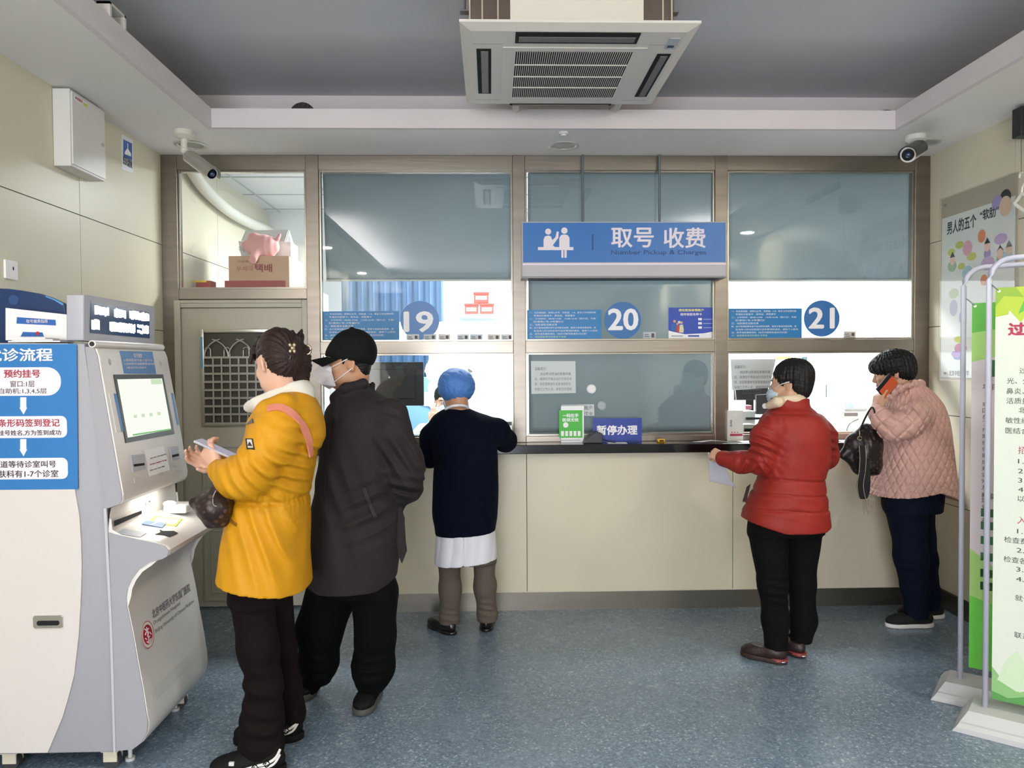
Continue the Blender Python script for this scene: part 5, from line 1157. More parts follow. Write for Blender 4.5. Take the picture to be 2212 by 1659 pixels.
for tx, px, py in (('过敏性鼻炎', 2202, 794), ('光、分泌物', 2175, 816), ('鼻炎、结膜', 2174, 838), ('活质量下降', 2174, 859), ('北京中医', 2200, 879), ('敏性结膜', 2172, 901), ('医结合治', 2172, 923), ('1.年龄', 2199, 989), ('2.符合', 2199, 1010), ('3.签署', 2199, 1030), ('4.自愿', 2199, 1050), ('以上条件', 2198, 1070), ('1.系统', 2197, 1140), ('检查费用', 2169, 1158), ('2.给予', 2196, 1181), ('检查各项', 2168, 1200), ('3.专家', 2195, 1222), ('4.其他', 2195, 1243), ('就诊地', 2193, 1284), ('联系人', 2191, 1364), ('(同微信', 2190, 1424)):
    bt(tx, px, py, 13)
bt('招募', 2199, 964, 16, BR); bt('入组', 2197, 1115, 16, BR)
for t_, f_, d_3, n_3, pl_, uu_, vv in ((t1, f1_, d1, n1_, p1_, f1u0, f1v1), (t2, f2_, d2, n2_, p2_, u0, v1)):
    MB().cyl(pl_.pt(uu_+.012, vv-.012, .003), pl_.pt(uu_-.022, vv+.022, .003), .003, seg=8).build('sheet_clip', CHROME, t_)
    MB().cyl(pl_.pt(uu_+.012, vv-.014, .001), pl_.pt(uu_+.012, vv-.014, .004), .006, seg=14).build('eyelet', CHROME, t_)

# ================================================================== IMPLICIT SURFACES for bodies, clothes, bags
class Field:
    """signed distance on a grid, meshed with surface nets; everything in world metres"""
    def __init__(s, lo, hi, h):
        s.lo = np.array(lo, dtype=np.float32); s.h = h
        s.n = (np.ceil((np.array(hi)-s.lo)/h).astype(int)+1)
        s.ax = [s.lo[i]+h*np.arange(s.n[i], dtype=np.float32) for i in range(3)]
        s.f = np.full(tuple(s.n), .5, dtype=np.float32)
    def sub(s, lo, hi):
        i0 = [max(0, int((lo[i]-s.lo[i])/s.h)) for i in range(3)]; i1 = [min(s.n[i], int((hi[i]-s.lo[i])/s.h)+2) for i in range(3)]
        if any(i1[i] <= i0[i] for i in range(3)): return None
        sl = tuple(slice(i0[i], i1[i]) for i in range(3))
        return sl, s.ax[0][sl[0]][:, None, None], s.ax[1][sl[1]][None, :, None], s.ax[2][sl[2]][None, None, :]
    def comb(s, sl, d, k, op='u'):
        a = s.f[sl]; d = d.astype(np.float32)
        if op == 'u':
            if k > 0: hh = np.maximum(k-np.abs(a-d), 0)/k; s.f[sl] = np.minimum(a, d)-hh*hh*k*.25
            else: s.f[sl] = np.minimum(a, d)
        elif op == 's':
            d = -d
            if k > 0: hh = np.maximum(k-np.abs(a-d), 0)/k; s.f[sl] = np.maximum(a, d)+hh*hh*k*.25
            else: s.f[sl] = np.maximum(a, d)
    def cone(s, a, b, ra, rb, k=.02, op='u', sq=None, sqd=(0, 1, 0)):
        """capsule with two radii; sq squeezes along direction sqd (values < 1 flatten)"""
        a = np.array(a, float); b = np.array(b, float); m = max(ra, rb)+k+3*s.h
        r = s.sub(np.minimum(a, b)-m*1.0, np.maximum(a, b)+m*1.0)
        if r is None: return s
        sl, X, Y, Z = r; ab = b-a; L2 = max(float(ab@ab), 1e-9)
        t = np.clip(((X-a[0])*ab[0]+(Y-a[1])*ab[1]+(Z-a[2])*ab[2])/L2, 0, 1)
        dx, dy, dz = X-a[0]-t*ab[0], Y-a[1]-t*ab[1], Z-a[2]-t*ab[2]
        if sq:
            e = np.array(sqd, float); e /= np.linalg.norm(e); q = dx*e[0]+dy*e[1]+dz*e[2]; g = (1/sq-1)
            dx, dy, dz = dx+q*e[0]*g, dy+q*e[1]*g, dz+q*e[2]*g
            d = (np.sqrt(dx*dx+dy*dy+dz*dz)-(ra+(rb-ra)*t))*(.5+.5*sq)
        else: d = np.sqrt(dx*dx+dy*dy+dz*dz)-(ra+(rb-ra)*t)
        s.comb(sl, d, k, op); return s
    def chain(s, pts, rs, k=.02, **kw):
        for i in range(len(pts)-1): s.cone(pts[i], pts[i+1], rs[i], rs[i+1], k, **kw)
        return s
    def ell(s, c, r, M=None, k=.02, op='u'):
        """ellipsoid radii r in the frame of the 3x3 matrix M (rows = axes)"""
        c = np.array(c, float); r = np.array(r, float); m = r.max()+k+3*s.h
        q = s.sub(c-m, c+m)
        if q is None: return s
        sl, X, Y, Z = q; dx, dy, dz = X-c[0], Y-c[1], Z-c[2]
        if M is None: M = np.eye(3)
        M = np.array(M, float); u = [(dx*M[i, 0]+dy*M[i, 1]+dz*M[i, 2]) for i in range(3)]
        k0 = np.sqrt((u[0]/r[0])**2+(u[1]/r[1])**2+(u[2]/r[2])**2)
        k1 = np.sqrt((u[0]/r[0]**2)**2+(u[1]/r[1]**2)**2+(u[2]/r[2]**2)**2)+1e-6
        s.comb(sl, k0*(k0-1)/k1, k, op); return s
    def boxr(s, c, r, M=None, rd=.01, k=.01, op='u'):
        c = np.array(c, float); r = np.array(r, float); m = float(np.linalg.norm(r))+k+3*s.h
        q = s.sub(c-m, c+m)
        if q is None: return s
        sl, X, Y, Z = q; dx, dy, dz = X-c[0], Y-c[1], Z-c[2]; M = np.eye(3) if M is None else np.array(M, float)
        u = [np.abs(dx*M[i, 0]+dy*M[i, 1]+dz*M[i, 2])-(r[i]-rd) for i in range(3)]
        d = np.sqrt(sum(np.maximum(v, 0)**2 for v in u))+np.minimum(np.maximum(np.maximum(u[0], u[1]), u[2]), 0)-rd
        s.comb(sl, d, k, op); return s
    def loft(s, secs, k=.03, n=2.3, rot=0.0, op='u', cap=.0):
        """secs: (z, cx, cy, rx, ry) elliptical cross sections, rot turns them about z"""
        S = np.array(sorted(secs), float); z0, z1 = S[0, 0], S[-1, 0]
        R_ = max(S[:, 3].max(), S[:, 4].max())+k+3*s.h
        q = s.sub((S[:, 1].min()-R_, S[:, 2].min()-R_, z0-.02-k), (S[:, 1].max()+R_, S[:, 2].max()+R_, z1+.02+k))
        if q is None: return s
        sl, X, Y, Z = q; zz = Z.ravel(); P = [smooth_interp(zz, S[:, 0], S[:, i])[None, None, :] for i in (1, 2, 3, 4)]
        dx, dy = X-P[0], Y-P[1]; c, sn = math.cos(rot), math.sin(rot)
        u, v = dx*c+dy*sn, -dx*sn+dy*c
        rr = (np.abs(u/P[2])**n+np.abs(v/P[3])**n)**(1/n)
        L = np.sqrt(dx*dx+dy*dy)+1e-6
        d = (rr-1)*L/np.maximum(rr, .15)
        d = np.where(rr < .15, -np.minimum(P[2], P[3])*.85, d)*.9
        d = np.maximum(d, np.maximum(z0-Z, Z-z1)); s.comb(sl, d, k, op); return s
    def plane_cut(s, p, nrm, k=.0):
        """keep the side opposite to nrm"""
        nrm = np.array(nrm, float); nrm /= np.linalg.norm(nrm)
        X, Y, Z = s.ax[0][:, None, None], s.ax[1][None, :, None], s.ax[2][None, None, :]
        s.f = np.maximum(s.f, ((X-p[0])*nrm[0]+(Y-p[1])*nrm[1]+(Z-p[2])*nrm[2]).astype(np.float32)); return s
    def disp(s, fn, lim=.05):
        X, Y, Z = s.ax[0][:, None, None], s.ax[1][None, :, None], s.ax[2][None, None, :]
        m = np.abs(s.f) < lim; idx = np.nonzero(m)
        x, y, z = s.ax[0][idx[0]], s.ax[1][idx[1]], s.ax[2][idx[2]]
        s.f[idx] += fn(x, y, z).astype(np.float32); return s
    def blur(s, it=1):
        for _ in range(it):
            for a in range(3):
                f = s.f; g = f.copy(); sl = [slice(None)]*3; lo = list(sl); hi = list(sl); mi = list(sl)
                lo[a] = slice(0, -2); hi[a] = slice(2, None); mi[a] = slice(1, -1)
                g[tuple(mi)] = .25*f[tuple(lo)]+.5*f[tuple(mi)]+.25*f[tuple(hi)]; s.f = g
        return s
    def mesh(s, name):
        f = s.f; f[0] = f[-1] = .1; f[:, 0] = f[:, -1] = .1; f[:, :, 0] = f[:, :, -1] = .1
        n = f.shape; ins = f < 0
        cs = np.zeros(tuple(k-1 for k in n), dtype=np.uint8)
        for i in (0, 1):
            for j in (0, 1):
                for k in (0, 1): cs += ins[i:n[0]-1+i, j:n[1]-1+j, k:n[2]-1+k]
        act = (cs > 0) & (cs < 8); idx = np.array(np.nonzero(act)).T; N = len(idx)
        vid = np.full(act.shape, -1, dtype=np.int64); vid[tuple(idx.T)] = np.arange(N)
        acc = np.zeros((N, 3)); cnt = np.zeros(N)
        C = [(i, j, k) for i in (0, 1) for j in (0, 1) for k in (0, 1)]
        val = {c: f[idx[:, 0]+c[0], idx[:, 1]+c[1], idx[:, 2]+c[2]] for c in C}
        for c in C:
            for a in range(3):
                if c[a] == 0:
                    d = list(c); d[a] = 1; d = tuple(d); va, vb = val[c], val[d]; m = (va < 0) != (vb < 0)
                    t = np.where(m, va/(va-vb+1e-12), 0); p = np.tile(np.array(c, float), (N, 1)); p[:, a] += t
                    acc[m] += p[m]; cnt[m] += 1
        V = s.lo+(idx+acc/np.maximum(cnt, 1)[:, None])*s.h
        F = []
        for a in range(3):
            b, c = (a+1) % 3, (a+2) % 3
            sl0 = [slice(None)]*3; sl1 = [slice(None)]*3; sl0[a] = slice(0, -1); sl1[a] = slice(1, None)
            A_, B_2 = ins[tuple(sl0)], ins[tuple(sl1)]; e = np.array(np.nonzero(A_ != B_2)).T
            e = e[(e[:, b] > 0) & (e[:, c] > 0) & (e[:, b] < n[b]-1) & (e[:, c] < n[c]-1)]
            q = []
            for db, dc in ((0, 0), (-1, 0), (-1, -1), (0, -1)):
                w_ = e.copy(); w_[:, b] += db; w_[:, c] += dc; q.append(vid[w_[:, 0], w_[:, 1], w_[:, 2]])
            q = np.stack(q, 1); flip = ~A_[tuple(e.T)]; q[flip] = q[flip][:, ::-1]; F.append(q)
        F = np.concatenate(F); F = F[(F >= 0).all(1)]
        me = bpy.data.meshes.new(name); me.vertices.add(N); me.vertices.foreach_set('co', V.astype(np.float32).ravel())
        me.loops.add(len(F)*4); me.loops.foreach_set('vertex_index', F.astype(np.int32).ravel())
        me.polygons.add(len(F)); me.polygons.foreach_set('loop_start', np.arange(0, len(F)*4, 4, dtype=np.int32)); me.polygons.foreach_set('loop_total', np.full(len(F), 4, dtype=np.int32))
        me.polygons.foreach_set('use_smooth', [True]*len(F)); me.update(calc_edges=True); me.validate(); return me
    def build(s, name, m, parent=None, origin=None):
        return link(name, s.mesh(name), m, parent, origin)
def smooth_interp(x, xp, fp):
    if len(xp) < 3: return np.interp(x, xp, fp)
    d = np.diff(fp)/np.maximum(np.diff(xp), 1e-6); mm = np.concatenate([[d[0]], (d[1:]+d[:-1])/2, [d[-1]]])
    for i in range(len(d)):
        if i and d[i-1]*d[i] <= 0: mm[i] = 0
    i = np.clip(np.searchsorted(xp, x)-1, 0, len(xp)-2); h = xp[i+1]-xp[i]; t = np.clip((x-xp[i])/h, 0, 1)
    return (2*t**3-3*t**2+1)*fp[i]+(t**3-2*t**2+t)*h*mm[i]+(-2*t**3+3*t**2)*fp[i+1]+(t**3-t**2)*h*mm[i+1]
def noise3(seed, freq, octs=3, gain=.55):
    """smooth pseudo noise from warped sines"""
    r = np.random.RandomState(seed); D = [(r.normal(size=(5, 3)), r.uniform(0, 6.28, 5)) for _ in range(octs)]
    def fn(x, y, z):
        o = 0; a = 1; fq = freq
        wx = x+.25/freq*np.sin(fq*1.3*y+fq*z+seed); wy = y+.25/freq*np.sin(fq*1.1*z+fq*x); wz = z+.25/freq*np.sin(fq*x+fq*.9*y)
        for dr, ph in D:
            v = 0
            for i in range(5):
                d = dr[i]/np.linalg.norm(dr[i]); v = v+np.sin(fq*(d[0]*wx+d[1]*wy+d[2]*wz)+ph[i])
            o = o+a*v/2.5; a *= gain; fq *= 1.9
        return o
    return fn
def folds(p, d, wl, amp, rad, seed=0, sharp=1.5):
    """local ridges around point p, running across direction d (wavelength wl)"""
    p = np.array(p, float); d = np.array(d, float); d /= np.linalg.norm(d); ns = noise3(seed+11, 9, 2)
    def fn(x, y, z):
        r2 = ((x-p[0])**2+(y-p[1])**2+(z-p[2])**2)/rad**2; w_ = np.exp(-r2*1.6)
        ph = ((x-p[0])*d[0]+(y-p[1])*d[1]+(z-p[2])*d[2])/wl*6.283+ns(x, y, z)*1.6
        v = 1-np.abs(np.sin(ph/2))**sharp*2
        return -amp*w_*v
    return fn
def add_fns(*fs):
    def fn(x, y, z):
        o = 0
        for g in fs: o = o+g(x, y, z)
        return o
    return fn
def frame(fwd, up=(0, 0, 1)):
    f = Vector(fwd).normalized(); l = Vector(up).cross(f).normalized(); u = f.cross(l); return f, l, u
class Local:
    """local frame: f forward, l left, u up (metres, scaled)"""
    def __init__(s, o, fwd, up=(0, 0, 1), sc=1.0, tilt=0):
        s.o = Vector(o); s.f, s.l, s.u = frame(fwd, up); s.sc = sc
        if tilt: q = Matrix.Rotation(tilt, 3, s.f); s.l = q @ s.l; s.u = q @ s.u
        s.M = np.array([list(s.f), list(s.l), list(s.u)])
    def p(s, a, b, c): return s.o+(s.f*a+s.l*b+s.u*c)*s.sc
    def r(s, *v): return tuple(x*s.sc for x in v)

# ---- head, face and ears merged into a body field
def head_sdf(F, L, female=False, k=.012):
    e = lambda c, r, kk=k, op='u': F.ell(L.p(*c), L.r(*r), L.M, kk, op)
    e((-.012, 0, .045), (.092, .074, .082)); e((.012, 0, .0), (.074, .066, .085), .03)
    e((.040, 0, -.045), (.048, .052, .062), .03); e((.056, 0, -.088), (.030, .032, .022), .022)      # jaw, chin
    e((.030, .040, -.065), (.045, .018, .026), .02); e((.030, -.040, -.065), (.045, .018, .026), .02)
    for b in (.036, -.036): e((.058, b, -.020), (.030, .026, .024), .02)                              # cheeks
    e((.074, 0, .030), (.020, .050, .013), .015)                                                       # brow
    for b in (.031, -.031): e((.098, b, .006), (.016, .017, .012), .012, 's')
    for b in (.031, -.031): e((.076, b, .005), (.0145, .0155, .0115), .004)                            # lids / eye mounds
    F.cone(L.p(.086, 0, .016), L.p(.106, 0, -.024), .0075*L.sc, .0115*L.sc, .01)
    for b in (.011, -.011): e((.099, b, -.030), (.010, .008, .007), .006)
    e((.088, 0, -.054), (.014, .022, .012), .012); e((.0965, 0, -.052), (.008, .021, .0045), .004); e((.095, 0, -.0615), (.008, .018, .005), .004); e((.104, 0, -.057), (.010, .020, .0012), .002, 's')
    for b in (1, -1):                                                                                  # ears
        M2 = np.array([list((L.f*.94-L.l*b*.34)), list(L.l*.94*b+L.f*.34), list(L.u)])
        F.ell(L.p(-.012, b*.076, .0), L.r(.020, .007, .032), M2, .006); F.ell(L.p(-.014, b*.074, -.024), L.r(.011, .007, .012), M2, .004)
        F.ell(L.p(-.006, b*.085, .003), L.r(.010, .005, .017), M2, .004, 's')
    return L
def face_parts(L, parent, brow='2a201c', lips='b06a60', eyes=True):
    EW = mat('eye_white', 'e8e4e0', .2); EI = mat('eye_iris', '1d1410', .1)
    for b in (.031, -.031):
        if eyes:
            o = MB().sph(L.p(.0790, b, .0045), .0118*L.sc, 18).build('eye', EW, parent, smooth=True)
            MB().sph(L.p(.0875, b, .0040), .0052*L.sc, 14).build('iris', EI, o, smooth=True)
        MB().tube([L.p(.090+.004*math.sin(t*3.14)*1-.010*abs(t-.5)*2*(1 if t > .5 else .4), b*(1+(t-.5)*(1.05)), .0225+.004*math.sin(t*3.14)) for t in [i/8 for i in range(9)]], [.0012, .002, .0026, .003, .003, .0028, .0025, .002, .001], 8).build('eyebrow', mat('brow_'+brow, brow, .9), parent, smooth=True)

# ---- hand: palm and five separate bent fingers
def hand_sdf(F, wrist, fwd, back, side, curl, sc=1.0, thumb=None, spread=.10, k=.006, thumb_r=.0095, rootr=.026):
    """wrist point, fwd palm direction, back = back of the hand normal, side = +1 when the thumb is at fwd x back side.
    curl: four lists of three joint angles (deg) index..little; thumb: three points in palm frame (fwd, thumbside, -back)"""
    f = Vector(fwd).normalized(); n = Vector(back); n = (n-f*n.dot(f)).normalized(); t = f.cross(n)*side; o = Vector(wrist)
    P = lambda a, b, c: o+(f*a+t*b-n*c)*sc
    F.cone(P(-.035, 0, 0), P(.012, 0, 0), .027*sc, .025*sc, .015, sq=.72, sqd=n)
    for b in (.026, .009, -.009, -.026): F.cone(P(.015, b*.55, 0), P(.078-.05*abs(b-.009)**1*.9, b, -.001), .0145*sc, .0125*sc, .012)
    F.cone(P(.02, .018, .008), P(.055, .024, .007), .016*sc, .012*sc, .012)
    F.cone(P(.02, -.018, .008), P(.05, -.024, .006), .014*sc, .010*sc, .012)
    base = [(.082, .028), (.087, .0095), (.083, -.009), (.074, -.0265)]; L3 = [(.040, .024, .020), (.044, .028, .021), (.041, .026, .021), (.032, .020, .019)]
    R_ = [(.0096, .0086, .0078, .0066), (.0098, .0088, .0080, .0068), (.0094, .0084, .0076, .0064), (.0086, .0076, .0070, .0060)]
    tips = []
    for i in range(4):
        p = P(base[i][0], base[i][1], 0); ang = 0; sp = spread*(1.5-i)/1.5; d0 = (f*math.cos(sp)+t*math.sin(sp)).normalized(); tp = F.f is not None
        kk = .004
        for j in range(3):
            ang += math.radians(curl[i][j]); d = d0*math.cos(ang)-n*math.sin(ang); q = p+d*L3[i][j]*sc
            F.cone(p, q, R_[i][j]*sc, R_[i][j+1]*sc, kk if j else .007); p = q
        tips.append(p)
    th = thumb or [(.018, .030, .010), (.050, .050, .018), (.078, .056, .026)]
    F.cone(P(.008, .012, .006), P(*th[0]), .016*sc, .0135*sc, .012)
    F.cone(P(*th[0]), P(*th[1]), .0125*sc, .0100*sc, .006); F.cone(P(*th[1]), P(*th[2]), .0100*sc, .0080*sc, .004)
    return P, tips
def fingernail(o, d, n, sc, parent):
    f = Vector(d).normalized(); u = Vector(n).normalized(); MB().sph(Vector(o)+u*.0058*sc, (.0062*sc, .0048*sc, .0016*sc), 12, Matrix((f, u.cross(f), u)).transposed()).build('fingernail', mat('nail_pink', 'e2b8a8', .3), parent, smooth=True)

SKIN = {n_: mat('skin_'+n_, c, .48, bump=.08, bscale=180, sss=.08) for n_, c in (('pale', 'dcae96'), ('tan', 'b98868'), ('warm', 'c79a7e'))}
def bvh(o):
    me = o.data; off = wloc(o); V = [v.co+off for v in me.vertices]; return BVHTree.FromPolygons(V, [tuple(p.vertices) for p in me.polygons])
def seen(B, px, py, off=.0):
    """where the view ray through a pixel meets a surface"""
    r = ray(px, py); h = B.ray_cast(CAMP, r); 
    if h[0] is None: return None
    n = h[1] if h[1].dot(r) < 0 else -h[1]; return h[0]+n*off, n
def ribbon(B, pts, wpx, th=.004, off=.004, n=26, name='strap', m=None, parent=None, mid=None):
    """strap lying on a surface, following pixels; a real band with width and thickness"""
    P = [(p.x, p.y) for p in bez([(a, b, 0) for a, b in pts], max(2, n//max(1, len(pts)-1)))]
    C, N = [], []
    last = None
    for x, y in P:
        h = seen(B, x, y, off)
        if h is None:
            if last is None: continue
            h = (W(x, y, last.y), (CAMP-W(x, y, last.y)).normalized())
        C.append(h[0]); N.append(h[1]); last = h[0]
    for _ in range(3):
        C = [C[0]]+[(C[i-1]+C[i]*2+C[i+1])/4 for i in range(1, len(C)-1)]+[C[-1]]; N = [N[0]]+[((N[i-1]+N[i]*2+N[i+1])/4).normalized() for i in range(1, len(N)-1)]+[N[-1]]
    mb = MB(); rows = []
    for i in range(len(C)):
        t = (C[min(i+1, len(C)-1)]-C[max(i-1, 0)]).normalized(); s_ = t.cross(N[i]).normalized(); w_ = wpx*C[i].y/FPX/2
        rows.append([mb.bm.verts.new(C[i]+s_*a*w_+N[i]*b) for a, b in ((-1, -th*.3), (-1, th*.5), (-.9, th), (.9, th), (1, th*.5), (1, -th*.3))])
    for i in range(len(rows)-1):
        for k in range(6): mb.bm.faces.new((rows[i][k], rows[i][(k+1) % 6], rows[i+1][(k+1) % 6], rows[i+1][k]))
    mb.bm.faces.new(rows[0][::-1]); mb.bm.faces.new(rows[-1]); return autosmooth(mb.build(name, m, parent), 50)
def patch(B, pts, m, name, parent, off=.001, th=.0015):
    """small sewn-on or printed piece lying on a surface"""
    V = [seen(B, x, y, off) for x, y in pts]; V = [v for v in V if v]
    if len(V) < 3: return None
    n = sum((v[1] for v in V), Vector()).normalized(); return MB().prism([v[0] for v in V], n*th).build(name, m, parent)

# ---- shoe
def shoe(parent, heel, toe_dir, Ln, mu, ms, name='shoe', h_up=.085, wd=.048, sole_h=.03, lip=0, collar=True):
    f = Vector(toe_dir); f.z = 0; f.normalize(); l = Vector((0, 0, 1)).cross(f); o = Vector((heel[0], heel[1], 0))
    M = np.array([list(f), list(l), [0, 0, 1]]); P = lambda a, b, c: o+f*a+l*b+Vector((0, 0, c))
    lo = o-Vector((Ln+.08, Ln+.08, .02)); hi = o+Vector((Ln+.08, Ln+.08, .20)); h = .004
    F = Field(lo, hi, h)
    F.ell(P(.055, 0, sole_h+.022), (.058, wd*.74, .045), M, .02); F.ell(P(Ln*.5, 0, sole_h+.018), (Ln*.32, wd*.80, .036), M, .03)
    F.ell(P(Ln-.062, 0, sole_h+.010), (.062, wd*.92, .034), M, .03); F.cone(P(.05, 0, sole_h+.03), P(.045, 0, h_up), wd*.70, wd*.62, .02)
    F.cone(P(.08, 0, sole_h+.035), P(Ln*.62, 0, sole_h+.022), .034, .026, .03)
    F.plane_cut((0, 0, sole_h-.004), (0, 0, -1)); F.plane_cut((0, 0, h_up), (0, 0, 1))
    F.build(name, mu, parent)
    G = Field(lo, hi, h)
    S = []
    G.ell(P(.052, 0, sole_h*.5), (.060, wd*.84, sole_h*1.6), M, .01); G.ell(P(Ln*.52, 0, sole_h*.5), (Ln*.42, wd*.86, sole_h*1.6), M, .03); G.ell(P(Ln-.070, 0, sole_h*.5), (.073, wd*1.0, sole_h*1.6), M, .02)
    G.plane_cut((0, 0, sole_h), (0, 0, 1)); G.plane_cut((0, 0, .001), (0, 0, -1)); return G.build('sole', ms, parent)
def pz(py, Y): return W(1100, py, Y).z
def sec(py, xl, xr, ry, Y, yc=0, dp=0):
    """cross section of a garment: silhouette xl..xr at row py when standing at depth Y"""
    a, b = W(xl, py, Y), W(xr, py, Y); return (a.z, (a.x+b.x)/2, Y+yc, (b.x-a.x)/2, ry)

# ================================================================== PEOPLE
def body_field(pts, h=.0042): 
    P = np.array([list(p) for p in pts]); return Field(P.min(0)-.16, P.max(0)+.17, h)
HB = lambda s: mat('hair_'+s, {'brown': '2a1a17', 'black': '0f0d0e', 'dark': '161213'}[s], .55, spec=.3, bump=.5, bscale=55, stretch=(1, 1, .35), var=.25, vscale=30)
def strands(L, amp=.0016, fr=46, seed=1, ax=0):
    ns = noise3(seed, 14, 2); o = np.array(list(L.o)); M = L.M
    def fn(x, y, z):
        a = (x-o[0])*M[0, 0]+(y-o[1])*M[0, 1]+(z-o[2])*M[0, 2]; b = (x-o[0])*M[1, 0]+(y-o[1])*M[1, 1]+(z-o[2])*M[1, 2]; c = (x-o[0])*M[2, 0]+(y-o[1])*M[2, 1]+(z-o[2])*M[2, 2]
        n = ns(x, y, z)
        t = np.arctan2(b, c+.02) if ax == 0 else np.arctan2(b, a)
        return -amp*(np.sin(t*fr+n*2.4)+.6*np.sin(t*fr*.43+n*3+1)+.7*n)
    return fn
def trousers(parent, name, m, hips, legs, lo, hi, cuts=None, wr=None, h=.0065):
    """hips: loft sections; legs: list of (points, radii)"""
    F = Field(lo, hi, h); F.loft(hips, .02)
    for pts, rs in legs: F.chain(pts, rs, .035)
    F.blur(1)
    if wr: F.disp(wr)
    for c in (cuts or []): F.plane_cut(*c)
    return F.build(name, m, parent)

# ------------------------------------------------------------ woman in the yellow parka
A = thing('person', (-.83, 3.06, 0), 'person in a yellow hooded parka looking at a phone beside the kiosk', 'person', 'people waiting in the hall')
YA = 3.06
w_ = W
LA = Local(w_(601, 787, YA), (-.70, .68, -.30), sc=1.0)
shA, elA, wrA = w_(603, 905, 2.90), w_(532, 1030, 2.86), w_(476, 1016, 2.93)
shB, elB, wrB = w_(590, 905, 3.24), w_(525, 1050, 3.27), w_(478, 1008, 3.12)
F = body_field([w_(560, 700, YA), w_(640, 700, YA), shA, shB, elA, elB, w_(430, 940, 2.9), (-.9, 2.92, .05), (-.9, 3.25, .05)])
head_sdf(F, LA)
F.chain([LA.p(-.02, 0, -.05), w_(612, 868, YA), w_(615, 900, YA)], [.052, .052, .07], .03)
F.loft([sec(880, 585, 650, .12, YA), sec(940, 560, 665, .15, YA), sec(1065, 540, 650, .13, YA), sec(1150, 535, 655, .16, YA)], .03)
F.chain([shA, elA, wrA], [.048, .040, .028], .02); F.chain([shB, elB, wrB], [.048, .040, .028], .02)
for yy, kx, fx in ((2.96, 575, 585), (3.18, 600, 610)):
    F.chain([w_(575, 1140, YA+(yy-YA)*.5), w_(kx-14, 1380, yy), (w_(fx-14, 1600, yy).x, yy, .09), (w_(fx-14, 1600, yy).x-.08, yy, .045)], [.055, .042, .034, .022], .03)
# near (left) hand cradling the phone, thumb over its edge; far hand under it
hd = w_(452, 968, 2.95)-wrA
HP1, tp1 = hand_sdf(F, wrA+(w_(463, 1003, 2.945)-wrA)*.8, w_(448, 962, 2.985)-wrA, Vector((-.55, -.80, .1)), -1, [(38, 38, 24), (34, 36, 24), (30, 34, 24), (26, 32, 22)], .98, thumb=[(.020, .032, .014), (.050, .044, .030), (.078, .040, .044)])
HP2, tp2 = hand_sdf(F, wrB+Vector((-.01, 0, .0)), Vector((-.75, -.30, .35)), Vector((-.2, .75, -.6)), 1, [(24, 30, 20), (24, 30, 20), (26, 30, 20), (28, 30, 20)], .96)
F.blur(1).build('body', SKIN['pale'], A); face_parts(LA, A)
for k, (t_, pr) in enumerate(((tp1[0], 0), (tp1[1], 0), (tp1[2], 0), (tp1[3], 0))): pass
YELLOW = mat('parka_yellow', 'c98e14', .55, spec=.25, bump=.12, bscale=120, var=.05, vscale=5)
F = Field(w_(420, 1290, 3.4)-Vector((.02, .0, .05)), w_(700, 840, 2.6)+Vector((.14, .0, .03)), .006) if 0 else Field((-1.22, 2.70, .64), (-.58, 3.46, 1.46), .0058)
F.loft([sec(858, 582, 652, .085, YA), sec(885, 562, 668, .15, YA), sec(925, 540, 680, .20, YA), sec(1000, 527, 678, .205, YA), sec(1065, 513, 663, .18, YA), sec(1130, 494, 666, .205, YA), sec(1200, 482, 666, .225, YA), sec(1285, 474, 668, .235, YA)], .03)
F.chain([shA+Vector((.0, .03, -.005)), shA+Vector((-.02, .0, -.07)), w_(560, 1000, 2.855), elA, w_(505, 1030, 2.88), w_(473, 1016, 2.925)], [.078, .080, .072, .070, .060, .046], .05)
F.chain([shB+Vector((.0, -.03, 0)), shB+Vector((-.02, .0, -.07)), elB, w_(472, 1008, 3.11)], [.075, .075, .068, .044], .05)
# hood lying on the back
F.ell(w_(662, 915, YA), (.060, .125, .105), None, .05); F.ell(w_(672, 940, YA), (.050, .10, .055), None, .03); F.ell(w_(640, 870, YA), (.062, .13, .045), None, .04)
F.chain([w_(615, 868, 2.93), w_(575, 885, 2.93), w_(545, 915, 2.97)], [.030, .026, .018], .03); F.chain([w_(615, 868, 3.18), w_(575, 885, 3.18), w_(545, 915, 3.12)], [.030, .026, .018], .03)
F.ell(w_(592, 838, YA), (.075, .085, .06), None, .02, 's'); F.ell(w_(655, 868, YA), (.035, .07, .03), None, .02, 's')
F.blur(1)
nz = noise3(5, 22, 3); 
zw = pz(1066, YA)
def waist(x, y, z): return .010*np.exp(-((z-zw)/.010)**2)-.0035*np.abs(np.sin((x*1.0+y*.8)*95))*np.exp(-((z-zw+.0)/.035)**2)
F.disp(add_fns(lambda x, y, z: -.0024*nz(x, y, z*.7), waist,
    folds(w_(548, 1030, 2.83), (.85, 0, .5), .050, .011, .13, 1), folds(w_(600, 990, 2.87), (.5, 0, .85), .06, .006, .14, 2),
    folds(w_(640, 1010, 2.9), (.55, 0, .85), .045, .010, .18, 3), folds(w_(600, 1170, 2.85), (.9, 0, .35), .065, .009, .22, 4),
    folds(w_(480, 1020, 2.9), (1, 0, .3), .028, .005, .06, 5), folds(w_(650, 920, 2.93), (.3, 0, 1), .05, .005, .10, 6)))
F.plane_cut(w_(478, 1238, YA), Vector((-.17, 0, -1))); F.plane_cut(w_(622, 1270, YA), (0, 0, -1))
F.plane_cut(w_(470, 1018, 2.925), (w_(470, 1018, 2.925)-elA)) if 0 else None
G = F.f.copy(); X, Y_, Z = F.ax[0][:, None, None], F.ax[1][None, :, None], F.ax[2][None, None, :]
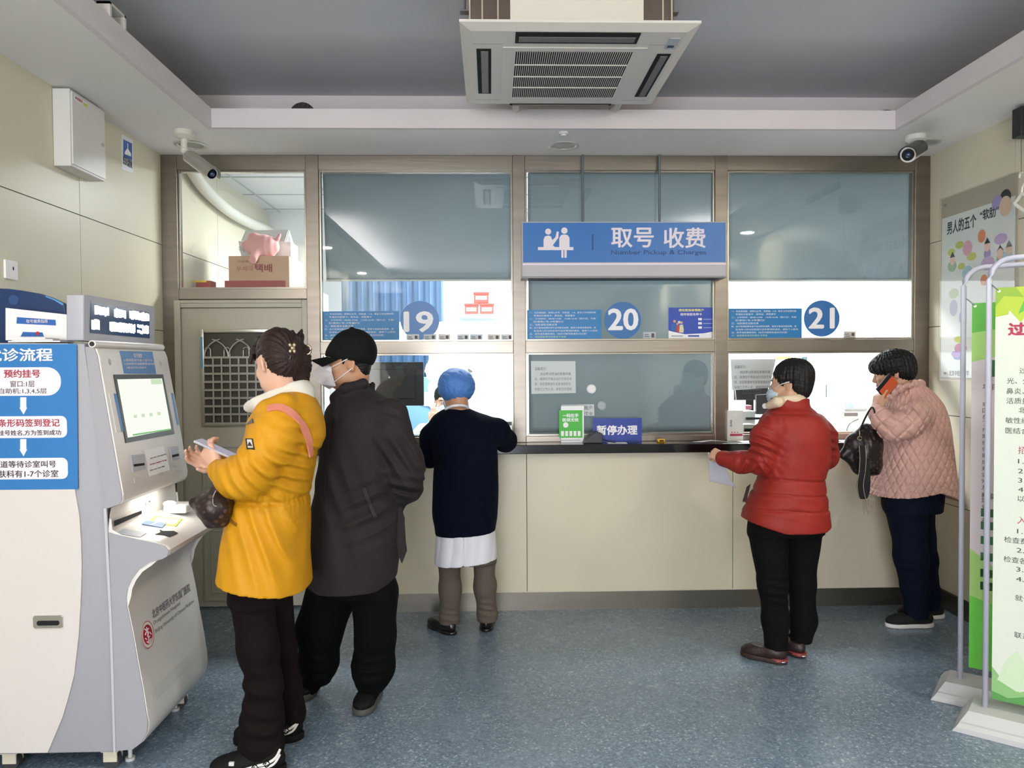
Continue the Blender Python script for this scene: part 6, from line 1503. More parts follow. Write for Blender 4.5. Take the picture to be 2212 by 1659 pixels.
zh_ = pz(1235, YA); F.f = np.maximum(F.f, -np.maximum(G+.010, Z-zh_))
parka = F.build('parka', YELLOW, A)
BA = bvh(parka)
# white inner collar
F = Field((-1.05, 2.88, 1.28), (-.68, 3.24, 1.56), .005)
F.chain([w_(640, 850, YA), w_(600, 862, YA)], [.072, .075], .02); F.ell(w_(575, 873, YA-.02), (.070, .085, .045), None, .03); F.cone(w_(560, 865, YA-.05), w_(535, 880, YA-.03), .028, .018, .03)
F.plane_cut(w_(600, 842, YA), (-.42, 0, 1)); F.ell(w_(592, 830, YA), (.060, .062, .07), None, .01, 's'); F.disp(lambda x, y, z: -.002*nz(x*1.6, y, z*1.6))
F.build('inner_collar', mat('collar_white', 'd4d0c6', .8), A)
# hair with bun, bangs and clip
hb = HB('brown')
F = Field(LA.o-Vector((.21, .21, .19)), LA.o+Vector((.24, .24, .19)), .0042)
F.ell(LA.p(-.020, 0, .050), (.102, .084, .092), LA.M, .02); F.ell(LA.p(-.055, 0, -.005), (.060, .072, .075), LA.M, .03)
F.ell(LA.p(.112, 0, -.045), (.078, .085, .075), LA.M, .01, 's')
for b in (1, -1): F.ell(LA.p(-.006, b*.088, -.006), (.030, .028, .038), LA.M, .006, 's')
F.ell(LA.p(.005, 0, -.10), (.07, .09, .07), LA.M, .02, 's')
bn = [w_(632, 748, YA+.03), w_(645, 765, YA+.02), w_(646, 790, YA+.01), w_(640, 815, YA+.01), w_(618, 832, YA+.01), w_(600, 826, YA+.02)]
F.chain(bn, [.036, .042, .044, .046, .040, .028], .02)
for q in range(7):      # loose tips above the clip
    a_ = w_(628+q*3.5, 738, YA-.02+.012*q); F.cone(a_, a_+Vector((.01*(q-3)*.6, 0, .035+.006*(q % 3))), .010, .003, .008)
for b, l0 in ((.045, .0), (.030, .01), (.012, .012), (-.01, .012), (-.03, .01), (-.045, .0)):   # bangs
    F.chain([LA.p(.045, b*.8, .115), LA.p(.088+l0*.3, b, .085), LA.p(.100+l0*.2, b*1.15, .045)], [.016, .015, .006], .01)
F.chain([LA.p(.062, .052, .09), LA.p(.086, .068, .04), LA.p(.080, .070, -.03)], [.014, .009, .003], .008)
F.chain([LA.p(.062, -.052, .09), LA.p(.086, -.068, .04), LA.p(.080, -.070, -.03)], [.014, .009, .003], .008)
F.blur(1).disp(strands(LA, .0020, 34, 3)).build('hair', hb, A)
cl = mat('clip_gold', 'b5a78c', .3, metal=.8); cc = w_(631, 752, YA-.085)
mb = MB()
for dx, dz in ((-.008, .012), (.008, .012), (-.008, -.012), (.008, -.012), (0, 0)): mb.sph((cc.x+dx, cc.y, cc.z+dz), (.007, .006, .008), 12)
o = mb.sph((cc.x+.004, cc.y+.004, cc.z-.0), (.006, .005, .02), 12).build('hair_clip', cl, A, smooth=True)
MB().tube([Vector((cc.x+.046+.018*math.cos(t), cc.y+.04, cc.z-.006+.018*math.sin(t))) for t in [i*math.pi/8-math.pi/2 for i in range(9)]], .004, 8).build('clip_ring', cl, o, smooth=True)
MB().cyl(w_(628, 768, YA-.085), w_(624, 790, YA-.085), .006, .004).build('clip_prong', mat('clip_dark', '1e1614', .3), o)
# trousers and shoes
def wz(px, py, Y): return w_(px, py, Y)
BT = mat('trousers_brown', '120a0a', .85, spec=.15, bump=.1, bscale=200)
nw = noise3(21, 16, 3)
trousers(A, 'trousers', BT, [sec(1200, 505, 645, .15, YA), sec(1290, 502, 630, .16, YA)],
    [([wz(545, 1290, 2.99), wz(558, 1400, 2.97), wz(570, 1485, 2.96), wz(567, 1550, 2.955), wz(565, 1608, 2.95)], [.082, .076, .068, .078, .088]),
     ([wz(590, 1290, 3.15), wz(605, 1400, 3.17), wz(618, 1480, 3.19), wz(625, 1540, 3.20)], [.078, .066, .060, .068])],
    (-1.15, 2.80, .03), (-.62, 3.34, .85), [((0, 0, pz(1616, 2.95)), (0, 0, -1))],
    add_fns(lambda x, y, z: -.004*nw(x, y, z*.6), folds(wz(545, 1500, 2.9), (.3, 0, 1), .07, .008, .12, 8), folds(wz(570, 1580, 2.9), (.2, 0, 1), .06, .007, .1, 9)), h=.0065)
SB1 = mat('shoe_black', '0e0e0f', .7, spec=.2, bump=.15, bscale=120); SW = mat('shoe_white', 'dcd8d6', .45)
def bshoe(heelpx, Y, d, Ln):
    q = W(*heelpx, Y); return shoe(A, (q.x, Y), d, Ln, SB1, SB1, 'shoe', .11, .052, .032)
q1 = wz(612, 1640, 2.90); q2 = wz(652, 1580, 3.17)
for (q, yy) in ((q1, 2.92), (q2, 3.18)):
    s0_ = shoe(A, (q.x, yy), (-.97, -.10, 0), .275, SB1, SB1, 'shoe', .11, .052, .03)
    so = [c for c in A.children if c.name.startswith('shoe')][-1]; Bs = bvh(so)
    # white flame with dark angular spiral on the outer side
    n = (Vector((-.1, .97, 0))*-1); x0 = q.x
    def sp(a, z): 
        o_ = Vector((x0-a*.97-.0, yy-a*.10-.30, z)); h_ = Bs.ray_cast(o_, Vector((0, 1, 0))); return h_[0]+Vector((0, -.0012, 0)) if h_[0] else None
    def strip(pts, wd_, m_, nm, off=.0012):
        C = [(a, z) for a, z in [(p.x, p.y) for p in bez([(a, z, 0) for a, z in pts], 4)]]; P = [sp(*c) for c in C]; P = [p + Vector((0, -off, 0)) for p in P if p]
        if len(P) > 2:
            mb = MB(); mb.tube(P, wd_, 8, flat=(.35, 1) if 0 else (1, 1)); return mb.build(nm, m_, so)
    strip([(.012, .098), (.022, .075), (.05, .060), (.09, .052), (.14, .040), (.20, .034)], .0055, SW, 'white_trim')
    strip([(.008, .085), (.03, .052), (.07, .042), (.12, .036), (.19, .034)], .0050, SW, 'white_trim')
    for c_ in ((.055, .058), (.098, .047)):
        s_ = .012; strip([(c_[0]+s_, c_[1]), (c_[0], c_[1]+s_), (c_[0]-s_, c_[1]), (c_[0], c_[1]-s_), (c_[0]+s_*.5, c_[1]-.002), (c_[0], c_[1]+s_*.4)], .0022, SB1, 'dark_spiral', .005)
    tag_ = sp(.185, .062)
    if tag_: MB().box(tag_+Vector((-.012, -.002, -.006)), tag_+Vector((.008, .02, .008)), .002).build('lace_tag', SW, so)
# cuffs / patch / pockets / strap
patch(BA, [(532, 948), (547, 948), (551, 972), (535, 971)], mat('patch_black', '1c1a18', .5), 'sleeve_patch', A, .002, .003)
patch(BA, [(535.5, 951), (545, 951), (547.5, 968.5), (537.5, 968)], mat('patch_cream', 'd0c8bc', .5), 'patch_print', A, .0052, .001)
patch(BA, [(537, 964), (540, 956), (543, 960), (546, 966)], mat('patch_black', '1c1a18', .5), 'patch_mark', A, .0064, .0006)
ribbon(BA, [(484, 1100), (492, 1116), (503, 1128), (512, 1134)], 7, .003, .002, name='pocket_zip', m=mat('zip_brown', '8a5a1a', .4), parent=A)
patch(BA, [(530, 908), (547, 905), (549, 914), (534, 918)], mat('tab_grey', '5d5a60', .5), 'collar_tab', A, .003, .003)
ST = mat('strap_salmon', 'd2806c', .45)
hs = thing('handbag', w_(452, 1136, 2.86), 'dark brown patterned handbag with a salmon shoulder strap carried before the yellow parka', 'handbag')
ribbon(BA, [(579, 884), (595, 880), (612, 882), (630, 893), (648, 912), (661, 935), (668, 960), (670, 985)], 18, .005, .003, name='shoulder_strap', m=ST, parent=hs)
def bag_mat(name, base, spot):
    m = mat(name, base, .35, spec=.4, bump=.1, bscale=150); nt = m.node_tree; b = nt.nodes['Principled BSDF']
    tc = nt.nodes.new('ShaderNodeTexCoord'); mp = nt.nodes.new('ShaderNodeMapping'); mp.inputs['Rotation'].default_value = (0, .78, 0); nt.links.new(tc.outputs['Object'], mp.inputs[0])
    v = nt.nodes.new('ShaderNodeTexVoronoi'); v.inputs['Scale'].default_value = 38; v.inputs['Randomness'].default_value = 0; nt.links.new(mp.outputs[0], v.inputs['Vector'])
    r = nt.nodes.new('ShaderNodeValToRGB'); r.color_ramp.interpolation = 'LINEAR'; e = r.color_ramp.elements; e[0].position = .28; e[0].color = (*lin(spot), 1); e[1].position = .36; e[1].color = (*lin(base), 1)
    nt.links.new(v.outputs['Distance'], r.inputs[0]); nt.links.new(r.outputs[0], b.inputs['Base Color']); return m
BG = bag_mat('monogram_brown', '2b1f1d', '54403a')
F = Field((-1.26, 2.74, .85), (-.97, 3.1, 1.12), .005)
bp = [w_(412, 1084, 2.90), w_(432, 1072, 2.90), w_(478, 1050, 2.90), w_(500, 1068, 2.90), w_(484, 1136, 2.90), w_(450, 1134, 2.90)]
c_ = w_(462, 1095, 2.90)
F.ell(c_+Vector((.012, 0, 0)), (.060, .07, .062), None, .02); F.cone(w_(420, 1084, 2.90), c_, .010, .05, .03, sq=.9); F.cone(w_(472, 1058, 2.90), c_, .022, .05, .03); F.cone(w_(456, 1128, 2.90), c_, .018, .05, .03); F.cone(w_(481, 1126, 2.90), c_, .022, .05, .03)
F.cone(w_(420, 1084, 2.90), w_(475, 1056, 2.90), .010, .018, .02); F.cone(w_(420, 1084, 2.90), w_(452, 1130, 2.90), .008, .014, .02)
F.disp(lambda x, y, z: -.0025*nz(x*1.4, y, z*1.4)); F.build('bag_body', BG, hs)
MB().tube(bez([w_(466, 1060, 2.835), w_(460, 1075, 2.83), w_(461, 1090, 2.83), w_(468, 1094, 2.83)], 5), .0022, 8).build('zip_pull_cord', mat('cord_grey', '8c8580', .4), hs, smooth=True)
MB().tube(bez([w_(474, 1048, 2.90), w_(468, 1040, 2.92), w_(480, 1028, 2.95), w_(505, 1010, 3.0)], 5), .009, 10, flat=(1, .4)).build('strap_end', ST, hs, smooth=True)
F = None
# phone held by her
ph = thing('mobile_phone', w_(468, 972, 2.985), 'white edged phone in the hands of the person in yellow', 'phone')
a, b = w_(426, 951, 2.985), w_(510, 989, 2.985); lx = (b-a).normalized(); ly = Vector((0, 1, 0)); lz = lx.cross(ly).normalized()
if lz.z < 0: lz = -lz
def obox(c, ex, ey, ez, hx, hy, hz, bev=.002):
    mb = MB(); r = bmesh.ops.create_cube(mb.bm, size=2); M4 = Matrix((ex*hx, ey*hy, ez*hz)).transposed().to_4x4(); M4.translation = c
    bmesh.ops.transform(mb.bm, matrix=M4, verts=r['verts'])
    if bev: bmesh.ops.bevel(mb.bm, geom=list({e for v in r['verts'] for e in v.link_edges}), offset=bev, segments=2, affect='EDGES', profile=.5)
    return mb
c_ = (a+b)/2
obox(c_, lx, ly, lz, (b-a).length/2, .038, .0048, .003).build('phone_case', mat('case_white', 'b4b0b8', .25), ph)
obox(c_+lz*.0052, lx, ly, lz, (b-a).length/2-.004, .035, .0006, 0).build('phone_screen', emat('phone_glow', 'd4d0e0', .35), ph)

# ------------------------------------------------------------ man in black cap
B = thing('person', (-.59, 3.5, 0), 'person in a black cap, white mask and long dark coat behind the yellow parka', 'person', 'people waiting in the hall')
YB = 3.5
LB = Local(w_(753, 785, YB-.02), (-.97, -.16, -.04), sc=1.0)
s1, e1, r1 = w_(843, 898, 3.35), w_(880, 1022, 3.36), w_(862, 1076, 3.56)
s2_, e2, r2 = w_(740, 898, 3.68), w_(800, 1020, 3.74), w_(850, 1072, 3.66)
F = body_field([w_(700, 705, YB), w_(810, 705, YB), s1, s2_, e1, e2, w_(690, 1520, 3.55), (-.45, 3.4, .04)])
head_sdf(F, LB); F.chain([LB.p(-.03, 0, -.05), w_(765, 850, YB), w_(775, 885, YB)], [.060, .062, .08], .03)
F.loft([sec(865, 735, 830, .13, YB), sec(930, 720, 860, .16, YB), sec(1060, 710, 850, .15, YB), sec(1160, 705, 850, .16, YB)], .03)
F.chain([s1+Vector((-.02, .05, -.02)), e1, r1], [.036, .036, .03], .02); F.chain([s2_, e2, r2], [.04, .036, .03], .02)
hand_sdf(F, r1, Vector((-.3, .6, -.75)), Vector((.9, -.2, -.1)), 1, [(25, 30, 20)]*4, 1.0)
hand_sdf(F, r2, Vector((.3, -.5, -.8)), Vector((.9, .2, 0)), -1, [(35, 40, 25)]*4, 1.0)
F.chain([w_(735, 1140, 3.6), w_(705, 1320, 3.6), (w_(680, 1480, 3.6).x, 3.6, .09), (w_(672, 1480, 3.6).x, 3.57, .045)], [.07, .05, .036, .022], .03)
F.chain([w_(805, 1140, 3.47), w_(812, 1330, 3.47), (w_(803, 1480, 3.49).x, 3.50, .09), (w_(800, 1480, 3.49).x, 3.44, .045)], [.07, .05, .036, .022], .03)
F.blur(1).build('body', SKIN['tan'], B); face_parts(LB, B, brow='1a1412')
F = Field(LB.o-Vector((.17, .15, .18)), LB.o+Vector((.17, .15, .18)), .004)      # short black hair under the cap
F.ell(LB.p(-.018, 0, .040), (.094, .080, .086), LB.M, .02); F.ell(LB.p(-.060, 0, -.015), (.036, .062, .060), LB.M, .02)
F.ell(LB.p(.115, 0, -.045), (.088, .10, .085), LB.M, .006, 's'); F.ell(LB.p(.0, 0, -.12), (.08, .10, .075), LB.M, .01, 's')
for b in (1, -1): F.ell(LB.p(.0, b*.085, -.006), (.028, .018, .036), LB.M, .006, 's'); F.cone(LB.p(.020, b*.072, .04), LB.p(.022, b*.069, .0), .012, .006, .01)
F.disp(strands(LB, .0012, 60, 4)).build('hair', HB('black'), B)
F = Field(LB.o-Vector((.26, .17, .06)), LB.o+Vector((.16, .17, .22)), .0038)       # baseball cap
F.ell(LB.p(-.022, 0, .052), (.108, .092, .104), LB.M, .01); F.ell(LB.p(.000, 0, .040), (.103, .086, .074), LB.M, .02); F.ell(LB.p(-.022, 0, .046), (.100, .084, .096), LB.M, .006, 's')
F.plane_cut(LB.p(.0, 0, .012), -(LB.u-LB.f*.24))
for q in range(-15, 16):
    b = q*.005; a0 = .086*math.sqrt(1-(b/.092)**2)-.018; F.cone(LB.p(a0, b, .018+.24*a0), LB.p(.156-b*b*8, b*.92, .020-b*b*4.8), .0070, .0050, .004)
F.ell(LB.p(-.022, 0, .158), (.010, .010, .006), LB.M, .004)
ns_ = noise3(8, 18, 2); F.disp(lambda x, y, z: -.0012*ns_(x, y, z)); F.build('baseball_cap', mat('cap_black', '0b0b0c', .8, spec=.2, bump=.15, bscale=220), B)
# folded white mask with a beak, straps to the ear
MW = mat('mask_white2', 'e6e2ea', .7, bump=.08, bscale=150)
pts = {k: LB.p(*v) for k, v in dict(nb=(.104, 0, .014), tip=(.158, 0, -.030), tip2=(.145, 0, -.075), ch=(.092, 0, -.112), tl=(.074, .062, -.012), tm=(.074, .074, -.036), bl=(.060, .058, -.098), tl2=(.074, -.062, -.012), tm2=(.074, -.074, -.036), bl2=(.060, -.058, -.098), ml=(.128, .040, -.004), ml2=(.128, -.040, -.004), lo=(.118, .042, -.088), lo2=(.118, -.042, -.088)).items()}
bm = bmesh.new(); V = {k: bm.verts.new(p) for k, p in pts.items()}
for f_ in (('nb', 'tip', 'ml'), ('nb', 'ml', 'tl'), ('ml', 'tip', 'tm'), ('tl', 'ml', 'tm'), ('tip', 'tip2', 'tm'), ('tip2', 'lo', 'tm'), ('lo', 'bl', 'tm'), ('tip2', 'ch', 'lo'), ('lo', 'ch', 'bl')):
    bm.faces.new([V[k] for k in f_]); bm.faces.new([V[(k+'2' if k in ('ml', 'tl', 'tm', 'bl', 'lo') else k)] for k in f_[::-1]])
bmesh.ops.subdivide_edges(bm, edges=bm.edges[:], cuts=1, use_grid_fill=True, smooth=.25); bmesh.ops.solidify(bm, geom=bm.faces[:], thickness=.003); bmesh.ops.recalc_face_normals(bm, faces=bm.faces)
me = bpy.data.meshes.new('m'); bm.to_mesh(me); bm.free(); mo = link('face_mask', me, MW, B)
for b in (1, -1):
    for p0, p1 in ((LB.p(.076, b*.064, -.015), LB.p(-.012, b*.084, .026)), (LB.p(.066, b*.064, -.080), LB.p(-.016, b*.082, -.022))):
        MB().tube(bez([p0, (p0+p1)/2+LB.l*b*.010, p1], 5), .0019, 8).build('ear_loop', MW, mo, smooth=True)
# coat
COAT = mat('coat_dark', '2b2526', .8, spec=.2, bump=.15, bscale=240, var=.08, vscale=6)
F = Field((-.92, 3.14, .56), (-.24, 3.92, 1.50), .006)
F.loft([sec(838, 728, 800, .095, YB), sec(860, 722, 832, .14, YB), sec(885, 708, 858, .185, YB), sec(930, 697, 874, .21, YB), sec(1000, 691, 876, .215, YB), sec(1060, 682, 870, .21, YB), sec(1110, 672, 867, .22, YB), sec(1180, 666, 863, .235, YB), sec(1275, 660, 852, .245, YB)], .03)
F.chain([s1+Vector((0, .03, 0)), s1+Vector((.01, 0, -.08)), w_(876, 990, 3.355), e1, w_(880, 1052, 3.45), r1+Vector((.0, -.03, .015))], [.075, .078, .070, .070, .062, .048], .04)
F.chain([s2_+Vector((0, -.03, 0)), e2, r2], [.08, .075, .05], .05)
F.chain([w_(722, 858, 3.42), w_(745, 838, 3.38), w_(785, 828, 3.42), w_(800, 832, 3.52), w_(785, 838, 3.62), w_(745, 842, 3.60), w_(722, 860, 3.52)], [.020, .022, .022, .022, .022, .022, .020], .02)
F.chain([w_(730, 862, 3.36), w_(720, 905, 3.31)], [.016, .008], .02)
F.ell(w_(762, 822, YB), (.078, .082, .05), None, .02, 's'); F.blur(1)
nz2 = noise3(15, 14, 3)
F.disp(add_fns(lambda x, y, z: -.0042*nz2(x, y, z*.5), folds(w_(870, 985, 3.3), (.9, 0, .45), .055, .012, .13, 11), folds(w_(880, 1050, 3.35), (.3, .2, .9), .045, .012, .10, 12), folds(w_(840, 900, 3.3), (.3, 0, 1), .04, .006, .07, 13),
    folds(w_(790, 1110, 3.27), (.4, 0, -.9), .07, .014, .15, 14), folds(w_(720, 1060, 3.3), (.9, 0, .3), .08, .007, .2, 15), folds(w_(760, 1190, 3.27), (1, 0, .15), .11, .006, .22, 16)))
ya_ = pz(1258, YB); F.plane_cut((0, 0, ya_), (0, 0, -1)); F.plane_cut(w_(663, 1240, YB), (-.35, 0, -1)); F.plane_cut(w_(850, 1246, YB), (.35, 0, -1))
G = F.f.copy(); Z = F.ax[2][None, None, :]; F.f = np.maximum(F.f, -np.maximum(G+.010, Z-ya_-.05))
coat = F.build('long_coat', COAT, B); BB = bvh(coat)
ribbon(BB, [(786, 1052), (793, 1072), (801, 1094), (810, 1116)], 9, .004, .002, name='pocket_welt', m=mat('coat_shade', '2a2424', .8), parent=B)
ribbon(BB, [(728, 880), (718, 905), (712, 950), (706, 1010), (700, 1090), (697, 1170), (697, 1246)], 3.2, .003, .001, name='front_placket', m=COAT, parent=B)
ribbon(BB, [(784, 862), (800, 900), (828, 930), (836, 990)], 1.5, .002, .0006, name='sleeve_seam', m=mat('coat_shade', '2a2424', .8), parent=B) if 0 else None
t3 = 3.42; MB().prism([w_(848, 1100, t3), w_(866, 1092, t3), w_(874, 1120, t3), w_(873, 1150, t3), w_(879, 1190, t3), w_(868, 1218, t3), w_(860, 1200, t3), (w_(853, 1150, t3))], (0, .012, 0), .004).build('belt_tail', COAT, B)
F = Field(w_(760, 850, YB)-Vector((.13, .13, .08)), w_(760, 850, YB)+Vector((.13, .13, .08)), .005); F.chain([w_(764, 838, YB), w_(768, 872, YB)], [.068, .074], .0); F.cone(w_(764, 820, YB), w_(768, 880, YB), .058, .05, .0, 's') if 0 else None
F.plane_cut(w_(764, 840, YB), (-.35, 0, 1)); F.build('turtleneck', mat('knit_maroon', '2a1216', .9), B)
trousers(B, 'trousers', mat('trousers_black', '060607', .85, spec=.12, bump=.1, bscale=220), [sec(1190, 685, 848, .17, YB), sec(1275, 672, 850, .18, YB)],
    [([wz(722, 1270, 3.58), wz(690, 1360, 3.58), wz(688, 1430, 3.585), wz(684, 1462, 3.59)], [.125, .105, .090, .070]), ([wz(808, 1280, 3.46), wz(812, 1370, 3.46), wz(805, 1440, 3.47), wz(800, 1470, 3.485)], [.105, .090, .092, .068])],
    (-.98, 3.2, .06), (-.28, 3.80, .72), None, add_fns(lambda x, y, z: -.004*nw(x, y, z), folds(wz(800, 1450, 3.4), (.1, 0, 1), .05, .009, .09, 18), folds(wz(690, 1440, 3.5), (.1, 0, 1), .05, .008, .09, 19)), h=.007)
SG2 = mat('sole_grey', '4a4846', .7); SBk = mat('shoe_matt', '101011', .75, spec=.2, bump=.2, bscale=160)
qh = wz(812, 1500, 3.62); shoe(B, (qh.x, 3.63), (-.12, -1, 0), .27, SBk, SG2, 'shoe', .085, .052, .03)
o = bvh([c for c in B.children if c.name.startswith('shoe')][-1]); patch(o, [(786, 1480), (791, 1480), (790, 1493), (786, 1493)], mat('tag_orange', 'd86a3a', .5), 'pull_tag', B, .001, .002)
qh = wz(676, 1480, 3.72); shoe(B, (qh.x, 3.72), (-.05, -1, 0), .20, SBk, SG2, 'shoe', .085, .052, .03)

# ------------------------------------------------------------ doctor at window 19
C_ = thing('person', (-.21, 4.42, 0), 'person in a blue surgical cap and navy cardigan over a white coat, seen from behind', 'person', 'people at the counter')
YC = 4.40
LC = Local(w_(985, 846, 4.46), (-.42, .86, -.30), sc=.93)
s1, e1, r1 = w_(940, 925, 4.42), w_(926, 985, 4.50), w_(962, 945, 4.73)
s2_, e2, r2 = w_(1060, 922, 4.42), w_(1091, 952, 4.56), w_(1052, 943, 4.73)
F = body_field([w_(985, 800, 4.46), s1, s2_, e1, e2, r1, r2, (w_(950, 1300, 4.4).x, 4.5, .05), (-.1, 4.3, .05)])
head_sdf(F, LC); F.chain([LC.p(-.03, 0, -.05), w_(990, 880, YC+.03), w_(995, 905, YC)], [.05, .052, .07], .03)
F.loft([sec(900, 955, 1045, .07, YC), sec(960, 945, 1060, .10, YC), sec(1060, 950, 1060, .10, YC), sec(1150, 950, 1062, .12, YC)], .03)
F.chain([s1, e1, r1], [.042, .036, .026], .02); F.chain([s2_, e2, r2], [.042, .036, .026], .02)
hand_sdf(F, r1, Vector((.95, .15, .05)), Vector((0, 0, 1)), -1, [(20, 20, 15)]*4, .85); hand_sdf(F, r2, Vector((-.95, .2, .02)), Vector((0, 0, 1)), 1, [(20, 20, 15)]*4, .92)
for px0, px1 in ((972, 972), (1040, 1048)):
    F.chain([w_(px0, 1130, 4.42), w_(px1, 1270, 4.43), (w_(px1, 1340, 4.42).x, 4.44, .08), (w_(px1-6, 1340, 4.42).x, 4.52, .05)], [.06, .038, .028, .026], .03)
F.blur(1).build('body', SKIN['tan'], C_); face_parts(LC, C_)
F = Field(LC.o-Vector((.16, .16, .15)), LC.o+Vector((.16, .16, .16)), .0042)
F.ell(LC.p(-.022, 0, .040), (.088, .076, .070), LC.M, .02); F.ell(LC.p(-.055, 0, -.020), (.035, .055, .045), LC.M, .02); F.ell(LC.p(.11, 0, -.04), (.085, .10, .085), LC.M, .006, 's')
F.disp(strands(LC, .001, 60, 5)).build('hair', HB('black'), C_)
F = Field(LC.o-Vector((.18, .18, .16)), LC.o+Vector((.18, .18, .18)), .0042); cc = w_(987, 838, 4.47)
F.ell(cc+Vector((0, .0, .012)), (.104, .118, .098), None, .0); F.ell(cc+Vector((-.015, .03, .018)), (.085, .11, .090), None, .03)
an = noise3(31, 30, 3); cz = cc
def gather(x, y, z):
    t = np.arctan2(y-cz.y, x-cz.x); zz = (z-cz.z); return -.004*np.abs(np.sin(t*9+an(x, y, z)))*np.clip(.6-zz*5, 0, 1)-.003*np.abs(np.sin(z*90+x*60+an(x, y, z)*2.2))-.0016*an(x, y, z)
F.disp(gather); F.plane_cut(w_(986, 873, 4.46), (0, 0, -1)); F.build('surgical_cap', mat('cap_blue', '4a7cc4', .65, bump=.5, bscale=45, detail=6), C_)
MB().tube(bez([w_(962, 884, 4.36), w_(978, 877, 4.33), w_(1000, 876, 4.34), w_(1012, 882, 4.40)], 6), .008, 10).build('white_collar', mat('coat_white', 'dedce4', .7), C_, smooth=True)
m3 = mat('face_mask_blue', 'b8cbd8', .7)
F = Field(LC.o-Vector((.16, .16, .16)), LC.o+Vector((.16, .16, .1)), .0042); F.ell(LC.p(.050, 0, -.055), (.070, .062, .060), LC.M, .0); F.plane_cut(LC.p(.052, 0, 0), -LC.f); F.plane_cut(LC.p(0, 0, -.008), LC.u); F.build('face_mask', m3, C_)
NAVY = mat('cardigan_navy', '050a1c', .9, spec=.12, bump=.35, bscale=260)
F = Field((-.52, 4.14, .50), (.22, 4.98, 1.34), .006)
F.loft([sec(884, 958, 1015, .06, YC+.02), sec(895, 940, 1040, .10, YC+.02), sec(915, 930, 1064, .135, YC+.02), sec(955, 931, 1072, .15, YC+.01), sec(1000, 937, 1076, .15, YC), sec(1060, 935, 1077, .155, YC), sec(1115, 934, 1074, .158, YC), sec(1135, 938, 1071, .152, YC), sec(1156, 941, 1068, .148, YC)], .02)
F.chain([s1+Vector((.03, 0, 0)), s1+Vector((-.02, .02, -.05)), e1, e1+Vector((.01, .14, .02)), r1], [.062, .064, .060, .050, .042], .04)
F.chain([s2_+Vector((-.03, 0, 0)), s2_+Vector((.04, .04, -.03)), e2, e2+Vector((-.02, .14, .015)), r2], [.064, .066, .062, .050, .042], .04)
F.ell(w_(988, 872, YC+.04), (.055, .055, .03), None, .01, 's'); F.blur(1)
nz3 = noise3(41, 13, 2); zr_ = pz(1132, YC)
F.disp(add_fns(lambda x, y, z: -.002*nz3(x, y, z), folds(e2+Vector((0, -.05, .02)), (.7, 0, .7), .05, .006, .08, 21), folds(e1+Vector((0, -.05, .0)), (.6, 0, .8), .05, .006, .08, 22)))
F.plane_cut(w_(1005, 1149, YC), (.06, 0, -1)); F.build('cardigan', NAVY, C_)
F = Field((-.42, 4.18, .34), (.12, 4.64, .66), .005)
F.loft([sec(1130, 945, 1067, .14, YC), sec(1180, 941, 1072, .15, YC), sec(1225, 939, 1073, .155, YC)], 0)
F.disp(lambda x, y, z: -.006*np.abs(np.sin(x*42+.4*np.sin(z*20)))+.003-.0015*nz3(x*2, y, z*2)); F.plane_cut(w_(1000, 1211, YC), (.09, 0, -1))
F.disp(lambda x, y, z: .008*np.exp(-((x-w_(1002, 1180, YC).x)/.003)**2)); F.build('white_coat', mat('coat_white', 'dedce4', .7), C_)
trousers(C_, 'trousers', mat('trousers_taupe', '5c5148', .85, bump=.3, bscale=200), [sec(1180, 948, 1066, .12, YC), sec(1215, 948, 1070, .12, YC)],
    [([w_(971, 1210, 4.42), w_(972, 1270, 4.42), w_(970, 1335, 4.42), w_(970, 1348, 4.42)], [.068, .060, .054, .054]), ([w_(1046, 1205, 4.42), w_(1048, 1265, 4.43), w_(1052, 1325, 4.45), w_(1050, 1340, 4.45)], [.068, .060, .054, .052])],
    (-.40, 4.24, .05), (.12, 4.62, .50), [((0, 0, pz(1346, 4.42)), (0, 0, -1))], add_fns(lambda x, y, z: -.003*nw(x, y, z*1.4), folds(w_(1050, 1320, 4.37), (.2, 0, 1), .04, .006, .07, 24), folds(w_(970, 1330, 4.37), (.2, 0, 1), .04, .005, .07, 25)), h=.006)
LS = mat('leather_black', '151314', .28, spec=.5)
q = w_(981, 1360, 4.36); shoe(C_, (q.x, 4.37), (-.66, .75, 0), .235, LS, LS, 'shoe', .065, .045, .02)
q = w_(1050, 1355, 4.41); shoe(C_, (q.x, 4.41), (.05, 1, 0), .235, LS, LS, 'shoe', .065, .045, .02)

# ------------------------------------------------------------ person in the red jacket
D = thing('person', (1.55, 3.95, 0), 'person in a red padded jacket and pale mask holding a white paper at the counter', 'person', 'people at the counter')
YD = 3.95
LD = Local(w_(1707, 832, 3.98), (-.82, .56, -.02), sc=.97)
s1, e1, r1 = w_(1662, 918, 3.86), w_(1645, 997, 3.88), w_(1568, 990, 4.02)
s2_, e2, r2 = w_(1772, 920, 3.98), w_(1783, 985, 4.02), w_(1750, 990, 4.22)
F = body_field([w_(1707, 775, 3.98), s1, s2_, e1, e2, w_(1535, 985, 4.06), (1.45, 3.9, .05), (1.65, 3.95, .05)])
head_sdf(F, LD); F.chain([LD.p(-.03, 0, -.05), w_(1708, 868, YD), w_(1710, 895, YD)], [.055, .056, .075], .03)
F.loft([sec(890, 1665, 1750, .10, YD), sec(950, 1655, 1770, .13, YD), sec(1035, 1655, 1760, .12, YD), sec(1110, 1640, 1765, .15, YD)], .03)
F.chain([s1, e1, r1], [.044, .038, .027], .02); F.chain([s2_, e2, r2], [.044, .038, .027], .02)
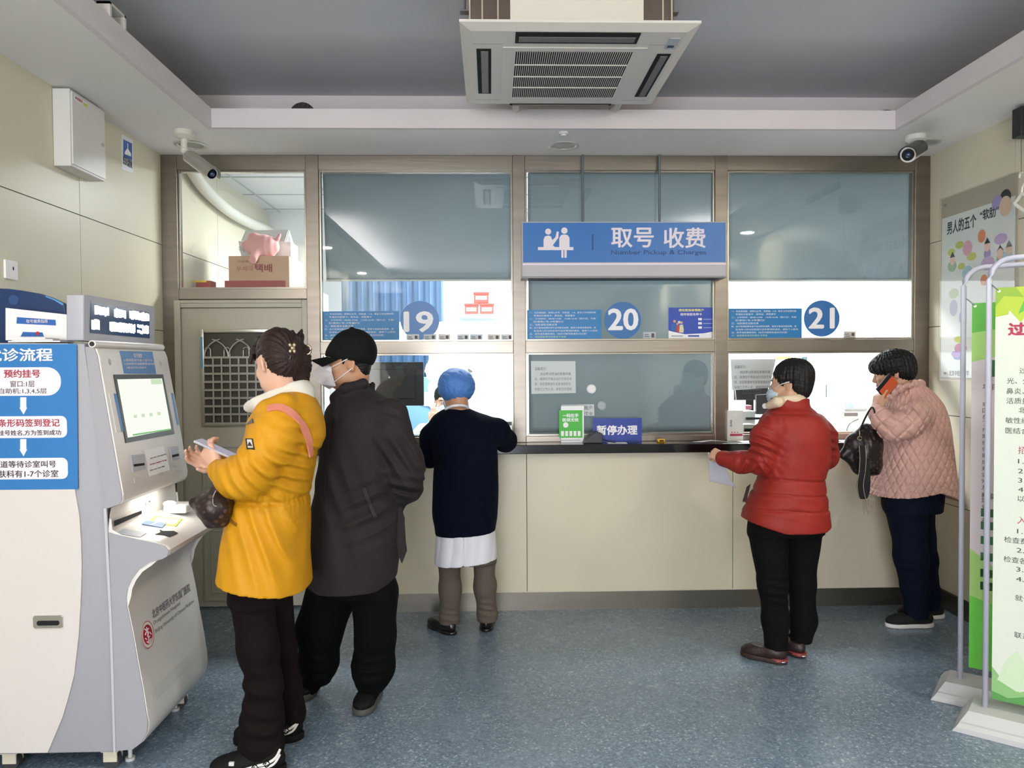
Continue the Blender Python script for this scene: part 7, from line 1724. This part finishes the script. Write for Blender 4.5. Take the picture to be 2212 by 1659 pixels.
hand_sdf(F, r1+Vector((-.004, .01, 0)), w_(1548, 982, 4.06)-r1, Vector((-.15, -.75, .55)), 1, [(62, 88, 60), (66, 90, 60), (68, 92, 60), (70, 92, 60)], .92, thumb=[(.030, .030, .016), (.058, .030, .032), (.078, .012, .040)])
hand_sdf(F, r2, Vector((-.5, .8, 0)), Vector((0, 0, 1)), 1, [(20, 20, 15)]*4, .92)
for px0, px1, px2, yy in ((1662, 1672, 1680, 3.93), (1728, 1734, 1727, 4.02)):
    F.chain([w_(px0+10, 1110, yy), w_(px1, 1270, yy), (w_(px2, 1410, yy).x, yy, .09), (w_(px2-4, 1410, yy).x, yy+.05, .045)], [.07, .045, .032, .022], .03)
F.blur(1).build('body', SKIN['warm'], D); face_parts(LD, D)
F = Field(LD.o-Vector((.17, .17, .17)), LD.o+Vector((.17, .17, .18)), .0042)
F.ell(LD.p(-.020, 0, .052), (.104, .087, .092), LD.M, .02); F.ell(LD.p(-.058, 0, -.012), (.050, .070, .062), LD.M, .03)
F.ell(LD.p(.118, 0, -.040), (.086, .10, .080), LD.M, .010, 's'); F.ell(LD.p(.0, 0, -.125), (.09, .10, .078), LD.M, .01, 's')
for b in (1, -1): F.ell(LD.p(.004, b*.090, -.006), (.026, .020, .034), LD.M, .006, 's'); F.cone(LD.p(.025, b*.074, .05), LD.p(.030, b*.070, .005), .014, .006, .01)
F.disp(add_fns(strands(LD, .0022, 30, 6, ax=1), strands(LD, .0012, 44, 9))).build('hair', HB('dark'), D)
F = Field(LD.o-Vector((.17, .17, .17)), LD.o+Vector((.17, .17, .1)), .004); F.ell(LD.p(.056, 0, -.056), (.068, .064, .062), LD.M, .0); F.ell(LD.p(.05, 0, -.056), (.055, .056, .058), LD.M, .0, 's'); F.plane_cut(LD.p(.050, 0, 0), -LD.f); F.plane_cut(LD.p(0, 0, -.006), LD.u-LD.f*.15)
zf = LD.o.z; F.disp(lambda x, y, z: .0014*np.sin((z-zf)*330)); mo = F.build('face_mask', m3, D)
for b in (1, -1):
    MB().tube(bez([LD.p(.062, b*.062, -.014), LD.p(.03, b*.080, .006), LD.p(-.016, b*.084, .020)], 5), .0022, 8).build('ear_loop', MW, mo, smooth=True)
REDJ = mat('jacket_red', '8e261e', .55, spec=.28, bump=.15, bscale=90, var=.07, vscale=6)
F = Field((1.14, 3.66, .66), (1.92, 4.32, 1.44), .0058)
F.loft([sec(860, 1668, 1747, .080, YD), sec(880, 1665, 1750, .09, YD), sec(896, 1652, 1768, .14, YD), sec(930, 1641, 1785, .175, YD), sec(985, 1645, 1788, .18, YD), sec(1035, 1640, 1776, .165, YD), sec(1065, 1628, 1777, .18, YD), sec(1100, 1612, 1781, .19, YD), sec(1145, 1603, 1785, .195, YD)], .02)
F.chain([s1+Vector((.03, .0, 0)), s1+Vector((-.02, 0, -.06)), e1, w_(1600, 998, 3.96), w_(1563, 991, 4.025)], [.066, .070, .060, .054, .044], .04)
F.chain([s2_+Vector((-.03, 0, 0)), s2_+Vector((.01, 0, -.06)), e2, r2], [.066, .068, .062, .045], .04)
F.ell(w_(1707, 848, YD), (.068, .068, .035), None, .01, 's'); F.blur(1)
nz4 = noise3(51, 17, 3)
zq = [pz(v, YD) for v in (1037, 1068, 1100)]
def puff(x, y, z):
    o = 0
    for q in zq: o = o+.007*np.exp(-((z-q-.006*np.sin(x*14))/.0055)**2)
    o = o+.006*np.exp(-((z-pz(896, YD))/.006)**2)
    return o-.0028*nz4(x, y, z)
F.disp(add_fns(puff, lambda x, y, z: -.0045*(1-np.abs(np.sin((z*1.0+x*.25+.02*nz4(x*.4, y, z*.4))*52))**.7)*np.exp(-((z-pz(1085, YD))/.09)**2),
    folds(w_(1640, 960, 3.8), (.35, 0, 1), .040, .009, .11, 31), folds(w_(1610, 1005, 3.85), (1, 0, -.3), .038, .008, .10, 32), folds(w_(1792, 960, 3.9), (.3, 0, 1), .04, .008, .10, 33), folds(w_(1680, 900, 3.8), (1, 0, .3), .05, .005, .08, 34), folds(w_(1650, 1015, 3.8), (.8, 0, .6), .04, .008, .08, 35)))
F.plane_cut(w_(1690, 1138, YD), (0, 0, -1)); F.plane_cut(w_(1606, 1120, YD), (-.30, 0, -1)); F.plane_cut(w_(1783, 1131, YD), (.25, 0, -1))
F.build('padded_jacket', REDJ, D)
F = Field((1.38, 3.78, 1.28), (1.76, 4.14, 1.47), .005); F.ell(w_(1705, 862, YD), (.082, .082, .04), None, .0); F.cone(w_(1680, 868, 3.88), w_(1662, 876, 3.93), .03, .02, .03); F.plane_cut(w_(1705, 852, YD), (-.12, 0, 1)); F.build('cream_scarf', mat('scarf_cream', 'd9c4a8', .9, bump=.3, bscale=120), D)
MB().prism([w_(1614, 1052, 3.93), w_(1622, 1046, 3.93), w_(1612, 1085, 3.93), w_(1605, 1084, 3.93)], (0, .01, 0), .002).build('jacket_front_edge', mat('lining_plum', '2e1418', .8), D)
trousers(D, 'trousers', mat('trousers_black2', '090909', .85, spec=.15, bump=.3, bscale=150), [sec(1085, 1618, 1776, .155, YD), sec(1150, 1620, 1774, .16, YD)],
    [([w_(1660, 1150, 3.92), w_(1669, 1260, 3.92), w_(1674, 1340, 3.92), w_(1678, 1424, 3.92)], [.098, .073, .064, .058]), ([w_(1733, 1150, 3.98), w_(1734, 1260, 4.0), w_(1735, 1340, 4.01), w_(1728, 1396, 4.01)], [.094, .070, .062, .055])],
    (1.22, 3.68, .06), (1.82, 4.24, .80), [((0, 0, pz(1424, 3.92)), (0, 0, -1))], add_fns(lambda x, y, z: -.003*nw(x, y, z), folds(w_(1640, 1150, 3.8), (.2, 0, 1), .03, .005, .10, 36), folds(w_(1735, 1395, 3.9), (.1, 0, 1), .035, .007, .06, 37), folds(w_(1690, 1270, 3.85), (.2, 0, 1), .045, .005, .12, 38)), h=.006)
SR = mat('shoe_maroon', '2c1a1c', .45, bump=.2, bscale=120); SRS = mat('sole_dark', '33201f', .6)
q = w_(1700, 1440, 3.86); shoe(D, (q.x, 3.87), (-.80, .60, 0), .235, SR, SRS, 'shoe', .075, .046, .026)
q = w_(1738, 1430, 3.93); shoe(D, (q.x, 3.94), (-.42, .9, 0), .235, SR, SRS, 'shoe', .075, .046, .026)
SRS2 = mat('sole_red', '94423f', .5)
for hx_, hy_, dd_ in ((w_(1700, 1440, 3.86).x, 3.87, (-.80, .60)), (w_(1738, 1430, 3.93).x, 3.94, (-.42, .9))):
    f_ = Vector((*dd_, 0)).normalized(); l_ = Vector((0, 0, 1)).cross(f_); pp_ = []
    for t_ in range(9):
        a = math.radians(-100+200*t_/8); pp_.append(Vector((hx_, hy_, 0))+f_*(.052-.062*math.cos(a))+l_*(.0415*math.sin(a)))
    MB().prism([q_+Vector((0, 0, .014)) for q_ in pp_], (0, 0, .013)).build('red_heel_band', SRS2, D)
for px, py, yy in ((1693, 1431, 3.84), (1737, 1418, 3.91)): q = w_(px, py, yy); MB().sph(q, (.012, .004, .005), 14).build('heel_reflector', CHROME, D, smooth=True)
# the paper she holds
bm = bmesh.new(); V = []; nu, nv = 12, 14
for j in range(nv+1):
    for i in range(nu+1):
        u, v = i/nu, j/nv; x = 1529+u*(1554)*0; px = (1529+4*v)+u*(24+34*v); py = 977+v*(60+14*u)+u*8
        if v > .7: py -= (v-.7)*30*(u-.3)
        p = w_(px, py, 4.075+.025*math.sin(v*2.4+u)+.02*u); V.append(bm.verts.new(p))
for j in range(nv):
    for i in range(nu): bm.faces.new((V[j*(nu+1)+i], V[j*(nu+1)+i+1], V[(j+1)*(nu+1)+i+1], V[(j+1)*(nu+1)+i]))
bmesh.ops.solidify(bm, geom=bm.faces[:], thickness=.0008); me = bpy.data.meshes.new('p'); bm.to_mesh(me); bm.free()
tag(link('held_paper', me, mat('paper_lilac', 'dcdce8', .7), None, smooth=True), 'curled white sheet hanging from the fist of the red-jacketed person', 'paper')

# ------------------------------------------------------------ person in pink on the phone
E = thing('person', (2.35, 4.42, 0), 'person in a pink quilted jacket talking on a phone by the right wall', 'person', 'people at the counter')
YE = 4.42
LE = Local(w_(1928, 806, 4.44), (-.86, .42, -.22), sc=1.0)
s1, e1, r1 = w_(1985, 888, 4.28), w_(1928, 928, 4.20), w_(1893, 884, 4.28)
s2_, e2, r2 = w_(1965, 888, 4.58), w_(1925, 960, 4.62), w_(1890, 950, 4.62)
F = body_field([w_(1928, 760, 4.44), s1, s2_, e1, e2, w_(1870, 840, 4.3), w_(1905, 1350, 4.4), w_(2030, 1340, 4.55)])
head_sdf(F, LE); F.chain([LE.p(-.03, 0, -.05), w_(1955, 845, YE), w_(1965, 870, YE)], [.058, .06, .08], .03)
F.loft([sec(865, 1935, 2005, .11, YE), sec(940, 1930, 2020, .14, YE), sec(1040, 1925, 2025, .15, YE), sec(1090, 1920, 2025, .16, YE)], .03)
F.chain([s1, e1, r1], [.048, .040, .029], .02); F.chain([s2_, e2, r2], [.048, .040, .029], .02)
# hand gripping the phone: fingers on the far (front) side, back of the hand to the left
hand_sdf(F, w_(1893, 882, 4.275), w_(1900, 850, 4.30)-w_(1893, 882, 4.275), Vector((-.88, -.42, .1)), 1, [(18, 40, 30), (22, 42, 30), (26, 44, 30), (30, 46, 30)], .92, thumb=[(.030, .034, .012), (.060, .036, .024), (.086, .030, .032)])
hand_sdf(F, r2, Vector((-.8, .3, -.3)), Vector((0, .8, .6)), 1, [(40, 50, 30)]*4, .92)
for pa, pb, pc, yy in ((1950, 1965, 1980, 4.40), (1985, 2000, 2010, 4.54)):
    F.chain([w_(pa, 1080, yy), w_(pb, 1230, yy), (w_(pc, 1345, yy).x, yy, .09), (w_(pc-22, 1345, yy).x, yy, .045)], [.07, .05, .036, .022], .03)
F.blur(1).build('body', SKIN['warm'], E); face_parts(LE, E)
F = Field(LE.o-Vector((.2, .2, .17)), LE.o+Vector((.2, .2, .19)), .0042)
F.ell(LE.p(-.018, 0, .045), (.118, .098, .095), LE.M, .02); F.ell(LE.p(-.065, 0, -.008), (.062, .080, .060), LE.M, .03); F.ell(LE.p(.06, 0, .055), (.055, .075, .045), LE.M, .03)
F.ell(LE.p(.132, 0, -.050), (.085, .10, .078), LE.M, .010, 's'); F.ell(LE.p(.010, 0, -.14), (.09, .11, .085), LE.M, .01, 's')
for b in (1, -1): F.cone(LE.p(.02, b*.075, .03), LE.p(.012, b*.076, -.02), .024, .012, .015)
F.disp(add_fns(strands(LE, .0024, 30, 7, ax=1), strands(LE, .0012, 44, 19))).build('hair', HB('black'), E)
PINK = mat('jacket_pink', 'cda398', .55, spec=.35, bump=.1, bscale=100, var=.04, vscale=5)
F = Field((1.98, 4.05, .74), (2.81, 4.76, 1.53), .0052)
F.loft([sec(828, 1940, 1988, .070, YE), sec(848, 1928, 2008, .12, YE), sec(875, 1922, 2025, .165, YE), sec(910, 1914, 2036, .19, YE), sec(960, 1908, 2044, .205, YE), sec(1020, 1898, 2050, .215, YE), sec(1060, 1888, 2055, .22, YE), sec(1100, 1876, 2059, .225, YE)], .02)
F.chain([s1+Vector((.0, .04, 0)), s1+Vector((-.02, -.01, -.02)), w_(1958, 915, 4.23), e1, w_(1905, 905, 4.245), w_(1894, 890, 4.27)], [.078, .080, .074, .066, .054, .044], .04)
F.chain([s2_+Vector((0, -.03, 0)), e2, r2], [.085, .07, .05], .05)
F.chain([w_(1925, 858, 4.34), w_(1945, 838, 4.30), w_(1975, 828, 4.34), w_(1988, 830, 4.44), w_(1972, 834, 4.54), w_(1930, 850, 4.50)], [.018, .022, .022, .022, .020, .018], .02)
F.ell(w_(1950, 826, YE), (.062, .075, .04), None, .02, 's'); F.blur(1)
nz5 = noise3(61, 13, 2); cE = w_(1970, 960, YE)
def quilt(x, y, z):
    t = (np.arctan2(y-cE.y, x-cE.x))*.24; a = (t+z*.62)/.052; b = (t-z*.62)/.052
    g = np.minimum(np.abs(a-np.round(a)), np.abs(b-np.round(b))); hm = np.clip((z-pz(1082, YE))/.01+1, 0, 1)
    return (.0085*np.exp(-(g/.10)**2)-.0015)*hm
def hemline(x, y, z):
    return .004*np.exp(-((z-zhem(x)-.035)/.003)**2)
def zhem(x): return np.interp(x, [w_(p, 1070, YE).x for p in (1876, 1930, 1990, 2025, 2058)], [pz(p, YE) for p in (1079, 1074, 1063, 1076, 1092)])
F.disp(add_fns(quilt, hemline, lambda x, y, z: -.003*nz5(x, y, z), folds(w_(1925, 915, 4.15), (.6, 0, .8), .04, .006, .08, 41), folds(w_(1975, 900, 4.2), (.8, 0, .5), .06, .006, .1, 42)))
F.f = np.maximum(F.f, (zhem(F.ax[0])[:, None, None]-F.ax[2][None, None, :]).astype(np.float32))
F.build('quilted_jacket', PINK, E)
trousers(E, 'trousers', mat('trousers_navy', '091224', .85, spec=.15, bump=.15, bscale=200), [sec(1040, 1912, 2030, .165, YE), sec(1100, 1914, 2024, .17, YE)],
    [([w_(1957, 1100, 4.38), w_(1968, 1200, 4.39), w_(1975, 1270, 4.40), w_(1981, 1348, 4.40)], [.112, .090, .074, .066]), ([w_(1980, 1100, 4.50), w_(1996, 1210, 4.53), w_(2004, 1280, 4.55), w_(2009, 1335, 4.55)], [.10, .072, .064, .058])],
    (2.12, 4.14, .05), (2.72, 4.74, .92), [((0, 0, pz(1350, 4.40)), (0, 0, -1))], add_fns(lambda x, y, z: -.003*nw(x, y, z), folds(w_(1945, 1230, 4.3), (.2, 0, 1), .05, .006, .1, 44)), h=.006)
SK = mat('shoe_knit', '0f0f10', .8, bump=.4, bscale=150)
q = w_(2012, 1365, 4.40); shoe(E, (q.x, 4.39), (-1, .02, 0), .275, SK, SW, 'shoe', .075, .046, .026)
q = w_(2035, 1350, 4.55); shoe(E, (q.x, 4.54), (-1, .02, 0), .275, SK, SW, 'shoe', .075, .046, .026)
# her phone
ph = thing('mobile_phone', w_(1914, 834, 4.27), 'orange backed phone pressed to the ear of the person in pink', 'phone')
a = w_(1900, 852, 4.27); b = w_(1931, 815, 4.32); ez_ = (b-a).normalized(); nn_ = Vector((.30, -.92, .25)); ex_ = (nn_-ez_*nn_.dot(ez_)).normalized(); ey_ = ez_.cross(ex_).normalized()
c_ = (a+b)/2+Vector((.0, 0, .0))
obox(c_, ex_, ey_, ez_, .006, .037, .070, .003).build('phone_case', mat('case_black', '17141c', .3), ph)
sgn_ = 1 if ey_.x > 0 else -1
obox(c_+ex_*.0064+ey_*(.010*sgn_), ex_, ey_, ez_, .0012, .026, .068, 0).build('case_back', mat('case_orange', 'c2512c', .4), ph)
# brown bag hanging from her arm
hb2 = thing('handbag', w_(1860, 1020, 4.34), 'brown patterned drawstring handbag with striped strap hanging from the pink sleeve', 'handbag')
BG2 = bag_mat('monogram_dark', '231a19', '453634')
F = Field((1.88, 4.12, .78), (2.35, 4.52, 1.27), .0052); Yg = 4.33
F.loft([sec(925, 1868, 1893, .05, Yg), sec(945, 1850, 1902, .075, Yg), sec(985, 1838, 1902, .09, Yg), sec(1005, 1850, 1900, .09, Yg), sec(1022, 1872, 1893, .06, Yg)], .02)
F.chain([w_(1872, 925, Yg), w_(1845, 955, Yg), w_(1822, 983, Yg)], [.03, .035, .014], .04); F.chain([w_(1822, 983, Yg), w_(1858, 1010, Yg), w_(1880, 1008, Yg)], [.014, .035, .05], .04)
F.blur(1).disp(add_fns(lambda x, y, z: -.003*nz(x, y, z), folds(w_(1872, 935, 4.25), (1, 0, .2), .028, .006, .07, 51))); bo = F.build('bag_body', BG2, hb2)
MB().tube(bez([w_(1858, 930, 4.27), w_(1868, 905, 4.24), w_(1884, 880, 4.20), w_(1892, 905, 4.26), w_(1888, 930, 4.28)], 6), .005, 10).build('bag_handle', mat('handle_black', '15100f', .4), hb2, smooth=True)
GO = mat('clasp_gold', 'd0c09a', .25, metal=.8)
MB().tube([w_(1857+5*math.cos(t), 947+4*math.sin(t), 4.235) for t in [i*math.pi/6 for i in range(12)]], .0018, 8, closed=True).cyl(w_(1857, 943, 4.235), w_(1857, 930, 4.24), .0028, seg=10).build('clasp', GO, hb2, smooth=True)
BBg = bvh(bo)
for off_, m_, wd_, nm in ((0, mat('strap_black', '131316', .6), 15, 'wide_strap'), ):
    sp3 = [w_(1862, 962, 4.222), w_(1864, 990, 4.215), w_(1862, 1020, 4.215), w_(1858, 1050, 4.22), w_(1864, 1078, 4.225), w_(1872, 1060, 4.235), w_(1873, 1020, 4.24), w_(1868, 990, 4.235)]
    P = bez(sp3, 8); mb = MB(); rows = []
    for i, p in enumerate(P):
        w2_ = .019; rows.append([mb.bm.verts.new(p+Vector((dx, dy, 0))) for dx, dy in ((-w2_, 0), (w2_, 0), (w2_, .003), (-w2_, .003))])
    for i in range(len(rows)-1):
        for k in range(4): mb.bm.faces.new((rows[i][k], rows[i][(k+1) % 4], rows[i+1][(k+1) % 4], rows[i+1][k]))
    mb.bm.faces.new(rows[0]); mb.bm.faces.new(rows[-1][::-1]); st_ = mb.build('wide_strap', m_, hb2)
    for s_ in (-.0175, .0175): MB().tube([p+Vector((s_, -.002, 0)) for p in P[:34]], .0013, 6).build('cream_edging', mat('edging_cream', 'cfc0a2', .6), st_)
mb = MB()
for i in range(14): 
    p = w_(1864+i*1.9, 1078, 4.30); mb.tube([p, p+Vector((.002*math.sin(i*2), .002, -.035)), p+Vector((.006*math.sin(i*3), 0, -.07-.01*(i % 3)))], [.003, .0028, .0015], 6)
tag(mb.build('scarf_fringe', mat('fringe_beige', 'a89a88', .9), None), 'beige knotted fringe hanging below the brown handbag', 'fringe', kind='stuff')

# ------------------------------------------------------------ clerk behind window 19
K = thing('person', (-.36, 6.25, .0), 'masked clerk with black hair seated behind the glass of window 19', 'person')
YK = 6.25
LK = Local(w_(961, 868, YK), (.10, -.98, -.12), sc=1.0)
F = Field(LK.o-Vector((.40, .42, .86)), LK.o+Vector((.40, .32, .18)), .006)
head_sdf(F, LK); F.chain([LK.p(-.03, 0, -.05), LK.o+Vector((0, .03, -.17))], [.052, .06], .03)
zK = LK.o.z
F.loft([(zK-.58, LK.o.x, YK+.05, .17, .12), (zK-.40, LK.o.x, YK+.05, .15, .11), (zK-.24, LK.o.x, YK+.04, .17, .10), (zK-.15, LK.o.x, YK+.03, .08, .06)], .03)
hk = w_(936, 898, 6.02)
F.chain([LK.o+Vector((-.17, .04, -.24)), LK.o+Vector((-.24, -.06, -.30)), hk+Vector((0, .02, -.06))], [.045, .04, .028], .02); F.chain([LK.o+Vector((.17, .04, -.24)), LK.o+Vector((.24, -.05, -.22)), LK.o+Vector((.12, -.24, -.18))], [.045, .04, .028], .02)
hand_sdf(F, hk+Vector((0, .02, -.06)), Vector((.1, -.1, 1)), Vector((-.2, -.9, .1)), -1, [(15, 25, 15)]*4, .92)
F.build('body', SKIN['pale'], K); face_parts(LK, K, brow='1a1412')
F = Field(LK.o-Vector((.16, .18, .2)), LK.o+Vector((.16, .2, .19)), .005)
F.ell(LK.p(-.018, 0, .05), (.102, .086, .092), LK.M, .02); F.ell(LK.p(-.06, 0, -.03), (.05, .075, .09), LK.M, .03); F.ell(LK.p(.11, 0, -.045), (.080, .072, .090), LK.M, .01, 's')
F.disp(strands(LK, .0015, 34, 23)).build('hair', HB('black'), K)
F = Field(LK.o-Vector((.14, .20, .16)), LK.o+Vector((.14, .1, .06)), .0045); F.ell(LK.p(.056, 0, -.056), (.070, .066, .064), LK.M, .0); F.plane_cut(LK.p(.045, 0, 0), -LK.f); F.plane_cut(LK.p(0, 0, -.008), LK.u); F.build('face_mask', m3, K)
F = Field(LK.o-Vector((.40, .36, .66)), LK.o+Vector((.40, .30, -.06)), .007)
F.loft([(zK-.62, LK.o.x, YK+.05, .20, .15), (zK-.40, LK.o.x, YK+.05, .19, .14), (zK-.24, LK.o.x, YK+.04, .20, .13), (zK-.16, LK.o.x, YK+.03, .09, .08)], .03)
F.chain([LK.o+Vector((-.18, .04, -.24)), LK.o+Vector((-.25, -.06, -.31)), hk+Vector((-.02, .03, -.09))], [.065, .06, .045], .03); F.chain([LK.o+Vector((.18, .04, -.24)), LK.o+Vector((.25, -.05, -.23)), LK.o+Vector((.14, -.22, -.19))], [.065, .06, .045], .03)
F.build('white_coat', mat('coat_white', 'dedce4', .7), K)
oc_ = thing('office_chair', (LK.o.x, YK+.08, 0), 'dark office chair under the masked clerk', 'chair')
zz_ = zK-.70
MB().box((LK.o.x-.22, YK-.12, zz_), (LK.o.x+.22, YK+.30, zz_+.07), .02).build('seat', mat('chair_dark', '2c2c30', .7), oc_)
MB().cyl((LK.o.x, YK+.08, .06), (LK.o.x, YK+.08, zz_), .025).build('gas_post', CHROME, oc_)
for k in range(5): a = k*2*math.pi/5; MB().cyl((LK.o.x, YK+.08, .07), (LK.o.x+.26*math.cos(a), YK+.08+.26*math.sin(a), .03), .018, .014).build('base_leg', BLACKP, oc_)

# ------------------------------------------------------------ pink soft toy on the brown carton (plain elephant-like cushion)
TY = Yk+.09
F = Field(w_(566, 535, TY)-Vector((.22, .14, .17)), w_(566, 535, TY)+Vector((.22, .14, .17)), .005)
F.ell(w_(566, 533, TY), (.118, .085, .086), None, .02); F.ell(w_(548, 513, TY-.03), (.040, .035, .035), None, .02); F.cone(w_(553, 545, TY-.07), w_(546, 562, TY-.125), .030, .026, .02); F.cone(w_(600, 515, TY), w_(605, 507, TY), .016, .010, .02); F.ell(w_(532, 530, TY), (.030, .05, .030), None, .02)
cT = w_(566, 533, TY); F.disp(lambda x, y, z: .0025*np.sin((x-cT.x)*150)*np.clip((x-cT.x)*12, 0, 1)); 
tag(F.build('soft_toy', mat('toy_pink', 'd99a98', .7, sheen=.3), None), 'pink inflatable elephant shaped toy leaning on the white carton', 'toy')

SOCK = mat('sock_dark', '0a090a', .9, spec=.1)
for par, x_, y_, r_, dx_, dy_ in ((A, w_(584, 1600, 2.96).x, 2.96, .042, -1, 0), (A, w_(596, 1600, 3.18).x, 3.18, .042, -1, 0), (B, (w_(680, 1480, 3.6).x), 3.60, .047, -.1, -1), (B, w_(803, 1480, 3.49).x, 3.50, .047, -.1, -1), (D, w_(1680, 1410, 3.93).x, 3.93, .042, -.5, .8), (D, w_(1727, 1410, 4.02).x, 4.02, .042, -.3, .9),
                                   (E, w_(1980, 1345, 4.40).x, 4.40, .044, -1, 0), (E, w_(2010, 1345, 4.54).x, 4.54, .044, -1, 0), (C_, w_(972, 1340, 4.42).x, 4.44, .036, -.4, .9), (C_, w_(1048, 1340, 4.42).x, 4.44, .036, 0, 1)):
    MB().tube(bez([(x_, y_, .17), (x_, y_, .11), (x_+dx_*.015, y_+dy_*.015, .075), (x_+dx_*.065, y_+dy_*.065, .055)], 4), [r_*1.02]*8+[r_*.98, r_*.92, r_*.85, r_*.78, r_*.7], 20).build('sock', SOCK, par, smooth=True)
